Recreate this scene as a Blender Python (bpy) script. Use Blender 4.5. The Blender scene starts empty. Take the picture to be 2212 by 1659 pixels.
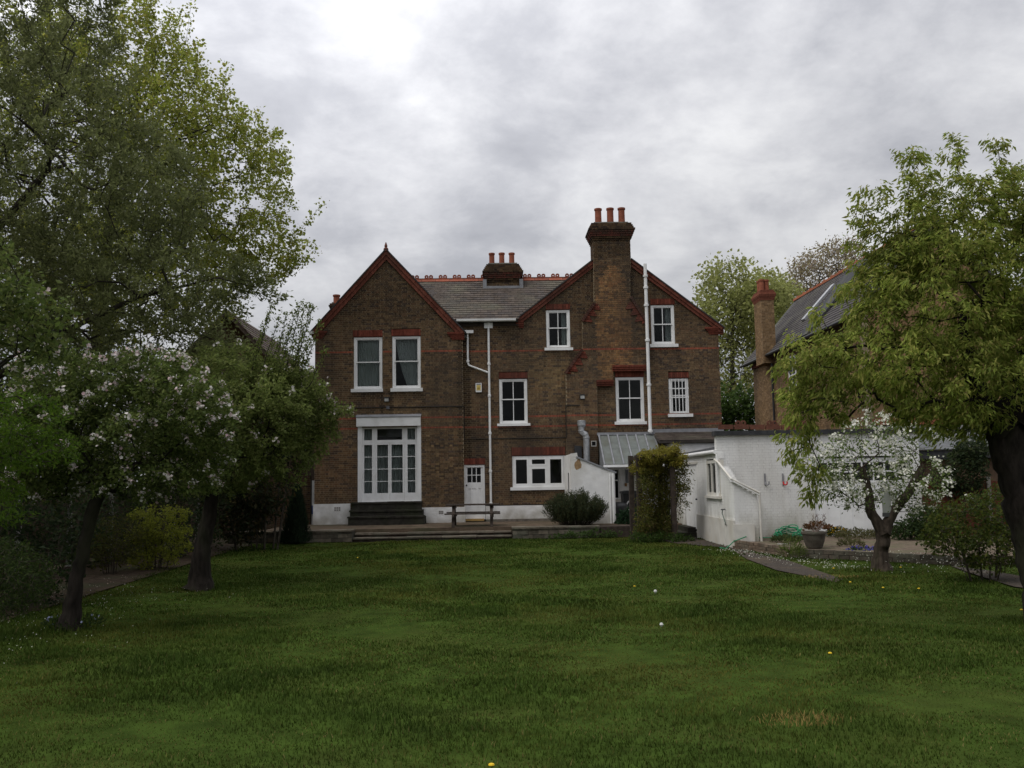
import bpy, math, random
import numpy as np
from mathutils import Vector, Matrix

random.seed(7)
rng = np.random.default_rng(11)
SC = bpy.context.scene
COL = SC.collection

# ------------------------------------------------------------------ camera
EYE = Vector((0.0, 0.0, 1.9))
YAW, PITCH, ROLL = math.radians(1.2), math.radians(5.85), math.radians(0.95)
FPX, CX, CY = 2000.0, 1106.0, 829.5          # focal length and centre of the 2212 px wide photograph
Fd = Vector((math.sin(YAW) * math.cos(PITCH), math.cos(YAW) * math.cos(PITCH), math.sin(PITCH)))
R0 = Vector((math.cos(YAW), -math.sin(YAW), 0.0))
U0 = R0.cross(Fd)
Rt = R0 * math.cos(ROLL) - U0 * math.sin(ROLL)
Up = R0 * math.sin(ROLL) + U0 * math.cos(ROLL)
cam = bpy.data.cameras.new('camera')
cam.sensor_width = 36.0
cam.lens = 36.0 * FPX / 2212.0
cam.clip_start, cam.clip_end = 0.1, 2000.0
camo = bpy.data.objects.new('camera', cam)
COL.objects.link(camo)
M = Matrix((Rt, Up, -Fd)).transposed().to_4x4()
M.translation = EYE
camo.matrix_world = M
SC.camera = camo

# ------------------------------------------------------------------ world, sun, exposure
SUN_AZ, SUN_EL = math.radians(-115.0), math.radians(58.0)      # azimuth from +Y, clockwise
SUNDIR = Vector((math.sin(SUN_AZ) * math.cos(SUN_EL), math.cos(SUN_AZ) * math.cos(SUN_EL), math.sin(SUN_EL)))
W = bpy.data.worlds.new('World')
SC.world = W
W.use_nodes = True
nt = W.node_tree
nt.nodes.clear()
def N(t, **kw):
    n = nt.nodes.new(t)
    for k, v in kw.items():
        setattr(n, k, v)
    return n
def math_node(op, a, b=None, clamp=False):
    n = N('ShaderNodeMath', operation=op, use_clamp=clamp)
    for i, s in enumerate((a, b)):
        if s is None:
            continue
        if isinstance(s, (int, float)):
            n.inputs[i].default_value = s
        else:
            nt.links.new(s, n.inputs[i])
    return n.outputs[0]
out = N('ShaderNodeOutputWorld')
bg = N('ShaderNodeBackground')
bg.inputs['Strength'].default_value = 0.1
sky = N('ShaderNodeTexSky', sky_type='NISHITA')
sky.sun_disc = False
sky.sun_elevation = SUN_EL
sky.sun_rotation = SUN_AZ
tc = N('ShaderNodeTexCoord')
sep = N('ShaderNodeSeparateXYZ')
nt.links.new(tc.outputs['Generated'], sep.inputs[0])
zz = math_node('ADD', math_node('ABSOLUTE', sep.outputs['Z']), 0.33)
uu = math_node('DIVIDE', sep.outputs['X'], zz)
vv = math_node('DIVIDE', sep.outputs['Y'], zz)
cmb = N('ShaderNodeCombineXYZ')
nt.links.new(uu, cmb.inputs[0]); nt.links.new(vv, cmb.inputs[1])
cmb.inputs[2].default_value = 3.7
def sky_noise(scale, detail, rough, dist, off=(0, 0, 0)):
    mp = N('ShaderNodeMapping')
    mp.inputs['Location'].default_value = off
    nt.links.new(cmb.outputs[0], mp.inputs[0])
    n = N('ShaderNodeTexNoise')
    n.inputs['Scale'].default_value = scale
    n.inputs['Detail'].default_value = detail
    n.inputs['Roughness'].default_value = rough
    n.inputs['Distortion'].default_value = dist
    nt.links.new(mp.outputs[0], n.inputs['Vector'])
    return n.outputs[0]
n1 = sky_noise(1.25, 9, 0.58, 0.15, (0.9, 0.35, 0.0))
n2 = sky_noise(4.4, 10, 0.6, 0.2, (2.0, 5.0, 1.0))
nn = math_node('ADD', math_node('MULTIPLY', n1, 0.68), math_node('MULTIPLY', n2, 0.32))
rp = N('ShaderNodeValToRGB')
el = rp.color_ramp.elements
el[0].position, el[0].color = 0.36, (0.33, 0.335, 0.365, 1)
el[1].position, el[1].color = 0.60, (0.74, 0.74, 0.75, 1)
e = el.new(0.455); e.color = (0.43, 0.435, 0.465, 1)
e = el.new(0.53); e.color = (0.585, 0.587, 0.61, 1)
nt.links.new(nn, rp.inputs[0])
# a thinner, brighter part of the cloud sheet
dt = N('ShaderNodeVectorMath', operation='DOT_PRODUCT')
nt.links.new(tc.outputs['Generated'], dt.inputs[0])
dt.inputs[1].default_value = (-0.226, 0.843, 0.488)
gl = math_node('POWER', math_node('MAXIMUM', dt.outputs['Value'], 0.0), 14.0)
gl = math_node('ADD', math_node('MULTIPLY', gl, 0.42), 1.0)
gv = N('ShaderNodeVectorMath', operation='SCALE')
nt.links.new(rp.outputs[0], gv.inputs[0]); nt.links.new(gl, gv.inputs['Scale'])
# an overcast sky grows brighter from the horizon towards the zenith
og = math_node('ADD', math_node('MULTIPLY', math_node('MAXIMUM', sep.outputs['Z'], 0.0), 1.5), 0.48)
gv2 = N('ShaderNodeVectorMath', operation='SCALE')
nt.links.new(gv.outputs[0], gv2.inputs[0]); nt.links.new(og, gv2.inputs['Scale'])
gv = gv2
g10 = N('ShaderNodeVectorMath', operation='SCALE')
nt.links.new(gv.outputs[0], g10.inputs[0]); g10.inputs['Scale'].default_value = 8.7
mx = N('ShaderNodeMixRGB')
mx.inputs[0].default_value = 0.95
nt.links.new(sky.outputs[0], mx.inputs[1]); nt.links.new(g10.outputs[0], mx.inputs[2])
nt.links.new(mx.outputs[0], bg.inputs['Color'])
nt.links.new(bg.outputs[0], out.inputs['Surface'])

sun = bpy.data.lights.new('sun', 'SUN')
sun.energy = 1.4
sun.angle = math.radians(40)
sun.color = (1.0, 0.97, 0.92)
suno = bpy.data.objects.new('sun', sun)
COL.objects.link(suno)
suno.location = (0, 0, 40)
suno.rotation_euler = SUNDIR.to_track_quat('Z', 'Y').to_euler()

SC.view_settings.view_transform = 'Standard'
SC.view_settings.look = 'None'
SC.view_settings.exposure = 0.42
SC.view_settings.gamma = 1.0
SC.view_settings.use_curve_mapping = False

# ------------------------------------------------------------------ helpers
def P(px, py, Y=None, z=None, X=None):
    """a real place: the sight line through a pixel met with the plane of a wall or of the ground"""
    d = Fd + Rt * ((px - CX) / FPX) - Up * ((py - CY) / FPX)
    if Y is not None:
        t = (Y - EYE.y) / d.y
    elif z is not None:
        t = (z - EYE.z) / d.z
    else:
        t = (X - EYE.x) / d.x
    return EYE + d * t

def jit(col, lo, hi):
    f = random.uniform(lo, hi)
    return tuple(q * f for q in col)

def tag(o, label=None, cat=None, group=None, kind=None):
    if label: o['label'] = label
    if cat: o['category'] = cat
    if group: o['group'] = group
    if kind: o['kind'] = kind
    return o

def thing(name, loc, label, cat, group=None):
    o = bpy.data.objects.new(name, None)
    COL.objects.link(o)
    o.location = loc
    o.empty_display_size = 0.2
    tag(o, label, cat, group)
    WORLD_AT[o.name] = Vector(loc)
    return o
WORLD_AT = {}

def link_obj(name, me, parent=None, origin=None):
    """verts of me are already relative to the origin (world position of the new object)"""
    o = bpy.data.objects.new(name, me)
    COL.objects.link(o)
    org = Vector(origin) if origin is not None else (WORLD_AT[parent.name] if parent else Vector((0, 0, 0)))
    if parent:
        o.parent = parent
        o.location = org - WORLD_AT[parent.name]
    else:
        o.location = org
    WORLD_AT[o.name] = org
    return o

def raw_mesh(name, V, F, T=None, mat=None, smooth=False):
    """V (n,3) array, F (m,k) int array or list of tuples, T (n,3) tint"""
    me = bpy.data.meshes.new(name)
    V = np.asarray(V, dtype=np.float32)
    if isinstance(F, np.ndarray):
        m, k = F.shape
        me.vertices.add(len(V)); me.vertices.foreach_set('co', V.ravel())
        me.loops.add(m * k); me.loops.foreach_set('vertex_index', F.astype(np.int32).ravel())
        me.polygons.add(m)
        me.polygons.foreach_set('loop_start', np.arange(0, m * k, k, dtype=np.int32))
        try:
            me.polygons.foreach_set('loop_total', np.full(m, k, dtype=np.int32))
        except Exception:
            pass
        me.update(calc_edges=True)
    else:
        me.from_pydata([tuple(v) for v in V.tolist()], [], F)
        me.update()
    if T is not None:
        a = me.attributes.new('tint', 'FLOAT_COLOR', 'POINT')
        T = np.asarray(T, dtype=np.float32)
        a.data.foreach_set('color', np.concatenate([T, np.ones((len(T), 1), np.float32)], 1).ravel())
    if smooth:
        me.polygons.foreach_set('use_smooth', np.ones(len(me.polygons), dtype=bool))
    if mat:
        me.materials.append(mat)
    return me

class MB:
    def __init__(self):
        self.v, self.f, self.t = [], [], []
    def add(self, vs, fs, col=(0.5, 0.5, 0.5)):
        b = len(self.v)
        self.v.extend(tuple(v) for v in vs)
        self.t.extend([tuple(col)] * len(vs))
        self.f.extend(tuple(i + b for i in f) for f in fs)
        return self
    def box(self, x0, x1, y0, y1, z0, z1, col=(0.5, 0.5, 0.5)):
        return self.add([(x0, y0, z0), (x1, y0, z0), (x1, y1, z0), (x0, y1, z0), (x0, y0, z1), (x1, y0, z1), (x1, y1, z1), (x0, y1, z1)],
                        [(3, 2, 1, 0), (4, 5, 6, 7), (0, 1, 5, 4), (1, 2, 6, 5), (2, 3, 7, 6), (3, 0, 4, 7)], col)
    def fbox(self, fr, s0, s1, d0, d1, z0, z1, col):
        O, u, n = fr
        pts = []
        for z in (z0, z1):
            for s, d in ((s0, d1), (s1, d1), (s1, d0), (s0, d0)):
                pts.append((O[0] + u[0] * s + n[0] * d, O[1] + u[1] * s + n[1] * d, z))
        return self.add(pts, [(3, 2, 1, 0), (4, 5, 6, 7), (0, 1, 5, 4), (1, 2, 6, 5), (2, 3, 7, 6), (3, 0, 4, 7)], col)
    def beam(self, a, b, w, h, up=(0, 0, 1), col=(0.5, 0.5, 0.5)):
        a, b = Vector(a), Vector(b)
        d = (b - a).normalized()
        upv = Vector(up)
        s = d.cross(upv)
        if s.length < 1e-4:
            s = d.cross(Vector((0, 1, 0)))
        s.normalize()
        t = s.cross(d).normalized()
        pts = []
        for p in (a, b):
            for i, j in ((-1, -1), (1, -1), (1, 1), (-1, 1)):
                pts.append(p + s * (i * w / 2) + t * (j * h / 2))
        return self.add(pts, [(0, 1, 2, 3), (7, 6, 5, 4), (0, 4, 5, 1), (1, 5, 6, 2), (2, 6, 7, 3), (3, 7, 4, 0)], col)
    def prism(self, poly, y0, y1, col=(0.5, 0.5, 0.5)):
        """polygon of (x,z), anticlockwise seen from -Y, pushed from y0 to y1"""
        n = len(poly)
        vs = [(x, y0, z) for x, z in poly] + [(x, y1, z) for x, z in poly]
        fs = [tuple(range(n)), tuple(range(2 * n - 1, n - 1, -1))]
        for i in range(n):
            j = (i + 1) % n
            fs.append((i, i + n, j + n, j))
        return self.add(vs, fs, col)
    def slab(self, quad, th, col=(0.5, 0.5, 0.5)):
        """four corner points (top surface) given thickness downwards along the normal"""
        q = [Vector(p) for p in quad]
        nrm = (q[1] - q[0]).cross(q[-1] - q[0]).normalized()
        n = len(q)
        lo = [p - nrm * th for p in q]
        fs = [tuple(range(n)), tuple(range(2 * n - 1, n - 1, -1))]
        for i in range(n):
            j = (i + 1) % n
            fs.append((i, i + n, j + n, j))
        return self.add(q + lo, fs, col)
    def tube(self, pts, r, n=8, col=(0.5, 0.5, 0.5), caps=True):
        pts = [Vector(p) for p in pts]
        rr = r if isinstance(r, (list, tuple)) else [r] * len(pts)
        vs, fs = [], []
        prev = None
        for i, p in enumerate(pts):
            if i == 0: d = pts[1] - p
            elif i == len(pts) - 1: d = p - pts[i - 1]
            else: d = (pts[i + 1] - p).normalized() + (p - pts[i - 1]).normalized()
            d.normalize()
            if prev is None:
                a = Vector((0, 0, 1)) if abs(d.z) < 0.9 else Vector((0, 1, 0))
                s = d.cross(a).normalized()
            else:
                s = (prev - d * prev.dot(d)).normalized()
            prev = s
            t = d.cross(s)
            for k in range(n):
                ang = 2 * math.pi * k / n
                vs.append(p + (s * math.cos(ang) + t * math.sin(ang)) * rr[i])
        for i in range(len(pts) - 1):
            for k in range(n):
                k2 = (k + 1) % n
                fs.append((i * n + k, i * n + k2, (i + 1) * n + k2, (i + 1) * n + k))
        if caps:
            fs.append(tuple(range(n - 1, -1, -1)))
            fs.append(tuple((len(pts) - 1) * n + k for k in range(n)))
        return self.add(vs, fs, col)
    def lathe(self, prof, c, n=16, col=(0.5, 0.5, 0.5), sx=1.0, sy=1.0):
        vs, fs = [], []
        for r, z in prof:
            for k in range(n):
                a = 2 * math.pi * k / n
                vs.append((c[0] + r * sx * math.cos(a), c[1] + r * sy * math.sin(a), c[2] + z))
        for i in range(len(prof) - 1):
            for k in range(n):
                k2 = (k + 1) % n
                fs.append((i * n + k, i * n + k2, (i + 1) * n + k2, (i + 1) * n + k))
        fs.append(tuple(range(n - 1, -1, -1)))
        fs.append(tuple((len(prof) - 1) * n + k for k in range(n)))
        return self.add(vs, fs, col)
    def build(self, name, mat, parent=None, origin=None, smooth=False, kind=None, label=None):
        org = Vector(origin) if origin is not None else (WORLD_AT[parent.name] if parent else Vector((0, 0, 0)))
        V = np.array(self.v, dtype=np.float64) - np.array(org[:])
        me = raw_mesh(name, V, self.f, self.t, mat, smooth)
        o = link_obj(name, me, parent, org)
        if kind: o['kind'] = kind
        if label: o['label'] = label
        return o
    def single(self, name, mat, origin, label, cat, group=None, smooth=False, kind=None):
        o = self.build(name, mat, None, origin, smooth)
        tag(o, label, cat, group, kind)
        return o

# ------------------------------------------------------------------ materials
MATS = {}
def material(name, col=None, rough=0.8, nscale=6.0, namt=0.25, bump=0.0, bscale=40.0, spec=0.3, metal=0.0,
             big=None, big_scale=0.5, big_amt=0.0, detail=6, stretch=None, trans=0.0, foot=None):
    """col None: the tint attribute carries the base colour"""
    m = bpy.data.materials.new(name)
    m.use_nodes = True
    t = m.node_tree
    b = t.nodes['Principled BSDF']
    b.inputs['Roughness'].default_value = rough
    b.inputs['Metallic'].default_value = metal
    b.inputs['Specular IOR Level'].default_value = spec
    if col is None:
        a = t.nodes.new('ShaderNodeAttribute'); a.attribute_name = 'tint'
        c = a.outputs['Color']
    else:
        r = t.nodes.new('ShaderNodeRGB'); r.outputs[0].default_value = (*col, 1)
        c = r.outputs[0]
    tcn = t.nodes.new('ShaderNodeNewGeometry')
    vec = tcn.outputs['Position']
    if stretch:
        mp = t.nodes.new('ShaderNodeMapping'); mp.inputs['Scale'].default_value = stretch
        t.links.new(vec, mp.inputs[0]); vec = mp.outputs[0]
    def noise(scale, det=detail):
        n = t.nodes.new('ShaderNodeTexNoise'); n.inputs['Scale'].default_value = scale; n.inputs['Detail'].default_value = det
        t.links.new(vec, n.inputs['Vector'])
        return n.outputs[0]
    def modulate(c, fac, amt):
        mr = t.nodes.new('ShaderNodeMapRange')
        mr.inputs[1].default_value, mr.inputs[2].default_value = 0.3, 0.7
        mr.inputs[3].default_value, mr.inputs[4].default_value = 1 - amt, 1 + amt
        t.links.new(fac, mr.inputs[0])
        v = t.nodes.new('ShaderNodeVectorMath'); v.operation = 'SCALE'
        t.links.new(c, v.inputs[0]); t.links.new(mr.outputs[0], v.inputs['Scale'])
        return v.outputs[0]
    if namt:
        c = modulate(c, noise(nscale), namt)
    if big is not None:
        mr = t.nodes.new('ShaderNodeMapRange')
        mr.inputs[1].default_value, mr.inputs[2].default_value = 0.48, 0.68
        mr.inputs[3].default_value, mr.inputs[4].default_value = 0, big_amt
        t.links.new(noise(big_scale, 8), mr.inputs[0])
        mxx = t.nodes.new('ShaderNodeMixRGB'); mxx.inputs[2].default_value = (*big, 1)
        t.links.new(mr.outputs[0], mxx.inputs[0]); t.links.new(c, mxx.inputs[1])
        c = mxx.outputs[0]
    if foot:
        sx_ = t.nodes.new('ShaderNodeSeparateXYZ'); t.links.new(tcn.outputs['Position'], sx_.inputs[0])
        nz = noise(3.0, 8)
        ad = t.nodes.new('ShaderNodeMath'); ad.operation = 'MULTIPLY_ADD'; ad.inputs[1].default_value = -1.4
        t.links.new(nz, ad.inputs[0]); t.links.new(sx_.outputs['Z'], ad.inputs[2])
        mr = t.nodes.new('ShaderNodeMapRange')
        mr.inputs[1].default_value, mr.inputs[2].default_value = -0.55, 0.25
        mr.inputs[3].default_value, mr.inputs[4].default_value = 0.75, 0.0
        t.links.new(ad.outputs[0], mr.inputs[0])
        mxx = t.nodes.new('ShaderNodeMixRGB'); mxx.inputs[2].default_value = (*foot, 1)
        t.links.new(mr.outputs[0], mxx.inputs[0]); t.links.new(c, mxx.inputs[1])
        c = mxx.outputs[0]
    t.links.new(c, b.inputs['Base Color'])
    if bump:
        bn = t.nodes.new('ShaderNodeBump'); bn.inputs['Strength'].default_value = bump; bn.inputs['Distance'].default_value = 0.02
        t.links.new(noise(bscale, 5), bn.inputs['Height'])
        t.links.new(bn.outputs[0], b.inputs['Normal'])
    if trans:
        o = t.nodes['Material Output']
        tr = t.nodes.new('ShaderNodeBsdfTranslucent')
        t.links.new(c, tr.inputs['Color'])
        ms = t.nodes.new('ShaderNodeMixShader'); ms.inputs[0].default_value = trans
        t.links.new(b.outputs[0], ms.inputs[1]); t.links.new(tr.outputs[0], ms.inputs[2])
        t.links.new(ms.outputs[0], o.inputs['Surface'])
    MATS[name] = m
    return m

def glass_material(name, tint=(0.86, 0.89, 0.88), ior=1.28):
    m = bpy.data.materials.new(name); m.use_nodes = True
    t = m.node_tree; t.nodes.clear()
    o = t.nodes.new('ShaderNodeOutputMaterial')
    tr = t.nodes.new('ShaderNodeBsdfTransparent'); tr.inputs[0].default_value = (*tint, 1)
    gl = t.nodes.new('ShaderNodeBsdfGlossy'); gl.inputs['Roughness'].default_value = 0.03
    fr = t.nodes.new('ShaderNodeFresnel'); fr.inputs[0].default_value = ior
    ms = t.nodes.new('ShaderNodeMixShader')
    t.links.new(fr.outputs[0], ms.inputs[0]); t.links.new(tr.outputs[0], ms.inputs[1]); t.links.new(gl.outputs[0], ms.inputs[2])
    t.links.new(ms.outputs[0], o.inputs[0])
    return m

m_brick = material('stock brick', None, 0.95, 14, 0.28, 0.35, 60, 0.08, big=(0.05, 0.042, 0.035), big_scale=0.6, big_amt=0.55, stretch=(1, 1, 0.5))
m_slate = material('slate', None, 0.8, 5, 0.25, 0.15, 40, 0.12, big=(0.17, 0.17, 0.12), big_scale=0.9, big_amt=0.35)
m_terra = material('terracotta', None, 0.85, 9, 0.22, 0.25, 50, 0.2)
m_white = material('white gloss paint', (0.80, 0.80, 0.79), 0.42, 3, 0.05, 0.05, 30, 0.35, big=(0.45, 0.43, 0.38), big_scale=2.6, big_amt=0.25)
m_render = material('white render', (0.78, 0.775, 0.76), 0.9, 5, 0.07, 0.5, 18, 0.15, big=(0.42, 0.39, 0.32), big_scale=1.1, big_amt=0.4, foot=(0.28, 0.25, 0.19))
m_wbrick = material('white painted brick', None, 0.75, 4, 0.06, 0.3, 35, 0.25, big=(0.46, 0.43, 0.36), big_scale=0.7, big_amt=0.4, stretch=(1, 1, 0.3), foot=(0.30, 0.28, 0.2))
m_cream = material('weathered cream paint', (0.62, 0.60, 0.55), 0.6, 4, 0.12, 0.1, 30, 0.3, big=(0.35, 0.30, 0.22), big_scale=2.0, big_amt=0.4)
m_lead = material('lead', (0.22, 0.225, 0.24), 0.75, 5, 0.2, 0.15, 20, 0.4)
m_felt = material('black roofing felt', (0.045, 0.046, 0.048), 0.9, 8, 0.3, 0.3, 60, 0.2)
m_steel = material('galvanised steel', (0.42, 0.43, 0.44), 0.42, 10, 0.2, 0.0, 20, 0.5, metal=0.7)
m_glass = glass_material('window glass')
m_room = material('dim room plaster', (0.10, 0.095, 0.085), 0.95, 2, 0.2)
m_net = material('net curtain', (0.62, 0.64, 0.64), 0.95, 3, 0.08, 0.0, 20, 0.1, trans=0.45)
m_wiredglass = material('dirty wired glass', (0.15, 0.165, 0.155), 0.35, 3, 0.2, 0.1, 8, 0.5, big=(0.10, 0.10, 0.07), big_scale=1.8, big_amt=0.5)
m_wood = material('dark weathered wood', (0.055, 0.042, 0.034), 0.85, 9, 0.35, 0.3, 30, 0.2, stretch=(1, 1, 1))
m_redwood = material('red stained boards', None, 0.85, 9, 0.25, 0.3, 30, 0.2)
m_stone = material('mossy stone step', (0.036, 0.033, 0.027), 0.95, 5, 0.4, 0.6, 18, 0.15, big=(0.03, 0.038, 0.016), big_scale=1.6, big_amt=0.6)
m_rub = material('old garden walling', None, 0.95, 7, 0.3, 0.5, 25, 0.15, big=(0.16, 0.17, 0.13), big_scale=2.2, big_amt=0.4)
m_patio = material('mossy patio', (0.115, 0.085, 0.06), 0.97, 4, 0.35, 0.7, 30, 0.1, big=(0.05, 0.055, 0.03), big_scale=1.0, big_amt=0.65)
m_path = material('tarmac path', (0.052, 0.043, 0.035), 0.95, 12, 0.35, 0.6, 60, 0.15, big=(0.095, 0.07, 0.045), big_scale=1.3, big_amt=0.6)
m_bedsoil = material('gravelly terrace', (0.12, 0.092, 0.068), 0.97, 10, 0.3, 0.6, 50, 0.1, big=(0.09, 0.10, 0.05), big_scale=1.6, big_amt=0.6)
m_soil = material('soil', (0.05, 0.036, 0.025), 0.97, 6, 0.4, 0.9, 25, 0.1, big=(0.035, 0.045, 0.02), big_scale=0.8, big_amt=0.6)
m_lawn = material('lawn base', (0.036, 0.060, 0.010), 0.97, 3.2, 0.35, 0.8, 45, 0.03, big=(0.06, 0.068, 0.016), big_scale=0.6, big_amt=0.4)
m_bark = material('bark', None, 0.95, 16, 0.5, 1.0, 34, 0.1, stretch=(1, 1, 0.3), big=(0.045, 0.05, 0.026), big_scale=2.5, big_amt=0.45)
m_leaf = material('leaf', None, 0.6, 2, 0.12, 0.0, 20, 0.15, trans=0.55)
m_petal = material('petal', None, 0.8, 2, 0.05, 0.0, 20, 0.1, trans=0.3)
m_grass = material('grass blade', None, 0.75, 1.1, 0.28, 0.0, 20, 0.06, trans=0.35)
m_black = material('black plastic', (0.018, 0.019, 0.02), 0.45, 5, 0.2, 0, 20, 0.4)
m_hose = material('green hose', (0.012, 0.20, 0.085), 0.45, 5, 0.15, 0, 20, 0.4)
m_tint = material('tinted', None, 0.7, 5, 0.12, 0.0, 20, 0.25)
# ------------------------------------------------------------------ ground
PZ = 0.35                                    # patio level
YW, YG = 34.5, 34.26                         # main garden wall, wall of the left gable wing
def sheet(name, poly, z, mat, n=None):
    me = raw_mesh(name, [(x, y, 0) for x, y in poly], [tuple(range(len(poly)))], None, mat)
    o = link_obj(name, me, None, (0, 0, z)); o['kind'] = 'structure'
    return o
def gp(px, py, z=0.0):
    p = P(px, py, z=z); return (p.x, p.y)
sheet('ground', [(-500, -60), (500, -60), (500, 900), (-500, 900)], -0.12, m_soil)

PATH_R = [gp(1457, 1174), (4.9, 29.2), (6.2, 31.5), (6.2, 24.6), gp(1712, 1214), gp(1821, 1252), gp(1806, 1258), gp(1677, 1232), gp(1613, 1208), gp(1576, 1184)]
PATH_F = [gp(2052, 1223), gp(2130, 1232), gp(2205, 1245), gp(2330, 1262), gp(2330, 1285), gp(2190, 1268), gp(2110, 1243)]
LAWN_L = [(-7.0, -3), (-6.9, 8), (-6.95, 12), (-7.1, 16), (-7.25, 21), (-7.45, 25), (-7.5, 29.2)]
def lawn_left(y):
    for (x0, y0), (x1, y1) in zip(LAWN_L, LAWN_L[1:]):
        if y <= y1:
            return x0 + (x1 - x0) * (y - y0) / (y1 - y0)
    return LAWN_L[-1][0]
def inpoly(poly, x, y):
    x = np.asarray(x); y = np.asarray(y)
    c = np.zeros(x.shape, bool)
    n = len(poly)
    for i in range(n):
        x0, y0 = poly[i]; x1, y1 = poly[i - 1]
        if y0 == y1: continue
        c ^= ((y0 > y) != (y1 > y)) & (x < (x1 - x0) * (y - y0) / (y1 - y0) + x0)
    return c
def bumps(x, y):
    return 0.012 * np.sin(x * 1.3 + 0.7 * np.sin(y * 0.9)) * np.cos(y * 1.1 + 0.4) + 0.005 * np.sin(x * 3.1 + y * 2.3)
nx, ny = 70, 110
gy = np.linspace(-3, 29.75, ny)
V = []
for y in gy:
    xl = lawn_left(y)
    for x in np.linspace(xl, 15.5, nx):
        V.append((x, y, float(bumps(x, y)) - 0.014))
F = np.array([(j * nx + i, j * nx + i + 1, (j + 1) * nx + i + 1, (j + 1) * nx + i) for j in range(ny - 1) for i in range(nx - 1)])
o = link_obj('lawn', raw_mesh('lawn', V, F, None, m_lawn, True)); o['kind'] = 'structure'
sheet('path', PATH_R, 0.008, m_path)
sheet('path', PATH_F, 0.009, m_path)
sheet('path', [(x - 1.15, y) for x, y in LAWN_L] + [(x - 0.02, y) for x, y in LAWN_L[::-1]], 0.004, m_soil)
sheet('flower_bed', [(-12, -3), (-8.1, -3), (-8.1, 12), (-8.4, 22), (-8.6, 29.6), (-12, 33)], 0.01, m_soil)

# patio, its two steps and the low walls
mb = MB()
mb.box(-7.6, 6.15, 30.55, 34.6, -0.05, PZ, (0.1, 0.08, 0.06))
o = mb.build('patio', m_patio); o['kind'] = 'structure'
xl, xr = gp(785, 1160)[0], gp(1104, 1158)[0]
st = thing('garden_steps', (0.5 * (xl + xr), 29.9, 0), 'two shallow mossy brick steps from lawn up to the patio', 'steps')
for k, (y0, z) in enumerate(((29.85, 0.12), (30.22, 0.235))):
    n = 9
    for i in range(n):
        a, b = xl + (xr - xl) * i / n, xl + (xr - xl) * (i + 1) / n
        m = MB(); dz = random.uniform(-.012, .012)
        m.box(a + .006, b - .006, y0 + random.uniform(-.03, .02), y0 + 0.40, z - 0.05, z + dz, (0.26, 0.22, 0.17))
        m.t = [jit((0.26, 0.22, 0.17), .4, .65)] * 8
        m.build('tread_slab', m_rub, st)
    m = MB()
    m.box(xl, xr, y0 + .05, y0 + .39, z - 0.14, z - 0.045, (0.06, 0.045, 0.035))
    m.build('riser', m_rub, st)

def stone_wall(name, x0, x1, y0, y1, z1, label, cols, bw=0.34, bh=0.13, cap=True):
    t = thing(name, (0.5 * (x0 + x1), y0, 0), label, 'wall')
    core = MB(); core.box(x0 + .01, x1 - .01, y0 + .02, y1, -.03, z1 - .05, (0.06, 0.055, 0.045)); core.build('core', m_rub, t)
    z, k = 0.0, 0
    while z < z1 - 0.07:
        h = min(bh, z1 - 0.05 - z)
        x = x0 - (bw / 2 if k % 2 else 0)
        while x < x1:
            w = bw * random.uniform(.8, 1.2)
            a, b = max(x, x0), min(x + w, x1)
            if b - a > .05:
                m = MB(); j = random.uniform(0, .025); c = random.choice(cols)
                m.box(a + .006, b - .006, y0 - j, y0 + .12, z + .006, z + h - .004, jit(c, .75, 1.25))
                m.build('stone', m_rub, t)
            x += w
        z += h; k += 1
    if cap:
        x = x0 - .02
        while x < x1:
            b = min(x + .45, x1 + .02)
            m = MB(); m.box(x + .004, b - .004, y0 - .04, y1, z1 - .05, z1 + random.uniform(-.006, .008), [q * 1.1 for q in random.choice(cols)])
            m.build('coping', m_rub, t); x = b
    return t
gwc = [(0.10, 0.085, 0.065), (0.075, 0.065, 0.05), (0.13, 0.11, 0.085)]
stone_wall('retaining_wall', gp(610, 1168)[0], xl - .02, 29.75, 30.5, PZ + .02, 'low dark stone retaining wall left of the patio steps', gwc)
stone_wall('retaining_wall', xr + .02, gp(1285, 1155)[0], 29.75, 30.5, PZ + .01, 'low dark stone retaining wall below the dense green bush', gwc)
t = thing('timber_edging', (4.0, 29.8, 0), 'stacked dark timber sleepers edging the bed beside the bush', 'edging')
for k in range(3):
    m = MB(); m.box(gp(1285, 1155)[0] + .03, 4.85, 29.72 + k * .03, 30.5, k * .115 + .002, k * .115 + .112, (0.05, 0.04, 0.03)); m.build('sleeper', m_wood, t)
# crumbling low wall further left, with a mossy step
stone_wall('retaining_wall', -8.6, gp(606, 1168)[0], 30.3, 30.9, 0.34, 'low crumbling wall at the left end of the patio behind cypress', [(0.14, 0.11, 0.07), (0.075, 0.065, 0.05)])

# ------------------------------------------------------------------ the big brick house
HB = Vector((0.6, YW, PZ))
house = thing('brick_house', HB, 'large Victorian brown brick house with two gables and white sash windows', 'house')
wall = MB(); bricks = MB()
STOCK = [(0.142, 0.091, 0.053), (0.130, 0.083, 0.049), (0.168, 0.111, 0.062), (0.100, 0.067, 0.043), (0.138, 0.083, 0.049), (0.118, 0.080, 0.050), (0.158, 0.104, 0.059), (0.080, 0.056, 0.042)]
RED = (0.19, 0.056, 0.037)
MORT = (0.29, 0.235, 0.155)
FRONT = ((0, YW), (1, 0), (0, -1))
GABLE = ((0, YG), (1, 0), (0, -1))
def spans(poly, z):
    xs = []
    n = len(poly)
    for i in range(n):
        (x0, z0), (x1, z1) = poly[i], poly[(i + 1) % n]
        if (z0 > z) != (z1 > z):
            xs.append(x0 + (x1 - x0) * (z - z0) / (z1 - z0))
    xs.sort()
    return list(zip(xs[::2], xs[1::2]))
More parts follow.
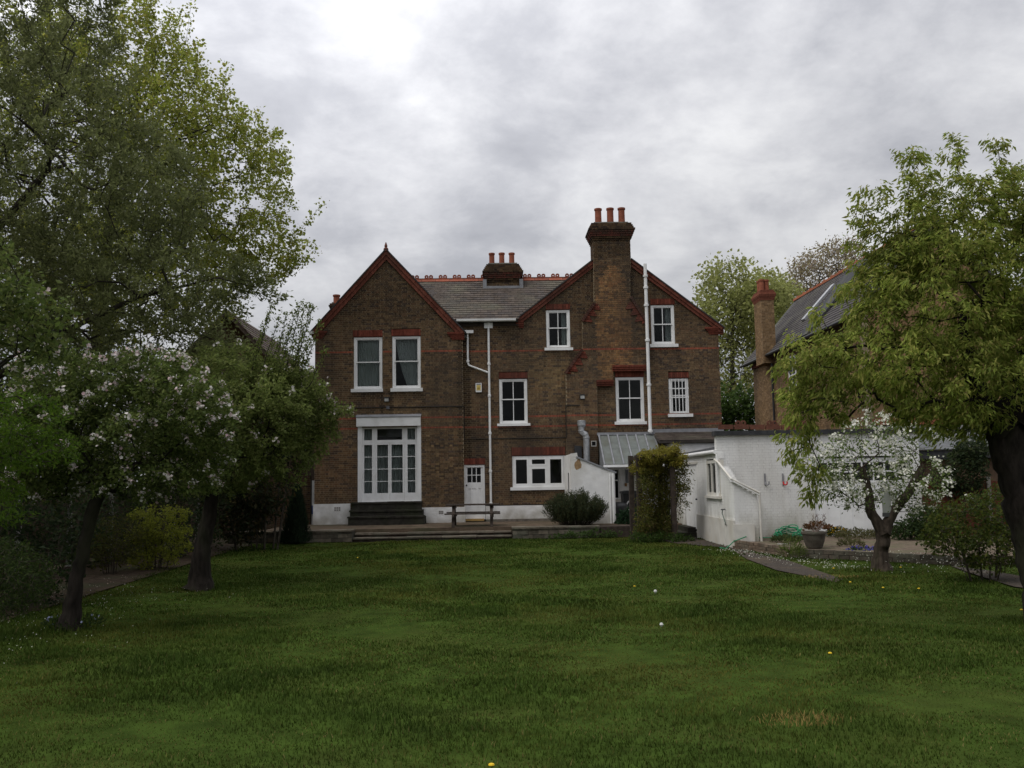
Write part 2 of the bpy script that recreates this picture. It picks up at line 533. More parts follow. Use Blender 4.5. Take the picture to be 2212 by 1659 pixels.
def cut(ints, a, b):
    r = []
    for s, e in ints:
        if b <= s or a >= e: r.append((s, e)); continue
        if a > s: r.append((s, a))
        if b < e: r.append((b, e))
    return r
COURSE, ZB = 0.075, PZ - 0.15
SINGLE = []                                   # bricks that become objects of their own
def brick_wall(fr, outline, holes, colour, proud=.005, thick=0.3, dep=0.09, single=None, wallmb=None, brickmb=None, mort=MORT, course=COURSE, joint=0.0125, spread=0.13):
    wallmb = wallmb or wall; brickmb = brickmb or bricks
    z0 = min(p[1] for p in outline); z1 = max(p[1] for p in outline)
    O, u, n = fr
    k = int(math.floor((z0 - ZB) / course))
    while ZB + k * course < z1:
        za = ZB + k * course; zb = za + course; zc = (za + zb) / 2
        ints = spans(outline, zc)
        for h in holes:
            if h[1] < zc < h[3]:
                ints = cut(ints, h[0], h[2])
        for s0, s1 in ints:
            if s1 - s0 < .03: continue
            wallmb.fbox(fr, s0 + .004, s1 - .004, -thick, -.009, za, zb, mort)
            per = 0.3375
            s = math.floor(s0 / per) * per - (per * 0.5 if k % 2 else 0)
            cells = []
            while s < s1:
                cells.append((s, s + .225)); cells.append((s + .225, s + per)); s += per
            for a, b in cells:
                a, b = max(a, s0), min(b, s1)
                if b - a < .035: continue
                c = colour((a + b) / 2, zc, k)
                f = random.uniform(1 - spread, 1 + spread)
                c = [q * f for q in c]
                pr = random.uniform(0, proud)
                if single and single((a + b) / 2, zc) and b - a > .2 and len(SINGLE) < 170:
                    SINGLE.append((O[0] + u[0] * (a + b) / 2, O[1] + u[1] * (a + b) / 2, zc, c)); continue
                brickmb.fbox(fr, a + joint / 2, b - joint / 2, -dep, pr, za + joint / 2, zb - joint / 2, c)
        k += 1

def xz(px, py, Y):
    p = P(px, py, Y=Y); return (p.x, p.z)
def rect(x0, y0, x1, y1, Y):
    ym, xm = (y0 + y1) / 2, (x0 + x1) / 2
    return (P(x0, ym, Y=Y).x, P(xm, y1, Y=Y).z, P(x1, ym, Y=Y).x, P(xm, y0, Y=Y).z)

# openings: frame rectangle (photo), sill rectangle, soldier arch
OPEN = {
 'w1': dict(Y=YG, r=(763.8, 727.9, 826.3, 840.3), sill=(758.4, 840.3, 827.6, 847), rail=782, bars=0, arch=(762.4, 713, 826.4, 727)),
 'w2': dict(Y=YG, r=(846.9, 725.7, 909.2, 838.6), sill=(843.8, 838.6, 913.4, 845.8), rail=780, bars=0, arch=(845.4, 711, 908.8, 725)),
 'w3': dict(Y=YW, r=(1179.5, 669, 1232, 751.4), sill=(1176.3, 751.4, 1237.7, 757), rail=708, bars=1, arch=(1178.5, 656.5, 1231.5, 668.2)),
 'w4': dict(Y=YW, r=(1406.2, 658.3, 1457.8, 743.5), sill=(1403.7, 743.5, 1464.7, 750), rail=700, bars=1, arch=(1405, 645, 1457.5, 657.5)),
 'w5': dict(Y=YW, r=(1078, 817.9, 1140, 914.8), sill=(1074, 914.8, 1145.5, 920.2), rail=862.5, bars=1, arch=(1077.5, 804, 1139.5, 817)),
 'w6': dict(Y=YW, r=(1330, 814.3, 1392, 910.8), sill=(1327.5, 910.8, 1397, 917), rail=859.8, bars=1, arch=(1328.5, 802, 1391, 813.5)),
 'w7': dict(Y=YW, r=(1445, 817, 1488.5, 894.2), sill=(1442.7, 894.2, 1496.5, 900.7), rail=854, bars=0, arch=(1443.5, 804, 1487.5, 816)),
 'w8': dict(Y=YW, r=(1107, 984.2, 1220.5, 1051.8), sill=(1102.5, 1051.8, 1222, 1058.5), rail=None, bars=0, arch=(1105, 965.4, 1221, 983.2)),
 'd1': dict(Y=YW, r=(1001, 1004, 1048, 1116.8), arch=(1000, 990, 1048, 1003.2)),
 'd2': dict(Y=YG, r=(773, 921, 910, 1084.5)),
}
for v in OPEN.values():
    v['R'] = rect(*v['r'], v['Y'])
    if 'arch' in v: v['A'] = rect(*v['arch'], v['Y'])
    if 'sill' in v: v['S'] = rect(*v['sill'], v['Y'])
def holes_for(keys):
    hs = []
    for k in keys:
        v = OPEN[k]; hs.append(v['R'])
        if 'A' in v: hs.append((v['A'][0], v['A'][1] - .02, v['A'][2], v['A'][3]))
    return hs
zband1 = 0.5 * (P(950, 759, Y=YG).z + P(1200, 757.5, Y=YW).z)
zband2 = P(960, 903, Y=YG).z
zband3 = P(960, 924, Y=YG).z
kb = {int((z - ZB) // COURSE) for z in (zband1, zband2, zband3)}
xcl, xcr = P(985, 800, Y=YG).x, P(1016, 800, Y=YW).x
ztop = P(900, 700, Y=YG).z
xch = P(1322, 600, Y=YW).x
PATCH = []
for q_ in ((1180, 800, 60, 55, (1.22, 1.24, 1.15)), (860, 960, 50, 120, (1.15, 1.15, 1.1)), (960, 980, 40, 90, (1.18, 1.16, 1.08)), (730, 1010, 50, 60, (1.15, 1.05, 1.0)), (1500, 860, 50, 60, (.8, .82, .85)), (1460, 760, 60, 20, (1.15, 1.12, 1.1)),
           (1160, 940, 60, 25, (.8, .8, .82)), (1030, 960, 20, 60, (.62, .62, .66)), (1110, 700, 40, 60, (.7, .72, .74)), (795, 856, 40, 12, (.72, .72, .74)), (880, 856, 40, 12, (.74, .74, .76)), (1108, 928, 36, 10, (.75, .75, .78)), (1300, 920, 36, 10, (1.25, 1.1, .95))):
    p_ = P(q_[0], q_[1], Y=YW); PATCH.append((p_.x, p_.z, q_[2] * YW / FPX, q_[3] * YW / FPX, q_[4]))
for v_ in OPEN.values():                    # rain streaks below the ends of the sills
    if 'S' in v_:
        for xx_ in (v_['S'][0] + .03, v_['S'][2] - .03): PATCH.append((xx_, v_['S'][1] - .35, .085, .42, (.66, .67, .70)))
        PATCH.append(((v_['S'][0] + v_['S'][2]) / 2, v_['S'][1] - .12, .5, .12, (.8, .8, .82)))
def stock(x, z, k):
    c = random.choice(STOCK)
    if k in kb: c = (.28, .085, .052)
    f = 1.0
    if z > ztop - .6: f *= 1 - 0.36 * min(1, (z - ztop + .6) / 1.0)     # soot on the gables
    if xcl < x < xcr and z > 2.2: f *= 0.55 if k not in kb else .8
    if 7.0 > z > 6.3 and x > 3: f *= .9
    for (px_, pz_, rx_, rz_, g_) in PATCH:                      # repaired and washed-out areas
        if ((x - px_) / rx_) ** 2 + ((z - pz_) / rz_) ** 2 < random.uniform(.5, 1.2): c = (c[0] * g_[0], c[1] * g_[1], c[2] * g_[2])
    # old yellowish patches low on the facade
    y = 0.5 + 0.5 * math.sin(x * 1.7 + 2.0 * math.sin(z * .8)) * math.cos(z * 1.1 + .5)
    if z < 6 and k not in kb: c = (c[0] * (1 + .12 * y), c[1] * (1 + .14 * y), c[2] * (1 + .1 * y))
    return [q * f for q in c]
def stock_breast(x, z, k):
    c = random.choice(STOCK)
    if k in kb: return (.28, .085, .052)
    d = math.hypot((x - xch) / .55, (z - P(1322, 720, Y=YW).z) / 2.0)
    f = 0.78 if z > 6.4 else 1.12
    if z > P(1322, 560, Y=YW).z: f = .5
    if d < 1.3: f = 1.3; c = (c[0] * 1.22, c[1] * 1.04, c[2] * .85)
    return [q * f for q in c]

# left gable wing
gl, gr = P(679.5, 900, Y=YG).x, P(1001, 900, Y=YG).x
gap = xz(834.5, 545, YG); gel, ger = P(676, 716, Y=YG).z, P(1000, 717, Y=YG).z
zpl = P(720, 1088.5, Y=YG).z; zpr = P(940, 1096, Y=YG).z
xst0, xst1 = P(757, 1100, Y=YG).x, P(912, 1100, Y=YG).x
frpick = lambda x, z: (OPEN['d2']['R'][2] + .15 < x < gr) and 1.3 < z < 3.4
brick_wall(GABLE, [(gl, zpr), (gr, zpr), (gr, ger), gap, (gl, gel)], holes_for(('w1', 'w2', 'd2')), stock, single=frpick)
# main wall between, and the right gable
ml, mr = gr - .3, P(1557.5, 860, Y=YW).x
zpm = P(1090, 1092.5, Y=YW).z
rl = P(1117, 700, Y=YW).x
zeave = P(1060, 692, Y=YW).z
rap = xz(1322, 533, YW); rer = P(1560, 709, Y=YW).z; rel = P(1117, 691, Y=YW).z
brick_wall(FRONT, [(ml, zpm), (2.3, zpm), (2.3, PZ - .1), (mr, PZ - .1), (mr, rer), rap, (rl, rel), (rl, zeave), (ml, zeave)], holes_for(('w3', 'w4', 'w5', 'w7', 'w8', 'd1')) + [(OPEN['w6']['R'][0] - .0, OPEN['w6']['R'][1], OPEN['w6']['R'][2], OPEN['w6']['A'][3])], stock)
# chimney breast, proud of the wall, with a stepped recess round the window
YB = YW - 0.16
BRF = ((0, YB), (1, 0), (0, -1))
bq = lambda px, py: xz(px, py, YB)
zb0 = P(1250, 1010, Y=YB).z
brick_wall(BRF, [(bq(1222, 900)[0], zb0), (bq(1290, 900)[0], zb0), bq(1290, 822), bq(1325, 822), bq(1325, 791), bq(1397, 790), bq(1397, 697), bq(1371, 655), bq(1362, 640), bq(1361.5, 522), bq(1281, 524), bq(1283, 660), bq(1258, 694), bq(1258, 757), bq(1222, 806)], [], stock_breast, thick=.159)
# tumbled red brick on the shoulders of the breast, red caps on the recess
red = MB()
def redbox(x0, z0, x1, z1, y0, y1, f=1.0):
    red.box(x0, x1, y0, y1, z0, z1, jit(RED, .85 * f, 1.15 * f))
def tumble(p0, p1, side, n):
    (x0, z0), (x1, z1) = bq(*p0), bq(*p1)
    for i in range(n):
        t = (i + .5) / n
        x, z = x0 + (x1 - x0) * t, z0 + (z1 - z0) * t
        w = .14 + .20 * ((i * 7) % 3) / 2
        a = Vector((x - .03 * side, YB - .012, z)); b = Vector((x + side * w, YB - .012, z - .045 * 1))
        red.beam(a, b, .05, .085, (0, 0, 1), jit(RED, .55, 1.1))
tumble((1285, 655), (1258, 694), 1, 9); tumble((1363, 652), (1396, 697), -1, 10); tumble((1258, 758), (1223, 806), 1, 10)
for p0_, p1_ in (((1284, 655), (1257, 694)), ((1258, 755), (1221, 807)), ((1362, 642), (1398, 698))):   # weathered brick-on-edge slopes of the shoulders
    (x0, z0), (x1, z1) = bq(*p0_), bq(*p1_)
    n_ = 11
    for i in range(n_):
        u0, u1 = i / n_, (i + .9) / n_
        red.beam((x0 + (x1 - x0) * u0, YB - .02, z0 + (z1 - z0) * u0), (x0 + (x1 - x0) * u1, YB - .02, z0 + (z1 - z0) * u1), .13, .10, (0, 0, 1), jit((.085, .042, .032), .7, 1.2))
for i, (a, b) in enumerate(((.07, 0), (.045, -.075), (.02, -.15))):
    x0, z0 = bq(1325, 791); x1, _ = bq(1397, 791)
    redbox(x0 - .04, z0 + b - .04, x1, z0 + b + .03, YB - a, YB + .1, .8)
    x0, z0 = bq(1290, 823); x1, _ = bq(1325, 823)
    redbox(x0 - .03, z0 + b - .04, x1 - .0, z0 + b + .03, YB - a, YB + .1, .6)
# kneelers below the gable feet
def kneeler(px0, px1, py, Y, f=.75):
    x0, z = xz(px0, py, Y); x1, _ = xz(px1, py, Y)
    for i in range(4):
        ins = .055 * i
        if px0 < px1 and f: redbox(x0 + (ins if px0 > 800 else 0), z - .07 * (i + 1), x1 - (ins if px0 < 800 else 0), z - .07 * i - .004, Y - .10 + .022 * i, Y + .1, f)
kneeler(676, 707, 716, YG); kneeler(966, 1003, 718, YG); kneeler(1522, 1562, 707, YW); kneeler(1111, 1131, 693, YW)
o = red.build('red_brick_dressings', m_brick, house, kind='stuff')
# moulded verges on the gables and the slate edge above them
def verge(px0, py0, px1, py1, Y, w, name='verge'):
    (x0, z0), (x1, z1) = xz(px0, py0, Y), xz(px1, py1, Y)
    d = Vector((x1 - x0, 0, z1 - z0)); L = d.length; d.normalize()
    nin = Vector((d.z, 0, -d.x))
    if nin.z > 0: nin = -nin
    n = max(1, int(L / .32))
    for i in range(n):
        a = Vector((x0, 0, z0)) + d * (L * i / n + .003); b = Vector((x0, 0, z0)) + d * (L * (i + 1) / n - .003)
        m = MB(); f_ = random.uniform(.62, .9); c = (.19 * f_, .066 * f_, .045 * f_)
        for lo, hi, y0 in ((0.0, .5, -.115), (.5, 1.0, -.075)):
            quad = [a + nin * (w * lo), a + nin * (w * hi), b + nin * (w * hi), b + nin * (w * lo)]
            m.prism([(q.x, q.z) for q in quad], Y + y0 + random.uniform(-.004, .004), Y + .06, c)
        m.build('verge_brick', m_brick, house)
    m = MB()
    a = Vector((x0, 0, z0)) - d * .06; b = Vector((x1, 0, z1)) + d * .01
    m.prism([(a.x, a.z), (b.x, b.z), (b.x - nin.x * .04, b.z - nin.z * .04), (a.x - nin.x * .04, a.z - nin.z * .04)], Y - .15, Y + .3, (0.05, 0.05, 0.052))
    m.build('roof_edge', m_slate, house)
verge(676, 715, 834.5, 541, YG, .25); verge(1003, 717, 834.5, 541, YG, .25)
verge(1115, 691, 1282, 562, YW, .22); verge(1561, 708, 1362, 561, YW, .22)
m = MB(); fx, fz = xz(834, 541, YG)
m.lathe([(.10, -.06), (.09, .06), (.05, .10), (.06, .16), (.015, .30)], (fx, YG - .05, fz), 8, (0.13, 0.05, 0.035)); m.build('finial', m_terra, house)

# soldier arches: every upright brick is a piece of its own
protos = []
for i in range(10):
    m = MB(); f = .55 + .05 * i
    m.box(-.034, .034, -.012, .08, -.5, .5, [RED[0] * f, RED[1] * f, RED[2] * f])
    protos.append(raw_mesh('soldier_brick', m.v, m.f, m.t, m_brick))
sb = [None]
wall_o = wall.build('wall', m_brick, house)
for k, v in OPEN.items():
    if 'A' not in v: continue
    x0, z0, x1, z1 = v['A']; n = max(1, round((x1 - x0) / .077))
    wall_h = z1 - z0
    bk = MB(); bk.box(x0 + .002, x1 - .002, v['Y'] + .004, v['Y'] + .29, z0 - .015, z1 - .004, (0.16, 0.06, 0.045)); bk.build('arch_core', m_brick, wall_o)
    for i in range(n):
        o = link_obj('soldier_brick', protos[random.randrange(10)], wall_o, (x0 + (i + .5) * (x1 - x0) / n, v['Y'] + random.uniform(-.003, .003), (z0 + z1) / 2))
        o.scale = ((x1 - x0) / n / .077, 1, wall_h - .012)
bricks.build('brickwork', m_brick, wall_o, kind='stuff')
pb = []
for c in STOCK:
    for f in (.8, 1.0, 1.2):
        m = MB(); m.box(-.1075, .1075, -.004, .09, -.033, .033, [q * f for q in c]); pb.append(raw_mesh('brick', m.v, m.f, m.t, m_brick))
m = MB(); m.box(-.1075, .1075, -.004, .09, -.033, .033, RED); pred = raw_mesh('brick', m.v, m.f, m.t, m_brick)
for x, y, z, c in SINGLE:
    is_red = c[0] > 4 * c[1] * .9
    link_obj('brick', pred if is_red else random.choice(pb), wall_o, (x, y + random.uniform(-.001, .003), z))

# white plinths with air bricks
pl = MB()
pl.box(gl - .03, xst0, YG - .035, YG + .25, PZ - .1, zpl, )
pl.build('plinth', m_render, house)
pl = MB()
pl.box(xst1, gr + .03, YG - .035, YG + .25, PZ - .1, zpr)
pl.build('plinth', m_render, house)
pm = MB()
pm.box(gr + .03, OPEN['d1']['R'][0] - .005, YW - .03, YW + .25, PZ - .1, zpm)
pm.build('plinth', m_render, house)
pm = MB()
pm.box(OPEN['d1']['R'][2] + .005, 2.36, YW - .03, YW + .25, PZ + .08, zpm)
pm.build('plinth', m_render, house)
ap = MB(); ap.box(OPEN['d1']['R'][2] + .02, 2.36, YW - .28, YW - .03, PZ - .1, PZ + .085, (0.15, 0.13, 0.11)); ap.build('concrete_apron', m_rub, house)
for px0, px1, py0, py1, Y in ((722, 736, 1095, 1104, YG), (948, 958, 1103, 1110, YG)):
    x0, z0, x1, z1 = rect(px0, py0, px1, py1, Y)
    m = MB(); m.box(x0, x1, Y - .042, Y - .034, z0, z1, (0.55, 0.53, 0.5))
    for i in range(3):
        for j in range(2):
            cx, cz = x0 + (x1 - x0) * (i + .5) / 3, z0 + (z1 - z0) * (j + .5) / 2
            m.box(cx - .022, cx + .022, Y - .045, Y - .041, cz - .02, cz + .02, (0.12, 0.11, 0.1))
    m.build('air_brick', m_tint, house)

# ------------------------------------------------------------------ windows
def pane(parent, x0, x1, y, z0, z1, mat=None):
    m = MB(); m.box(x0, x1, y, y + .004, z0, z1)
    k = [random.uniform(-.004, .004) for _ in range(3)]
    m.v = [(p[0], p[1] + k[0] * (p[0] - x0) / max(x1 - x0, .01) + k[1] * (p[2] - z0) / max(z1 - z0, .01), p[2]) for p in m.v]
    return m.build('pane', mat or m_glass, parent)
def sash_window(key, name='sash_window'):
    v = OPEN[key]; Y = v['Y']; x0, z0, x1, z1 = v['R']
    e = .012
    x0 += e; x1 -= e; z1 -= e
    zr = P((v['r'][0] + v['r'][2]) / 2, v['rail'], Y=Y).z
    f = MB(); yf = Y + .035; w = .075
    f.box(x0, x0 + w, yf, yf + .13, z0, z1); f.box(x1 - w, x1, yf, yf + .13, z0, z1)
    f.box(x0 + w, x1 - w, yf, yf + .13, z1 - .06, z1); f.box(x0 + w, x1 - w, yf - .002, yf + .13, z0, z0 + .035)
    wo = f.build(name, m_white, house)
    for i, (a, b, y) in enumerate(((zr - .02, z1 - .06, yf + .02), (z0 + .035, zr + .025, yf + .065))):
        s = MB(); t = .042; bot = .075 if i else .04
        s.box(x0 + w, x0 + w + t, y, y + .04, a, b); s.box(x1 - w - t, x1 - w, y, y + .04, a, b)
        s.box(x0 + w + t, x1 - w - t, y, y + .04, a, a + bot); s.box(x0 + w + t, x1 - w - t, y, y + .04, b - .04, b)
        so = s.build('sash', m_white, wo)
        xa, xb = x0 + w + t, x1 - w - t
        nb = v['bars']; wd = (xb - xa) / (nb + 1)
        for j in range(nb):
            q = MB(); c = xa + wd * (j + 1); q.box(c - .014, c + .014, y - .001, y + .036, a + bot, b - .04); q.build('glazing_bar', m_white, wo)
        for j in range(nb + 1):
            pane(wo, xa + wd * j, xa + wd * (j + 1), y + .02, a + bot, b - .04)
    s = v['S']; q = MB(); q.box(s[0], s[2], Y - .075, Y + .12, s[1], z0 + .002); q.build('sill', m_white, wo)
    return wo
for k in ('w1', 'w2', 'w3', 'w4', 'w5', 'w6'): sash_window(k)
w7 = sash_window('w7', 'barred_window')
x0, z0, x1, z1 = OPEN['w7']['R']
for i in range(5):
    m = MB(); c = x0 + (x1 - x0) * (i + .92) / 5.75; m.box(c - .013, c + .013, YW + .003, YW + .026, z0 + .05, z1 - .02); m.build('bar', m_white, w7)
for py in (839, 858):
    m = MB(); z = P(1466, py, Y=YW).z; m.box(x0, x1, YW + .0265, YW + .034, z - .02, z + .02); m.build('crossbar', m_white, w7)
# kitchen casement
x0, z0, x1, z1 = OPEN['w8']['R']; z1 -= .01
f = MB(); yf = YW + .03
def frame(mbx, a0, a1, b0, b1, w, y0, y1):
    mbx.box(a0, a0 + w, y0, y1, b0, b1); mbx.box(a1 - w, a1, y0, y1, b0, b1)
    mbx.box(a0 + w, a1 - w, y0, y1, b0, b0 + w); mbx.box(a0 + w, a1 - w, y0, y1, b1 - w, b1)
frame(f, x0, x1, z0, z1, .07, yf, yf + .09)
wd = x1 - x0
c1, c2 = x0 + wd * .325, x0 + wd * .67
for c in (c1, c2): f.box(c - .035, c + .035, yf + .001, yf + .088, z0 + .07, z1 - .07)
zt = z0 + (z1 - z0) * .66
f.box(c1 + .035, c2 - .035, yf + .002, yf + .086, zt - .03, zt + .03)
w8 = f.build('casement_window', m_white, house)
for a, b, c, d in ((x0 + .07, c1 - .035, z0 + .07, z1 - .07), (c2 + .035, x1 - .07, z0 + .07, z1 - .07), (c1 + .035, c2 - .035, z0 + .07, zt - .03), (c1 + .035, c2 - .035, zt + .03, z1 - .07)):
    q = MB(); frame(q, a, b, c, d, .06, yf - .008, yf + .06); q.build('casement', m_white, w8)
    pane(w8, a + .06, b - .06, yf + .03, c + .06, d - .06)
s = OPEN['w8']['S']; q = MB(); q.box(s[0], s[2], YW - .08, YW + .1, s[1], z0 + .002); q.build('sill', m_white, w8)

# back door
x0, z0, x1, z1 = OPEN['d1']['R']; z0 = PZ + .09
d = MB(); yd = YW + .06
d.box(x0 + .01, x0 + .075, yd - .03, yd + .1, z0, z1); d.box(x1 - .075, x1 - .01, yd - .03, yd + .1, z0, z1); d.box(x0 + .075, x1 - .075, yd - .03, yd + .1, z1 - .09, z1)
door = d.build('back_door', m_white, house)
a, b = x0 + .078, x1 - .078
gz0, gz1 = z0 + (z1 - z0) * .675, z0 + (z1 - z0) * .945
m = MB(); st = .075
m.box(a, a + st, yd, yd + .045, z0 + .02, z1 - .092); m.box(b - st, b, yd, yd + .045, z0 + .02, z1 - .092)
m.box(a + st, b - st, yd, yd + .045, z0 + .02, z0 + .2); m.box(a + st, b - st, yd, yd + .045, gz1, z1 - .092); m.box(a + st, b - st, yd, yd + .045, gz0 - .22, gz0)
for j in range(2):
    c = a + (b - a) * (j + 1) / 3
    m.box(c - .03, c + .03, yd + .001, yd + .044, z0 + .2, gz0 - .22)
m.build('leaf', m_white, door)
m = MB(); m.box(a + st, b - st, yd + .018, yd + .03, z0 + .2, gz0 - .22); m.build('panel', m_white, door)
m = MB(); zc = (gz0 + gz1) / 2
m.box(a + st, b - st, yd + .002, yd + .042, zc - .014, zc + .014)
for j in range(2):
    c = a + st + (b - a - 2 * st) * (j + 1) / 3; m.box(c - .014, c + .014, yd + .003, yd + .041, gz0, gz1)
m.build('glazing_bar', m_white, door)
for i in range(3):
    for j in range(2):
        pa = a + st + (b - a - 2 * st) * i / 3; pb_ = a + st + (b - a - 2 * st) * (i + 1) / 3
        pane(door, pa + .01, pb_ - .01, yd + .02, (gz0, zc)[j] + .005, (zc, gz1)[j] - .005)
m = MB(); m.lathe([(.012, 0), (.03, .01), (.03, .035), (.01, .05)], (0, 0, 0), 10, (0.05, 0.045, 0.04))
V = np.array(m.v); V = np.stack([V[:, 0], -V[:, 2], V[:, 1]], 1) + np.array([a + .04, yd, gz0 - .1]); m.v = [tuple(q) for q in V]
m.build('handle', m_tint, door)
m = MB(); m.box(x0 + .05, x1 - .05, YW - .07, YW + .1, PZ + .03, z0 + .015, (0.36, 0.23, 0.08)); m.build('threshold', m_tint, door)

# french doors with side lights under a boxed head
x0, z0, x1, z1 = OPEN['d2']['R']
fd = MB()
pw = .155
fd.box(x0 + pw + .002, x1 - pw * .9 - .002, YG + .02, YG + .18, z0 - .01, z0 + .018)
fdo = fd.build('french_doors', m_white, house)
m = MB(); m.box(x0 + .002, x0 + pw, YG - .045, YG + .12, z0, z1 + .02); m.build('pilaster', m_white, fdo)
m = MB(); m.box(x1 - pw * .9, x1 - .002, YG - .045, YG + .12, z0, z1 + .02); m.build('pilaster', m_white, fdo)
cx0, cz0, cx1, cz1 = rect(771, 901, 905.6, 920.8, YG)
m = MB(); m.box(cx0, cx1 + .06, YG - .16, YG + .02, cz0, cz1); m.build('boxed_head', m_white, fdo)
m = MB(); m.slab([(cx0 - .02, YG - .19, cz1 + .005), (cx1 + .08, YG - .19, cz1 + .005), (cx1 + .08, YG + .01, cz1 + .11), (cx0 - .02, YG + .01, cz1 + .11)], .02); m.build('lead_flashing', m_lead, fdo)
yf = YG + .09
X = lambda px: P(px, 1000, Y=yf).x
Z = lambda py: P(840, py, Y=yf).z
r2x = lambda q: (960 + q * .3315) / 1.4756
r2y = lambda q: (1190 + q * .3315) / 1.4756
gxs = {n_: (X(r2x(a_)), X(r2x(b_))) for n_, (a_, b_) in dict(l=(606, 681), d1=(731, 836), d2=(869, 976), r=(1023, 1097), c=(731, 972)).items()}
ztr0, ztr1 = Z(r2y(640)), Z(r2y(534))
zd0, zd1 = Z(r2y(1150)), Z(r2y(686))
ia, ib = x0 + pw, x1 - pw * .9
fr = MB(); zz0 = z0 + .02
# solid timber between the glazed rectangles, as horizontal rails and vertical stiles
def holes_frame(mbx, xa, xb, za, zb, hs, y0, y1):
    zs = sorted({za, zb} | {h[1] for h in hs} | {h[3] for h in hs})
    for lo, hi in zip(zs, zs[1:]):
        ints = [(xa, xb)]
        for h in hs:
            if h[1] < (lo + hi) / 2 < h[3]: ints = cut(ints, h[0], h[2])
        for s_, e_ in ints: mbx.box(s_, e_, y0, y1, lo, hi)
hs = [(gxs['l'][0], ztr0, gxs['l'][1], ztr1), (gxs['c'][0], ztr0, gxs['c'][1], ztr1), (gxs['r'][0], ztr0, gxs['r'][1], ztr1),
      (gxs['l'][0], zd0, gxs['l'][1], zd1), (gxs['r'][0], zd0, gxs['r'][1], zd1)]
dl, dm, dr = X(r2x(712)), X(r2x(853)), X(r2x(993))
zdt = Z(r2y(668))
holes_frame(fr, ia, ib, zz0, z1 - .01, hs + [(dl, zz0 - 1, dr, zdt)], yf, yf + .07)
fr.build('frame', m_white, fdo)
for a_, b_, g in ((dl, dm, 'd1'), (dm, dr, 'd2')):
    q = MB(); holes_frame(q, a_ + .004, b_ - .004, zz0 + .005, zdt - .006, [(gxs[g][0], zd0, gxs[g][1], zd1)], yf - .015, yf + .04)
    q.build('door_leaf', m_white, fdo)
zq = [zd1, Z(r2y(802)), Z(r2y(919)), Z(r2y(1037)), zd0]
for g in ('l', 'd1', 'd2', 'r'):
    yo = yf + (0 if g in 'lr' else -.012)
    for i in range(3):
        q = MB(); q.box(gxs[g][0], gxs[g][1], yo + .002, yo + .035, zq[i + 1] - .011, zq[i + 1] + .011); q.build('glazing_bar', m_white, fdo)
    for i in range(4): pane(fdo, gxs[g][0], gxs[g][1], yo + .02, zq[i + 1], zq[i])
for g in ('l', 'c', 'r'): pane(fdo, gxs[g][0], gxs[g][1], yf + .02, ztr0, ztr1)

# stone steps up to the french doors
stp = thing('stone_steps', ((x0 + x1) / 2, YG - .6, PZ), 'dark mossy stone steps with three risers below the french doors', 'steps')
zs = [PZ, Z(1112), Z(1100), z0 + .015]
for i, (p0, p1) in enumerate(((749.5, 917.5), (753.5, 914), (757, 911))):
    yn = YG - 1.15 + .34 * i
    a_, b_ = P(p0, 1110, Y=yn).x, P(p1, 1110, Y=yn).x
    q = MB(); q.box(a_ + .03, b_ - .03, yn + .04, YG + .08, zs[0] - .05, zs[i] + (zs[i + 1] - zs[i]) - .06); q.build('riser', m_stone, stp)
    n = 4
    for k in range(n):
        q = MB(); q.box(a_ + (b_ - a_) * k / n + .003, a_ + (b_ - a_) * (k + 1) / n - .003, yn, (YG - .02 if i == 2 else yn + .42), zs[i + 1] - .06, zs[i + 1] + random.uniform(-.006, .006)); q.build('tread', m_stone, stp)

# curtains hanging in the windows (things of their own)
def curtain(xa, xb, y, z0, z1, label, gather=None, n=60, amp=.02, folds=11):
    V, F = [], []
    rows = 14
    for j in range(rows + 1):
        t = j / rows
        for i in range(n + 1):
            s = i / n
            x = xa + (xb - xa) * s
            if gather: x = gather(s, t, xa, xb)
            V.append((x, y + amp * math.sin(s * folds * 2 * math.pi + .5 * math.sin(7 * s)) + .008 * math.sin(5 * t + 9 * s), z1 + (z0 - z1) * t))
    F = np.array([(j * (n + 1) + i, j * (n + 1) + i + 1, (j + 1) * (n + 1) + i + 1, (j + 1) * (n + 1) + i) for j in range(rows) for i in range(n)])
    org = Vector(((xa + xb) / 2, y, z0))
    o = link_obj('net_curtain', raw_mesh('net_curtain', np.array(V) - np.array(org[:]), F, None, m_net, True), None, org)
    tag(o, label, 'curtain', 'net curtains behind the window panes')
R = OPEN['w1']['R']; curtain(R[0] + .1, R[2] - .1, YG + .24, R[1] + .08, R[3] - .05, 'straight grey net curtain in the leftmost upstairs window')
R = OPEN['w2']['R']
wdt = R[2] - R[0]
curtain(R[0] + .1, R[0] + .6 * wdt, YG + .24, R[1] + .08, R[3] - .05, 'net curtain swept aside across the second upstairs window of the left gable',
        gather=lambda s, t, a, b: R[0] + .12 + s * .5 * wdt + (t ** 1.6) * (.40 - .22 * s) * wdt, folds=7)
curtain(R[0] + .62 * wdt, R[2] - .1, YG + .26, R[1] + .08, R[3] - .05, 'half net curtain hanging straight beside the swept one', folds=5)
curtain(gxs['l'][0] - .05, gxs['l'][1] + .05, YG + .3, z0 + .1, z1 - .1, 'net curtain behind the left side light of the french doors', folds=4)
curtain(gxs['d1'][0] - .05, gxs['d1'][1] + .03, YG + .34, z0 + .1, zd1, 'net curtain behind the left leaf of the french doors', folds=5)
curtain(gxs['d2'][0] - .05, gxs['d2'][1] + .02, YG + .3, z0 + .1, zd1, 'net curtain behind the right leaf of the french doors', folds=5)
curtain(gxs['r'][0] - .05, gxs['r'][1] + .05, YG + .3, z0 + .1, z1 - .1, 'net curtain behind the right side light of the french doors', folds=4)
